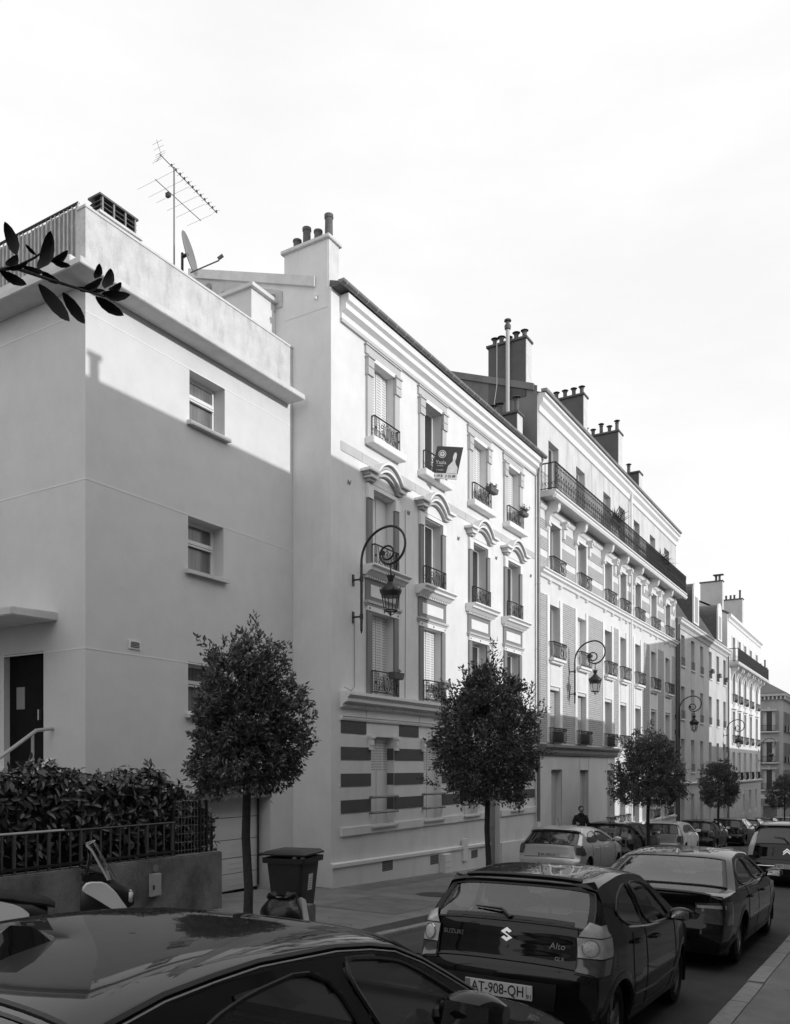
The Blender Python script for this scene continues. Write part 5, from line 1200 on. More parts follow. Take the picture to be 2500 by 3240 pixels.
for nm, yy in (('x', 29.4), ('y', 30.0), ('z', 36.2), ('w', 37.0)):
    P_ = [o for o in SC.objects if o.get('category') == 'planter' and abs(WL[o.name].y-yy) < 1.2][0]
    b = MB()
    for k in range(34):
        g = (rvec()+Vector((0, 0, .7))).normalized(); p = Vector((BX-.12, yy, 8.72)); s = g.cross(Vector((.3, .2, 1))).normalized()*.02; ln = random.uniform(.35, .7)
        b.add([p-s, p+s, p+g*ln*.6+s*.8, p+g*ln+Vector((0, 0, -.05)), p+g*ln*.6-s*.8], [(0, 1, 2, 4), (4, 2, 3)])
    b.build('spiky_plant', 'plant', P_, fix=False)
for yy, zz_, tx in ((49.15, 5.2, 'first'), (51.3, 5.15, 'second'), (53.5, 5.1, 'third')):
    planter(X2+.12, yy-.3, yy+.3, zz_, 'flower box on the %s sunlit upper window of the mansard house' % tx, 14, .12, seed=int(yy))

# ------------------------------------------------------------------ cars
def catmull(P, k):
    out = []; n = len(P)
    for i in range(n-1):
        p0, p1, p2, p3 = P[max(i-1, 0)], P[i], P[i+1], P[min(i+2, n-1)]
        d1 = math.dist(p1[:2], p2[:2])+1e-6; da = math.dist(p0[:2], p1[:2]) or d1; db = math.dist(p2[:2], p3[:2]) or d1
        for j in range(k):
            t = j/k; q = []
            for c in range(len(p1)):
                m1 = ((p2[c]-p0[c])/(d1+da))*d1 if i > 0 else (p2[c]-p1[c]); m2 = ((p3[c]-p1[c])/(d1+db))*d1 if i < n-2 else (p2[c]-p1[c])
                h = (2*t**3-3*t*t+1)*p1[c]+(t**3-2*t*t+t)*m1+(-2*t**3+3*t*t)*p2[c]+(t**3-t*t)*m2; q.append(h)
            out.append(tuple(q))
    out.append(tuple(P[-1])); return out
def inpoly(p, poly):
    c = False; x, y = p
    for (a, b), (d, e) in zip(poly, poly[1:]+poly[:1]):
        if (b > y) != (e > y) and x < (d-a)*(y-b)/(e-b)+a: c = not c
    return c
def chaikin(P, n=2):
    for _ in range(n):
        Q = []
        for a, b in zip(P, P[1:]+P[:1]): Q += [(a[0]*.8+b[0]*.2, a[1]*.8+b[1]*.2), (a[0]*.2+b[0]*.8, a[1]*.2+b[1]*.8)]
        P = Q
    return P
class Car:
    """body surface = a strip swept along the centre line profile (rear bumper, tailgate, roof, windscreen, bonnet, nose) plus two flanks x = hw(y, z)"""
    SS = [0, .15, .3, .45, .58, .70, .80, .88, .94, .975, 1.0]
    def __init__(s, name, label, X, Y, prof, W, A, B, paint, win, rw, ws, wheels, rwheel=.29, cut=True, yaw=0., group='parked cars', k=7, zb=.20):
        s.zb = zb; s.W = W/2; s.A = A; s.B = B; s.paint = paint
        yc = Y+1.8; s.t = thing(name, label, 'car', (X, Y, zroad(Y)+(.02 if KL < X < KR else 0)), group, local=True, rot=(-math.atan(.047), 0, yaw))
        s.P = catmull(prof, k); s.K = k; n = len(s.P)
        s.E = []; s.Nn = []
        for i in range(n):
            a = s.P[max(i-1, 0)]; b = s.P[min(i+1, n-1)]; dy, dz = b[0]-a[0], b[1]-a[1]; l = math.hypot(dy, dz) or 1
            nn = (dz/l, -dy/l)           # inward normal (profile runs rear -> roof -> front)
            s.Nn.append(nn); d = s.P[i][2]; s.E.append((s.P[i][0]+nn[0]*d, max(zb+.002, s.P[i][1]+nn[1]*d)))
        s.yr = min(e[0] for e in s.E); s.yf = max(e[0] for e in s.E)
        s.win = win; s.rw, s.ws = rw, ws; b = MB()
        holes = [chaikin(w, 2) for w in win] if cut else []
        def hole_t(i): return cut and any(q and q[0]*k <= i < q[1]*k for q in (rw, ws))
        rows = [[s.sp(i, v) for v in s.SS] for i in range(n)]
        for sg in (1, -1):
            for i in range(n-1):
                for j in range(len(s.SS)-1):
                    lim = (rw if (rw and rw[0]*k <= i < rw[1]*k) else ws)
                    if hole_t(i) and s.SS[j+1] <= lim[2]: continue
                    q = [rows[i][j], rows[i][j+1], rows[i+1][j+1], rows[i+1][j]]; b.quad(*[(sg*p[0], p[1], p[2]) for p in (q if sg > 0 else q[::-1])])
            nr = 34 if cut else 16
            cols = []
            for i in range(n):
                ey, ez = s.E[i]; cols.append([(s.hw(ey, lerp(ez, zb, r/nr)), ey, lerp(ez, zb, r/nr)) for r in range(nr+1)])
            for i in range(n-1):
                for r in range(nr):
                    q = [cols[i][r], cols[i][r+1], cols[i+1][r+1], cols[i+1][r]]; cy = sum(p[1] for p in q)/4; cz = sum(p[2] for p in q)/4
                    if any((cy-wy)**2+(cz-rwheel)**2 < (rwheel+.045)**2 for wy in wheels): continue
                    if any(inpoly((cy, cz), h) for h in holes): continue
                    b.quad(*[(sg*p[0], p[1], p[2]) for p in q])
        s.body = b.build('body', paint, s.t, smooth=42, weld=.0008)
        # dark inner liner: floor and wheel arches
        b = MB(); b.box(-s.W+.12, s.W-.12, s.yr+.25, s.yf-.25, .16, .24)
        for wy in wheels:
            for sg in (1, -1):
                x1 = s.hw(wy, rwheel)-.01; R_ = rwheel+.06
                b.grid([[(sg*x, wy+R_*math.cos(R(a)), rwheel+R_*math.sin(R(a))) for a in range(-20, 201, 20)] for x in (x1, x1-.26)])
                b.grid([[(sg*(x1-.24), wy+q*math.cos(R(a)), rwheel+q*math.sin(R(a))) for a in range(-20, 201, 20)] for q in (.02, R_)])
        b.build('underbody', 'black', s.t, fix=False)
        for wy in wheels:      # arch lips and wheels
            for sg in (1, -1):
                b = MB(); rows_ = []
                for a in range(-35, 216, 10):
                    q = []
                    for rr, o in ((rwheel+.02, -.012), (rwheel+.03, .006), (rwheel+.065, .005), (rwheel+.085, .0)):
                        y_, z_ = wy+rr*math.cos(R(a)), rwheel+rr*math.sin(R(a)); q.append((sg*(s.hw(y_, z_)+o), y_, z_))
                    if q[-1][2] > zb-.01: rows_.append(q)
                b.grid(rows_); b.build('wheel_arch', paint, s.t, smooth=60, fix=False)
                x1 = s.hw(wy, rwheel)-.015
                w_ = MB(); w_.lathe([(rwheel*.62, -.20), (rwheel*.93, -.20), (rwheel, -.17), (rwheel, -.05), (rwheel*.95, -.01), (rwheel*.72, .0), (rwheel*.66, -.02)], (0, wy, rwheel), 28, False, 'x')
                if sg < 0: w_.v = [(-x, y, z) for x, y, z in w_.v]
                w_.v = [(x+sg*x1, y, z) for x, y, z in w_.v]; wh = w_.build('wheel', 'rubber', s.t, smooth=True, fix=False)
                r_ = MB(); r_.lathe([(rwheel*.67, -.03), (rwheel*.64, -.02), (rwheel*.62, -.05)], (0, wy, rwheel), 28, False, 'x')
                for q in range(5):
                    a = q*1.2566+.3; c_, s_ = math.cos(a), math.sin(a)
                    r_.add([(-.03, wy+.05*c_-.035*s_, rwheel+.05*s_+.035*c_), (-.03, wy+.05*c_+.035*s_, rwheel+.05*s_-.035*c_), (-.025, wy+rwheel*.64*c_+.05*s_, rwheel+rwheel*.64*s_-.05*c_), (-.025, wy+rwheel*.64*c_-.05*s_, rwheel+rwheel*.64*s_+.05*c_)], [(0, 1, 2, 3)])
                r_.lathe([(.06, -.04), (.06, -.02), (.03, -.012), (.0, -.012)], (0, wy, rwheel), 14, False, 'x')
                r_.lathe([(.0, -.09), (rwheel*.62, -.09)], (0, wy, rwheel), 20, False, 'x')
                if sg < 0: r_.v = [(-x, y, z) for x, y, z in r_.v]
                r_.v = [(x+sg*x1, y, z) for x, y, z in r_.v]; r_.build('rim', 'rim', wh, fix=False)
        # glass
        gm_ = 'cglass' if cut else 'cglass_d'
        for nm, q in (('rear_window', rw), ('windscreen', ws)):
            if not q: continue
            i0, i1 = int(q[0]*k), int(q[1]*k); ss = [v for v in s.SS if v <= q[2]]; b = MB()
            vv = [-v for v in ss[::-1]]+ss[1:]
            b.grid([[s.sp(i, v, .004) for v in vv] for i in range(i0, i1+1)]); g_ = b.build(nm, 'rglass' if (cut and nm == 'rear_window') else gm_, s.t, smooth=60, fix=False)
            pth = [s.sp(i0, v, .004) for v in vv]+[s.sp(i, vv[-1], .004) for i in range(i0+1, i1)]+[s.sp(i1, v, .004) for v in vv[::-1]]+[s.sp(i, vv[0], .004) for i in range(i1-1, i0, -1)]
            b = MB(); b.tube(pth, .010, 5, True)
            if cut:
                for i, e in ((i0, 1), (i1, -1)): b.grid([[s.sp(lerp(i, i+e*max(1, (i1-i0)*w_/9), 1), v, .007) for v in vv] for w_ in (0, .45, .9)])
                e_ = .07
                for sg in (1, -1): b.grid([[s.sp(i, sg*lerp(q[2], q[2]-e_, u), .007) for u in (0, 1)] for i in range(i0, i1+1)])
            b.build('glass_border', 'black', g_, smooth=60, fix=False)
        for sg in (1, -1):
            for w in win:
                pl = chaikin(w, 2); s.side_patch('side_window', pl, gm_, sg, -.002 if cut else .004, seal=.009 if cut else .008)
        if cut: s.interior()
    def hw(s, y, z): return s.W*table(s.A, z)*table(s.B, y)
    def sp(s, i, v, off=0):     # point on the strip at station i (may be fractional), lateral v
        i = max(0, min(len(s.P)-1.0001, i)); a = int(i); f = i-a; sg = -1 if v < 0 else 1; u = abs(v); out = []
        for j in (a, a+1):
            ex = s.hw(*s.E[j]); d = s.P[j][2]*(.32*u*u+.68*u**6); 
            out.append((sg*ex*u, s.P[j][0]+s.Nn[j][0]*(d-off), max(s.zb+.002, s.P[j][1]+s.Nn[j][1]*(d-off))))
        return tuple(lerp(out[0][c], out[1][c], f) for c in range(3))
    def side_patch(s, name, pl, m, sg, off=.004, seal=0., parent=None):
        b = MB(); y0 = min(p[0] for p in pl); y1 = max(p[0] for p in pl); rows = []
        n = 18
        for i in range(n+1):
            y = lerp(y0+.002, y1-.002, i/n); zs = []
            for (a, c), (d, e) in zip(pl, pl[1:]+pl[:1]):
                if (a > y) != (d > y): zs.append(c+(e-c)*(y-a)/(d-a))
            if len(zs) < 2: continue
            lo, hi = min(zs), max(zs); rows.append([(sg*(s.hw(y, lerp(lo, hi, j/5))+off), y, lerp(lo, hi, j/5)) for j in range(6)])
        b.grid(rows); o = b.build(name, m, parent or s.t, smooth=60, fix=False)
        if seal:
            b = MB(); b.tube([(sg*(s.hw(y, z)+.004), y, z) for y, z in pl], seal, 5, True); b.build('window_seal', 'black', o, smooth=60)
        return o
    def side_line(s, pts, sg, r=.005, name='panel_gap', m='ink', off=.0, parent=None):
        P = []
        for (a, b_), (c, d) in zip(pts, pts[1:]):
            for j in range(6): y, z = lerp(a, c, j/6), lerp(b_, d, j/6); P.append((sg*(s.hw(y, z)+off), y, z))
        P.append((sg*(s.hw(*pts[-1])+off), *pts[-1])); b = MB(); b.tube(P, r, 4); return b.build(name, m, parent or s.body, smooth=60)
    def iz(s, z, front=False):   # station of the strip whose centre line first reaches height z
        rng = range(len(s.P)-1)
        if front: rng = range(len(s.P)-2, -1, -1)
        for i in rng:
            a, b_ = s.P[i][1], s.P[i+1][1]
            if min(a, b_) <= z <= max(a, b_) and a != b_: return i+(z-a)/(b_-a)
        return 0
    def iy(s, y):               # station on top at length y
        for i in range(len(s.P)-1):
            if s.P[i][0] <= y <= s.P[i+1][0] and s.P[i][1] > s.zb+.45: return i+(y-s.P[i][0])/(s.P[i+1][0]-s.P[i][0]+1e-9)
        return 0
    def rear_patch(s, name, z0, z1, v0, v1, m, off=.008, nz_=6, nv=6, parent=None):
        b = MB(); i0, i1 = s.iz(z0), s.iz(z1); b.grid([[s.sp(lerp(i0, i1, a/nz_), lerp(v0, v1, c/nv), off) for c in range(nv+1)] for a in range(nz_+1)])
        return b.build(name, m, parent or s.t, smooth=60, fix=False)
    def corner_lamp(s, z0, z1, v0, ylen, m, sg, off=.012, front=False, shape=None, parent=None, name='tail_light', n=8):
        b = MB(); rows = []
        for a in range(n+1):
            z = lerp(z0, z1, a/n); i = s.iz(z, front); f = shape(a/n) if shape else (1, 1); row = []
            for c in range(6): row.append(s.sp(i, sg*lerp(1-(1-v0)*f[0], 1, c/5), off))
            ey = row[-1][1]; ez = row[-1][2]
            for c in range(1, 6):
                y = ey+(1 if not front else -1)*ylen*f[1]*c/5; row.append((sg*(s.hw(y, ez)+off*(1-.6*c/5)), y, ez))
            rows.append(row)
        b.grid(rows); return b.build(name, m, parent or s.t, smooth=60, fix=False)
    def mirror(s, y, z, sg, m=None, size=1.):
        x = s.hw(y, z); b = MB(); rows = []
        for a in range(7):
            u = a/6; rr = math.sin(math.pi*(.12+.80*u))**.6
            rows.append([(sg*(x+.03+.20*size*u), y+.07*math.cos(t)*rr*size+.03*u, z+.04+.065*math.sin(t)*rr*size) for t in [2*math.pi*k/12 for k in range(12)]])
        b.grid(rows, True); b.add(rows[-1], [tuple(range(12))]); b.add(rows[0], [tuple(range(12))]); o = b.build('door_mirror', m or s.paint, s.t, smooth=60)
        b = MB(); b.tube([(sg*(x-.02), y+.02, z), (sg*(x+.10), y+.02, z+.02)], .03, 6); b.build('mirror_arm', 'black', o)
        b = MB(); b.add([(sg*(x+.05+.16*size*u_), y-.055*size, z+.04+v_*.045*size) for u_, v_ in ((0, -.8), (1, -.9), (1, .8), (.1, .9))], [(0, 1, 2, 3)]); b.build('mirror_glass', 'chrome', o, fix=False)
    def handle(s, y, z, sg, m=None):
        b = MB(); x = s.hw(y, z); b.tube([(sg*(x), y-.08, z), (sg*(x+.03), y-.06, z), (sg*(x+.03), y+.06, z), (sg*x, y+.08, z)], .014, 6); b.build('door_handle', m or s.paint, s.t, smooth=True)
    def interior(s):
        yr, yf = s.yr, s.yf; ys = [p[0] for w in s.win for p in w]; y0, y1 = min(ys), max(ys); zb_ = min(p[1] for w in s.win for p in w)
        b = MB(); b.box(-s.W*.8, s.W*.8, y1-.35, y1+.35, .3, zb_-.02); b.build('dashboard', 'black', s.t, bevel=.05)
        for k, (sx, yy) in enumerate(((-.36, y1-.95), (.36, y1-.95))):
            b = MB(); b.hexa([(sx-.22, yy, .3), (sx+.22, yy, .3), (sx+.22, yy+.45, .3), (sx-.22, yy+.45, .3), (sx-.22, yy, .5), (sx+.22, yy, .5), (sx+.22, yy+.45, .55), (sx-.22, yy+.45, .55)])
            b.hexa([(sx-.22, yy-.06, .45), (sx+.22, yy-.06, .45), (sx+.22, yy+.08, .45), (sx-.22, yy+.08, .45), (sx-.17, yy-.20, zb_+.10), (sx+.17, yy-.20, zb_+.10), (sx+.17, yy-.10, zb_+.10), (sx-.17, yy-.10, zb_+.10)])
            st = b.build('seat', 'seat', s.t, bevel=.03)
            b = MB(); b.box(sx-.12, sx+.12, yy-.24, yy-.15, zb_+.14, zb_+.30); b.build('headrest', 'seat', st, bevel=.03)
        b = MB(); b.box(-s.W*.78, s.W*.78, y0+.25, y0+.45, .35, zb_-.02); b.build('rear_seat', 'seat', s.t, bevel=.04)
        for sx in (-.35, .35):
            b = MB(); b.box(sx-.12, sx+.12, y0+.24, y0+.33, zb_-.02, zb_+.12); b.build('headrest', 'seat', s.t, bevel=.03)
        b = MB(); b.tube([(-.36+.17*math.cos(t), y1-.42+.05*math.sin(t), zb_-.02+.17*math.sin(t)) for t in [2*math.pi*i/20 for i in range(20)]], .014, 5, True); b.build('steering_wheel', 'black', s.t)
    def plate(s, z, body, sub=None, y=None, w=.52, h=.105, m='plate'):
        i = s.iz(z); p = s.sp(i, 0, .0); y = p[1]-.016 if y is None else y
        b = MB(); b.box(-w/2, w/2, y-.008, y+.004, z-h/2, z+h/2); o = b.build('number_plate', m, s.t, bevel=.003)
        b = MB(); b.box(-w/2+.004, -w/2+.042, y-.0095, y-.008, z-h/2+.005, z+h/2-.005); b.box(w/2-.046, w/2-.042, y-.0095, y-.008, z-h/2+.005, z+h/2-.005); b.build('plate_band', 'mid', o)
        M_ = Matrix.Translation((-.004, y-.010, z)) @ Matrix.Rotation(R(90), 4, 'X')
        text('plate_lettering', body, h*.98, 'ink', o, M_, .001, sx=.80 if len(body) > 8 else .9)
        if sub: text('plate_lettering', sub, h*.40, 'ink', o, Matrix.Translation((w/2-.022, y-.010, z-h*.25)) @ Matrix.Rotation(R(90), 4, 'X'), .001)
        return o
    def rtext(s, body, z, x, size, m='chrome', shear=0., sx=1.):
        i = s.iz(z); ex = s.hw(*s.E[int(i)]); p = s.sp(i, x/ex, .006); q = s.sp(i+1, x/ex, .006); r_ = s.sp(i, min(1, x/ex+.08), .006)
        up = (Vector(q)-Vector(p)).normalized(); rt = (Vector(r_)-Vector(p)).normalized(); nn = rt.cross(up).normalized(); up = nn.cross(rt)
        M_ = Matrix(((rt.x, up.x, nn.x, p[0]), (rt.y, up.y, nn.y, p[1]), (rt.z, up.z, nn.z, p[2]), (0, 0, 0, 1)))
        return text('badge_lettering', body, size, m, s.body, M_, .003, shear=shear, sx=sx), M_
    def wiper(s, z, l=.45, x0=0.):
        i = s.iz(z); b = MB(); b.tube([s.sp(i, x0, .02), s.sp(i+1.2, x0-.12, .03), s.sp(i+1.6, x0-l, .02)], [.018, .012, .006], 5); b.lathe([(.03, 0), (.03, .03)], s.sp(i, x0, .0), 8, axis='y'); b.build('rear_wiper', 'black', s.t)
    def shape_on_rear(s, name, M_, pts, m, th=.006):
        b = MB(); n = len(pts); vs = [tuple(M_ @ Vector((x, y, 0))) for x, y in pts]+[tuple(M_ @ Vector((x, y, th))) for x, y in pts]
        b.add(vs, [tuple(range(n-1, -1, -1)), tuple(range(n, 2*n))]+[(i, (i+1) % n, n+(i+1) % n, n+i) for i in range(n)]); return b.build(name, m, s.body)

AH = [(.2, .925), (.34, .965), (.5, .995), (.62, 1.0), (.78, .985), (.88, .955)]
# ---- foreground black coupe (only its roof and upper right side are in view)
prof = [(.06, .22, .05), (.0, .38, .07), (.02, .58, .09), (.06, .70, .09), (.10, .86, .07), (.22, .93, .05), (.75, .955, .05), (1.30, 1.20, .05), (1.52, 1.285, .05), (1.75, 1.335, .055), (2.15, 1.372, .06), (2.6, 1.362, .06), (2.86, 1.335, .055), (3.02, 1.295, .05), (3.62, .935, .05), (3.85, .875, .05), (4.35, .79, .08), (4.62, .70, .10), (4.74, .56, .10), (4.76, .40, .08), (4.70, .22, .05)]
BB = [(0, .84), (.12, .90), (.4, .955), (.9, .985), (1.5, 1), (3.2, 1), (3.9, .975), (4.4, .91), (4.66, .82), (4.76, .74)]
CP = Car('parked_car', 'black two door car in the foreground with shark fin aerial on its roof', -2.30, -.28, prof, 1.80, AH+[(.93, .925), (1.12, .81), (1.28, .70), (1.40, .62)], BB, 'paint_k',
         [[(1.48, .93), (1.66, 1.10), (2.0, 1.225), (2.48, 1.268), (2.60, .935)], [(2.70, .94), (2.58, 1.268), (2.84, 1.235), (2.98, 1.20), (3.36, .975), (3.38, .945)]], (6, 8, .94), (13, 14, .94), [.92, 3.78], .31)
for sg in (1, -1):
    CP.mirror(3.04, 1.0, sg, size=1.2); CP.handle(2.3, .80, sg)
    CP.side_line([(2.30, .93), (2.28, .6), (2.32, .28), (3.25, .26), (3.42, .5), (3.44, .9)], sg)
    rl = [(y, table([(1.0, 1.06), (1.3, 1.165), (1.52, 1.245), (1.75, 1.29), (2.15, 1.322), (2.6, 1.312), (2.86, 1.287), (3.02, 1.25), (3.62, .92)], y)-.008) for y in (1.0, 1.2, 1.4, 1.6, 1.8, 2.0, 2.2, 2.4, 2.6, 2.8, 2.95, 3.1, 3.3, 3.45, 3.58)]
    CP.side_line(rl, sg, .010, 'roof_gutter', 'ink', .002); CP.side_line([(y, z-.015) for y, z in rl], sg, .0035, 'gutter_trim', 'alup', .002)
b = MB(); b.tube([CP.sp(CP.iy(1.52), v, .001) for v in [-1+.1*i for i in range(21)]], .006, 4); b.build('roof_seam', 'ink', CP.body)
CP.side_line([(1.53, 1.235), (1.57, 1.15), (1.50, 1.05), (1.3, .95)], 1, .006, 'roof_seam')
b = MB(); fx = .02; y0 = 1.66; zz_ = 1.325
fin = [(0, .0, .045), (.05, .06, .042), (.10, .092, .036), (.17, .08, .028), (.25, .042, .02), (.31, .004, .005)]
rows = [[(fx-w_*1.15, y0+u, zz_-.015+.02*(u > 0)), (fx-w_*.8, y0+u, zz_+h*.4), (fx-w_*.18, y0+u, zz_+h), (fx+w_*.18, y0+u, zz_+h), (fx+w_*.8, y0+u, zz_+h*.4), (fx+w_*1.15, y0+u, zz_-.015+.02*(u > 0))] for u, h, w_ in fin]
b.grid(rows); b.build('roof_aerial', 'paint_k', CP.t, smooth=60)
# ---- dark Alto-like hatchback
prof = [(.05, .22, .05), (.0, .34, .07), (.0, .60, .09), (.03, .675, .08), (.055, .70, .07), (.07, .80, .085), (.10, .965, .09), (.34, 1.205, .075), (.33, 1.24, .06), (.42, 1.265, .05), (.70, 1.30, .05), (1.05, 1.325, .05), (1.42, 1.30, .05), (1.60, 1.255, .05), (2.22, .92, .05), (2.40, .87, .06), (2.75, .79, .09), (2.95, .69, .10), (3.06, .54, .10), (3.06, .36, .08), (3.02, .22, .05)]
BB = [(0, .84), (.10, .915), (.3, .965), (.6, .99), (1.0, 1), (2.2, 1), (2.5, .97), (2.8, .92), (2.96, .84), (3.06, .76)]
AL = Car('parked_car', 'small black hatchback with clear tall tail lamps and French number plate', -2.46, 5.50, prof, 1.52, [(.2, .92), (.32, .965), (.48, .995), (.62, 1.0), (.80, .985), (.90, .96), (.95, .935), (1.10, .86), (1.21, .785), (1.33, .71)], BB, 'paint_n',
         [[(.52, 1.02), (.68, 1.13), (.92, 1.20), (1.02, 1.21), (1.09, .89), (.72, .93)], [(1.15, .885), (1.08, 1.21), (1.32, 1.205), (1.52, 1.165), (1.92, .88), (1.92, .855)]], (6, 7, .94), (13, 14, .94), [.50, 2.52], .27)
for sg in (1, -1):
    AL.mirror(1.84, .865, sg, 'black', .9); AL.handle(.84, .80, sg); AL.handle(1.36, .775, sg)
    AL.side_line([(.70, .915), (1.15, .875), (1.95, .845)], sg, .010, 'belt_trim', 'chrome', .008)
    AL.side_line([(.78, .87), (.76, .62), (.86, .30), (1.18, .27), (1.14, .62), (1.12, .86)], sg); AL.side_line([(1.18, .27), (2.0, .27), (2.12, .5), (2.06, .84)], sg)
    AL.side_line([(.82, .40), (1.4, .37), (2.1, .40)], sg, .014, 'sill_crease', 'paint_n', .0)
    shp = lambda u: ((1.0, 1.0) if u < .55 else (1-.55*(u-.55)/.45, 1-.45*(u-.55)/.45))
    lt = AL.corner_lamp(.66, 1.03, .77, .18, 'black', sg, .012, shape=shp)
    AL.corner_lamp(.672, .752, .79, .165, 'lensd', sg, .020, parent=lt, name='reflex_lens')
    AL.corner_lamp(.762, .895, .785, .17, 'lens', sg, .020, parent=lt, name='clear_lens')
    AL.corner_lamp(.905, 1.02, .80, .16, 'lens', sg, .020, shape=lambda u: (1-.5*u, 1-.4*u), parent=lt, name='upper_lens')
    i = AL.iz(.828); c = Vector(AL.sp(i, sg*.905, .018)); b = MB(); ax = Vector((sg*.45, -1, .1)).normalized(); qm = ax.to_track_quat('Z', 'Y').to_matrix()
    b.grid([[tuple(c+qm @ Vector((r*math.cos(2*math.pi*k/20), r*math.sin(2*math.pi*k/20), h))) for k in range(20)] for r, h in ((.056, -.03), (.056, .006), (.048, .010), (.001, .012))], True); b.build('lamp_bulb_lens', 'bulb', lt, smooth=60); b = MB(); b.tube([tuple(c+qm @ Vector((.058*math.cos(2*math.pi*k/20), .058*math.sin(2*math.pi*k/20), .008))) for k in range(20)], .004, 4, True); b.build('lamp_ring', 'chrome', lt)
AL.rear_patch('bumper_insert', .38, .57, -.62, .62, 'black', .012)
AL.plate(.49, 'AT-908-QH', '91')
for v in ((-.80, .80),):
    b = MB(); i = AL.iz(.69); b.tube([AL.sp(i, -.82+1.64*k/20, .003) for k in range(21)], .007, 4); b.build('panel_gap', 'ink', AL.body)
for sg in (1, -1):
    b = MB(); b.tube([AL.sp(AL.iz(lerp(.69, .96, k/6)), sg*.79, .002) for k in range(7)], .005, 4); b.build('panel_gap', 'ink', AL.body)
AL.rtext('SUZUKI', .845, -.42, .046, 'rim', sx=1.1); AL.rtext('Alto', .82, .40, .064, 'rim', shear=.15); AL.rtext('GLX', .735, .42, .036, 'rim')
_, M_ = AL.rtext(' ', .87, .02, .05)
AL.shape_on_rear('badge', M_ @ Matrix.Scale(.85, 4), [(-.055, .02), (.0, .058), (.045, .028), (.02, .012), (.0, .025), (-.018, .014), (.052, -.028), (.0, -.062), (-.05, -.032), (-.025, -.016), (.0, -.030), (.016, -.020)], 'chrome')
b = MB(); b.lathe([(.016, 0), (.016, .006), (.006, .008)], tuple(M_ @ Vector((0, -.085, .0))), 10, axis='y'); b.build('lock_barrel', 'chrome', AL.body)
AL.wiper(.975, .45, .05); AL.rear_patch('parcel_shelf_trim', .975, 1.0, -.75, .75, 'black', .008)
b = MB(); b.tube([AL.sp(AL.iy(.40), v, .012) for v in [-.8+.1*i for i in range(17)]], .016, 6); b.build('spoiler_edge', 'black', AL.t, smooth=60)
# ---- dark saloon with small boot and spoiler lip
prof = [(.06, .20, .05), (.0, .32, .08), (.0, .48, .10), (.03, .56, .10), (.05, .72, .10), (.04, .86, .08), (.10, .875, .06), (.55, .90, .05), (.66, .91, .05), (1.28, 1.195, .055), (1.50, 1.245, .05), (1.95, 1.29, .055), (2.4, 1.285, .055), (2.62, 1.25, .05), (3.45, .87, .05), (3.65, .84, .05), (4.15, .76, .09), (4.45, .66, .11), (4.60, .50, .11), (4.62, .36, .08), (4.56, .20, .05)]
BB = [(0, .83), (.10, .90), (.3, .95), (.8, .985), (1.3, 1), (3.2, 1), (3.8, .97), (4.2, .91), (4.5, .82), (4.62, .74)]
SA = Car('parked_car', 'dark saloon with chrome window line and boot spoiler parked ahead of the small hatchback', -2.46, 9.62, prof, 1.80, [(.2, .92), (.34, .965), (.5, .995), (.62, 1.0), (.76, .985), (.84, .955), (.88, .925), (1.05, .82), (1.19, .73), (1.30, .66)], BB, 'paint_n',
         [[(1.0, .90), (1.30, 1.09), (1.66, 1.17), (1.98, 1.175), (2.02, .895)], [(2.08, .895), (2.05, 1.175), (2.36, 1.165), (2.58, 1.125), (3.06, .90)]], (8, 9, .90), (13, 14, .94), [.95, 3.72], .30)
for sg in (1, -1):
    SA.mirror(3.05, .90, sg); SA.handle(1.35, .76, sg); SA.handle(2.35, .76, sg)
    SA.side_line([(.95, .885), (2.0, .882), (3.1, .885)], sg, .009, 'belt_trim', 'chrome', .006)
    SA.side_line([(1.30, .88), (1.25, .6), (1.38, .27), (2.03, .26), (2.04, .88)], sg); SA.side_line([(2.03, .26), (3.1, .26), (3.2, .88)], sg)
    lt = SA.corner_lamp(.55, .76, .62, .22, 'lensd', sg, .010, shape=lambda u: (1, 1) if u > .4 else (.72, 1))
    SA.corner_lamp(.705, .735, .64, .0, 'lens', sg, .014, shape=lambda u: (1.0, 1.0), parent=lt, name='reversing_lens')
SA.plate(.64, '  -320-UB', None); SA.rtext('320d', .79, .40, .075, sx=1.2)
b = MB(); i = SA.iz(.865); b.tube([tuple(Vector(SA.sp(i+.6, v, .0))+Vector((0, -.015, .012))) for v in [-.86+.086*q for q in range(21)]], .020, 6); b.build('spoiler', 'paint_n', SA.t, smooth=60)
b = MB(); p = SA.sp(SA.iy(1.42), 0, 0); b.grid([[(w_*c, p[1]+u, p[2]+h*k-.005) for c, k in ((-1, 0), (-.5, .8), (0, 1), (.5, .8), (1, 0))] for u, h, w_ in ((0, .0, .03), (.02, .06, .03), (.08, .055, .025), (.16, .01, .012))]); b.build('roof_aerial', 'paint_g', SA.t, smooth=60)
SA.rear_patch('exhaust_apron', .22, .34, -.6, .6, 'black', .010)
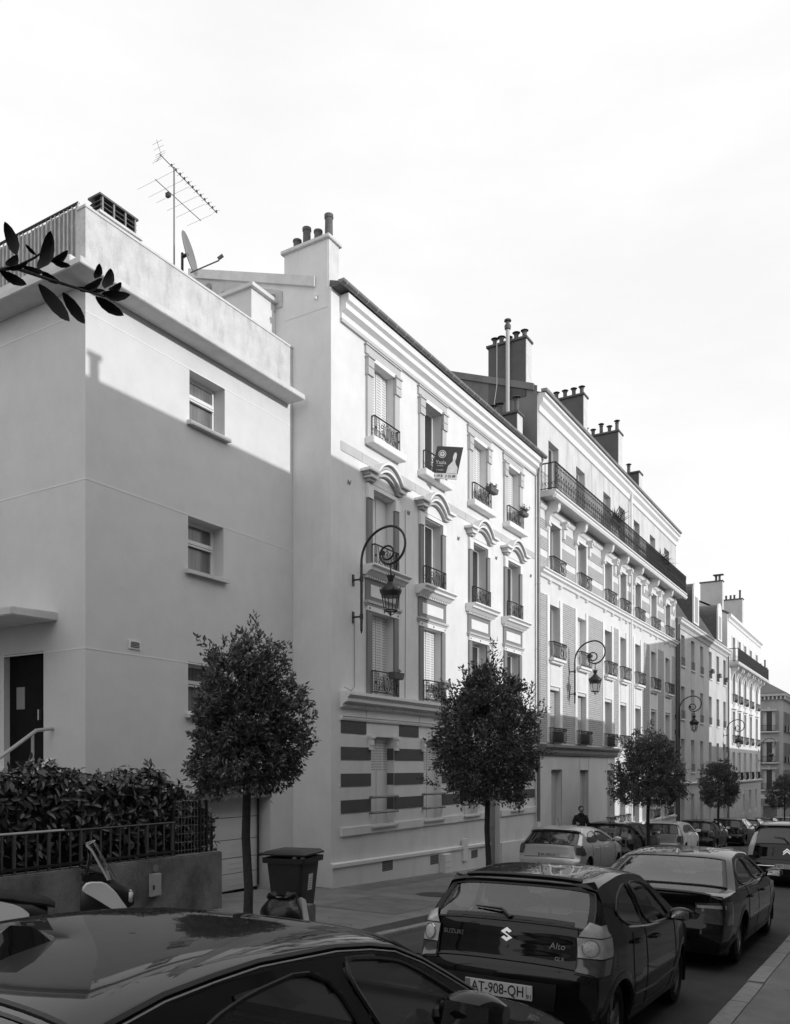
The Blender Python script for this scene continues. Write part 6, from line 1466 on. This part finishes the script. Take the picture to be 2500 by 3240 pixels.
# ---- generic further cars
def hatch(label, X, Y, paint, L=3.9, W=1.68, H=1.30, rear=.42, lamp='lensd', plate='', z=1., lampz=(.62, .88), wing=False, yl=.16, lampw=.78, yaw=0.):
    k = H/1.30
    prof = [(.05, .20, .05), (.0, .32, .07), (.0, .48*k, .09), (.05, .56*k, .09), (.07, .72*k, .09), (.10, .86*k, .09), (rear*.92, 1.17*k, .07), (rear*.86, 1.21*k, .06), (rear+.08, 1.25*k, .05), (.9, 1.29*k, .05), (1.45, 1.30*k, .05), (1.95, 1.27*k, .05), (2.2, 1.225*k, .05), (L-.82, .90*k, .05), (L-.66, .86*k, .06), (L-.30, .76*k, .09), (L-.10, .64*k, .10), (L, .50*k, .10), (L, .36, .08), (L-.05, .20, .05)]
    BB = [(0, .85), (.10, .92), (.3, .965), (.7, .99), (1.2, 1), (L-1.1, 1), (L-.6, .965), (L-.3, .91), (L-.1, .83), (L, .76)]
    c = Car('parked_car', label, X, Y, prof, W, [(.2, .92), (.32, .965), (.48, .995), (.62*k, 1.0), (.76*k, .985), (.84*k, .955), (.88*k, .925), (1.05*k, .84), (1.19*k, .75), (1.30*k, .69)], BB, paint,
            [[(.55+rear*.2, .96*k), (.80+rear*.2, 1.11*k), (1.15, 1.165*k), (1.45, 1.175*k), (1.48, .90*k), (.80, .90*k)], [(1.54, .90*k), (1.51, 1.175*k), (1.85, 1.17*k), (2.06, 1.13*k), (L-1.16, .91*k)]], (5, 6, .88), (12, 13, .94), [.72, L-.78], .28, cut=False, k=5, yaw=yaw)
    for sg in (1, -1):
        c.mirror(L-1.2, .91*k, sg); c.handle(1.25, .76*k, sg); c.handle(1.95, .76*k, sg)
        c.side_line([(.95, .88*k), (.92, .6), (1.05, .28), (1.52, .27), (1.50, .88*k)], sg); c.side_line([(1.52, .27), (L-1.2, .27), (L-1.08, .88*k)], sg)
        c.corner_lamp(lampz[0]*k, lampz[1]*k, lampw, yl, lamp, sg, .012, shape=lambda u: (1-.5*abs(u-.5), 1-.6*u if wing else 1))
    c.rear_patch('bumper_insert', .23, .33, -.7, .7, 'black', .008)
    if plate: c.plate(.60*k if wing else .42*k, plate)
    b = MB(); b.tube([c.sp(c.iz(.55*k), -.82+1.64*q/16, .003) for q in range(17)], .007, 4); b.build('panel_gap', 'ink', c.body)
    b = MB(); pA = c.iy(rear+.2); b.tube([c.sp(pA, 0, 0), tuple(Vector(c.sp(pA, 0, 0))+Vector((0, -.12, .22)))], .005, 4); b.build('roof_aerial', 'black', c.t)
    c.wiper(.88*k, .4, .02)
    return c
hatch('silver hatchback with high triangular tail lamps parked by the white house', -7.36, 19.35, 'paint_g', 3.95, 1.70, 1.30, .60, 'lensd', 'BK-590-LH', wing=True, lampz=(.62, .90), yl=.30, lampw=.80)
hatch('dark hatchback with bright pillar that a person leans beside', -7.62, 24.7, 'paint_n', 4.0, 1.70, 1.36, .45, 'lensd', 'CA-715-WZ', lampz=(.68, 1.0), yl=.14, lampw=.86)
hatch('older light grey hatchback partly behind the third street tree', -7.42, 30.6, 'paint_l', 3.6, 1.60, 1.32, .30, 'lensd', 'AE-402-SK', lampz=(.52, .80), yl=.12, lampw=.80)
hatch('dark hatchback parked in front of the brick house entrance', -7.40, 36.3, 'paint_n', 4.0, 1.68, 1.34, .45)
hatch('black estate car behind the fourth street tree', -7.30, 43.2, 'paint_k', 4.3, 1.72, 1.38, .35, plate='BV-118-TR')
hatch('dark car parked along the mansard house', -7.35, 49.0, 'paint_n', 4.1, 1.70, 1.34, .5)
hatch('far dark car at the end of the left parking row', -7.35, 55.5, 'paint_k', 4.1, 1.70, 1.34, .4)
hatch('grey car farthest along the left parking row', -7.35, 66.0, 'paint_l', 4.1, 1.70, 1.34, .4)
PC = hatch('black people carrier with double chevron badge at the right edge', -2.25, 21.2, 'paint_k', 4.45, 1.82, 1.54, .45, 'lens', 'BM-222-VK', lampz=(.62, 1.10), yl=.16, lampw=.84)
_, M_ = PC.rtext(' ', .86, .0, .05)
for dz in (0, -.05): PC.shape_on_rear('badge', M_, [(-.085, -.02+dz), (0, .055+dz), (.085, -.02+dz), (.085, -.05+dz), (0, .025+dz), (-.085, -.05+dz)], 'chrome')
hatch('dark car ahead of the people carrier on the right', -2.3, 27.5, 'paint_n', 4.2, 1.72, 1.36, .4)
b = MB(); b.tube([PC.sp(PC.iz(.50), -.95+1.9*q/16, .006) for q in range(17)], .012, 5); b.build('bumper_trim', 'chrome', PC.body)

# ------------------------------------------------------------------ person behind the dark hatchback
def person(x, y, label):
    g = lerp(zk(y), zfac(y), .35); k = .905
    t = thing('person', label, 'person', (x, y, g), local=True, rot=(0, 0, R(-150)))    # local +y is the way the person faces
    t.scale = (1, 1, k)
    J = {'pel': (0, 0, .93, .155), 'wai': (0, .01, 1.10, .135), 'che': (0, .02, 1.30, .165), 'nec': (0, .02, 1.45, .075), 'nk2': (0, .03, 1.53, .058),
         'sl': (-.17, .02, 1.40, .075), 'el': (-.22, .02, 1.12, .055), 'wl': (-.20, .22, 1.02, .040), 'sr': (.17, .02, 1.40, .075), 'er': (.25, .06, 1.15, .055), 'wr': (.18, .28, 1.20, .040),
         'hl': (-.09, 0, .88, .095), 'kl': (-.11, .03, .50, .068), 'al': (-.12, -.02, .09, .045), 'tl': (-.13, .14, .04, .04), 'hr': (.09, 0, .88, .095), 'kr': (.11, .04, .50, .068), 'ar': (.12, 0, .09, .045), 'tr': (.14, .16, .04, .04)}
    Eg = [('pel', 'wai'), ('wai', 'che'), ('che', 'nec'), ('nec', 'nk2'), ('che', 'sl'), ('sl', 'el'), ('el', 'wl'), ('che', 'sr'), ('sr', 'er'), ('er', 'wr'), ('pel', 'hl'), ('hl', 'kl'), ('kl', 'al'), ('al', 'tl'), ('pel', 'hr'), ('hr', 'kr'), ('kr', 'ar'), ('ar', 'tr')]
    ks = list(J); me = bpy.data.meshes.new('body'); me.from_pydata([J[q][:3] for q in ks], [(ks.index(a), ks.index(c)) for a, c in Eg], [])
    o = link('body', me, 'coat', t); md = o.modifiers.new('skin', 'SKIN'); md.use_smooth_shade = True
    for i, q in enumerate(ks):
        sv = me.skin_vertices[0].data[i]; sv.radius = (J[q][3], J[q][3]*(.75 if q in ('che', 'wai', 'pel') else 1)); sv.use_root = (q == 'pel')
    o.modifiers.new('sub', 'SUBSURF').levels = 2; o.modifiers['sub'].render_levels = 2
    # head with face
    b = MB(); rows = []
    for i in range(13):
        u = i/12; a = math.pi*u; z = 1.655-.115*math.cos(math.pi-a)*-1
        z = 1.655+.118*math.cos(a); r = .078*math.sin(a)**.72+.002; jaw = 1-.22*max(0, (1.64-z)/.11)
        row = []
        for q in range(16):
            th_ = 2*math.pi*q/16; dx, dy = math.sin(th_), math.cos(th_)
            yy = dy*r*1.22; nose = .022*max(0, 1-abs(z-1.635)/.03)*max(0, dy)**14; brow = .006*max(0, 1-abs(z-1.685)/.02)*max(0, dy)**3
            row.append((dx*r*jaw, .04+yy+nose+brow, z))
        rows.append(row)
    b.grid(rows, True); h = b.build('head', 'skin', t, smooth=70)
    for s in (-1, 1):
        b = MB(); b.lathe([(.028, 0), (.022, .012), (.0, .014)], (s*.074, .035, 1.65), 10, axis='x'); b.build('ear', 'skin', h)
        b = MB(); b.lathe([(.011, 0), (.008, .006), (0, .008)], (s*.031, .128, 1.665), 8, axis='y'); b.build('eye', 'ink', h)
    b = MB(); b.tube([(-.028, .118, 1.592), (0, .128, 1.590), (.028, .118, 1.592)], .006, 5); b.build('mouth', 'hair', h)
    b = MB(); rows = []
    for i in range(8):
        a = math.pi*.62*i/7; r = .088*math.sin(a)**.72+.002; z = 1.662+.128*math.cos(a)
        rows.append([(math.sin(q*.3927)*r, .034+math.cos(q*.3927)*r*1.2*(.80 if math.cos(q*.3927) > .2 and z < 1.725 else 1), z) for q in range(16)])
    b.grid(rows, True); b.build('hair', 'hair', t, smooth=70)
    b = MB(); b.lathe([(.085, 1.42), (.10, 1.47), (.085, 1.53), (.07, 1.52)], (0, .025, 0), 14, False); b.build('collar', 'coat', t, smooth=True)
    for s, w_ in ((-1, J['wl']), (1, J['wr'])):   # hands: palm, four fingers and a thumb
        b = MB(); c = Vector(w_[:3]); f = Vector((0.05*-s, 1, -.15)).normalized(); sd_ = Vector((1, 0, 0)); up = f.cross(sd_).normalized()
        b.tube([c, c+f*.05, c+f*.10], [.032, .040, .034], 8)
        for q, ln in ((-1.5, .06), (-.5, .075), (.5, .07), (1.5, .055)):
            p = c+f*.09+sd_*(q*.019); b.tube([p, p+f*ln*.55, p+f*ln*.9-Vector((0, 0, .02))], [.0095, .009, .007], 6)
        p = c+f*.03-sd_*s*.035; b.tube([p, p+f*.03-sd_*s*.025, p+f*.06-sd_*s*.03], [.012, .010, .008], 6); b.build('hand', 'skin', t, smooth=60)
person(-8.72, 25.9, 'person with dark hair in a dark jacket standing behind the dark hatchback')

# ------------------------------------------------------------------ scooter
def scooter():
    x, y = -8.20, 5.32; g = lerp(zk(y+.6), zfac(y+.6), .5)
    t = thing('scooter', 'large scooter with white side panels and windscreen parked on the left', 'scooter', (x, y, g), local=True, rot=(-.04, 0, R(-38))); t.scale = (.9, .9, .9)   # local y forward
    for yy, r in ((.12, .25), (1.42, .25)):
        b = MB(); b.lathe([(r*.6, -.05), (r*.9, -.06), (r, -.03), (r, .03), (r*.9, .06), (r*.6, .05)], (0, yy, r), 24, True, 'x'); w_ = b.build('wheel', 'rubber', t, smooth=True)
        b = MB(); b.lathe([(r*.58, -.055), (.04, -.03), (.04, .03), (r*.58, .055)], (0, yy, r), 16, False, 'x'); b.build('rim', 'zinc', w_)
    def loft(name, secs, m, smooth=50):   # secs: (y, halfwidth, zlow, zhigh, bulge)
        b = MB(); rows = []
        for yy, hw, z0, z1, bl in secs:
            rows.append([(-hw*.75, yy, z0), (-hw, yy, lerp(z0, z1, .4)), (-hw*.85, yy, lerp(z0, z1, .8)), (-hw*.4, yy, z1), (hw*.4, yy, z1), (hw*.85, yy, lerp(z0, z1, .8)), (hw, yy, lerp(z0, z1, .4)), (hw*.75, yy, z0)])
        b.grid(rows, True); b.add(rows[0], [tuple(range(8))]); b.add(rows[-1], [tuple(range(8))]); return b.build(name, m, t, smooth=smooth)
    loft('rear_body', [(-.32, .10, .52, .66, 0), (-.15, .17, .42, .70, 0), (.15, .20, .36, .70, 0), (.45, .19, .30, .66, 0), (.62, .15, .26, .55, 0)], 'black')
    loft('seat', [(-.28, .10, .64, .76, 0), (-.05, .16, .66, .79, 0), (.25, .17, .64, .76, 0), (.32, .16, .62, .73, 0), (.60, .13, .58, .68, 0), (.70, .08, .56, .62, 0)], 'seat')
    loft('footboard', [(.45, .18, .20, .42, 0), (.80, .20, .20, .30, 0), (1.10, .19, .22, .40, 0)], 'black')
    loft('front_shield', [(.98, .20, .28, .80, 0), (1.12, .21, .32, .92, 0), (1.30, .17, .42, .90, 0), (1.50, .10, .52, .78, 0), (1.60, .05, .58, .70, 0)], 'black')
    loft('front_mudguard', [(1.18, .07, .40, .48, 0), (1.38, .085, .50, .56, 0), (1.58, .075, .44, .50, 0), (1.68, .05, .32, .38, 0)], 'black')
    for s in (-1, 1):
        b = MB(); P = chaikin([(1.0, .82), (1.05, .88), (1.24, .88), (1.37, .76), (1.47, .62), (1.60, .44), (1.53, .43), (1.30, .58), (1.12, .70), (1.0, .77)], 1)
        rows = [[(s*(.235 if o < .5 else .205)-s*.06*max(0, (p[0]-1.2)/.4), lerp(p[0], 1.28, .04+o*.0 if o < .5 else -.02), lerp(p[1], .66, .04 if o < .5 else -.02)) for p in P] for o in (0, 1)]
        b.grid(rows, True); b.add(rows[0], [tuple(range(len(P)))]); b.build('side_panel', 'paint_w', t, smooth=40)
        b = MB(); P = chaikin([(.46, .50), (.30, .62), (.05, .68), (-.20, .68), (-.33, .62), (-.22, .52), (.05, .40), (.30, .40)], 2)
        rows = [[(s*(.222 if o == 0 else .19), p[0], p[1]) for p in P] for o in (0, 1)]
        b.grid(rows, True); b.add(rows[0], [tuple(range(len(P)))]); b.build('rear_panel', 'paint_w', t, smooth=40)
        b = MB(); b.lathe([(.06, -.03), (.075, 0), (.06, .02), (.0, .03)], (s*.085, 1.56, .68), 14, True, 'y'); b.build('headlight', 'lens', t, smooth=True)
        b = MB(); b.tube([(s*.10, 1.10, .98), (s*.30, 1.02, 1.0)], .016, 6); b.tube([(s*.30, 1.02, 1.0), (s*.40, .99, .99)], .022, 8); b.tube([(s*.26, 1.06, 1.01), (s*.40, 1.04, .985)], .008, 5); b.build('handlebar', 'black', t)
        b = MB(); b.tube([(s*.26, 1.04, 1.0), (s*.36, 1.06, 1.12), (s*.42, 1.05, 1.17)], .008, 5); st = b.build('mirror_stalk', 'black', t)
        b = MB(); b.grid([[(s*.43+.062*math.cos(q*.5236)*r, 1.04-.02*(1-r), 1.20+.045*math.sin(q*.5236)*r) for q in range(12)] for r in (1, .7, .01)], True); b.build('mirror', 'chrome', st, fix=False)
    b = MB(); rows = []
    for u in (0, .25, .5, .75, 1):
        z = lerp(.90, 1.36, u); yy = lerp(1.38, 1.12, u); hw = lerp(.20, .16, u)
        rows.append([(hw*c, yy-.10*abs(c)**2, z-(.05*abs(c)**2 if u == 1 else 0)) for c in (-1, -.66, -.33, 0, .33, .66, 1)])
    b.grid(rows); ws_ = b.build('windscreen', 'scrn', t, smooth=60, fix=False)
    for q in (0, -1):
        b = MB(); b.tube([r[q] for r in rows], .012, 5); b.build('screen_edge', 'alup', ws_)
    b = MB(); b.tube(rows[-1], .007, 5); b.build('screen_edge', 'alup', ws_)
    b = MB(); b.hexa([(-.16, .98, .84), (.16, .98, .84), (.10, 1.40, .80), (-.10, 1.40, .80), (-.13, 1.00, 1.02), (.13, 1.00, 1.02), (.09, 1.30, .94), (-.09, 1.30, .94)]); b.build('instrument_cowl', 'black', t, bevel=.04)
    b = MB(); b.tube([(-.10, 1.02, 1.02), (-.14, 1.08, .90), (-.10, 1.14, .78)], .008, 5); b.tube([(.12, 1.02, 1.02), (.15, 1.10, .88)], .008, 5); b.build('cable', 'black', t)
    b = MB(); b.tube([(.05, .45, .30), (.12, .50, .05)], .014, 6); b.tube([(.10, .52, .02), (-.10, .40, .02)], .014, 6); b.build('stand', 'zinc', t)
    b = MB(); b.tube([(.17, .40, .28), (.18, .0, .34), (.18, -.25, .38)], [.035, .05, .05], 10); b.build('exhaust', 'zincd', t, smooth=True)
    b = MB(); b.box(-.08, .08, -.36, -.31, .50, .60); b.build('tail_light', 'lensd', t, bevel=.015)
scooter()

# ------------------------------------------------------------------ small street details
def flat_patch(name, m, x0, x1, y0, y1, zf, parent, lift=.004):
    b = MB(); n = 6; b.grid([[(lerp(x0, x1, i/3), lerp(y0, y1, j/n), zf(lerp(x0, x1, i/3), lerp(y0, y1, j/n))+lift) for i in range(4)] for j in range(n+1)]); return b.build(name, m, parent)
def zpl(x, y):   # top of the left pavement at (x, y)
    k = round((x+9.95)/(KL-.17+9.95)*4)/4; return lerp(zfac(y), zk(y), (x+9.95)/(KL-.17+9.95))
MT['patch'] = mat('asphalt_patch', .21, .95, .2, 3, .9, 200); MT['castiron'] = mat('cast_iron', .05, .5, .2, 20, metal=.4)
MT['rpatch'] = mat('road_patch', .062, .95, .2, 3, .9, 200)
flat_patch('repair_patch', 'patch', -7.9, -6.4, 10.6, 12.4, zpl, pl_); flat_patch('repair_patch', 'patch', -8.95, -8.45, 12.9, 16.8, zpl, pl_)
rd = bpy.data.objects['road']
flat_patch('repair_patch', 'rpatch', -5.2, -4.2, 8.6, 11.5, lambda x, y: zroad(y)+.036, rd, .005)
mh = thing('manhole_cover', 'round iron cover set in the left pavement before the white house', 'manhole cover', (-7.2, 13.2, zpl(-7.2, 13.2)))
b = MB(); b.lathe([(.30, .0), (.30, .006)], (-7.2, 13.2, zpl(-7.2, 13.2)+.002), 28); b.build('frame', 'castiron', mh)
b = MB(); b.lathe([(.26, .006), (.26, .010)], (-7.2, 13.2, zpl(-7.2, 13.2)+.002), 28); b.build('lid', 'castiron', mh)

random.seed(77); b = MB()
for i in range(150):
    k = random.random()
    if k < .45: x, y = KL+random.uniform(.02, .35), random.uniform(6, 17); z = zroad(y)+.02
    elif k < .8: x, y = random.uniform(-8.6, KL-.2), random.uniform(7, 16.5); z = zpl(x, y)+.006
    else: x, y = random.uniform(KR+.2, .6), random.uniform(5, 16); z = zk(y)+.012
    d = rvec(); d.z *= .15; leaf_quad(b, Vector((x, y, z)), d, Vector((0, 0, 1)), random.uniform(.04, .08), .03, .1)
MT['deadleaf'] = mat('dead_leaf', .12, .8, .4, 12)
tag(b.build('fallen_leaves', 'deadleaf', fix=False), 'scattered dead leaves along the kerbs and pavements', 'leaves', kind='stuff')

# lift everything so that the street lies near z = 0
for o in list(SC.objects):
    if o.parent is None: o.location.z += 1.84
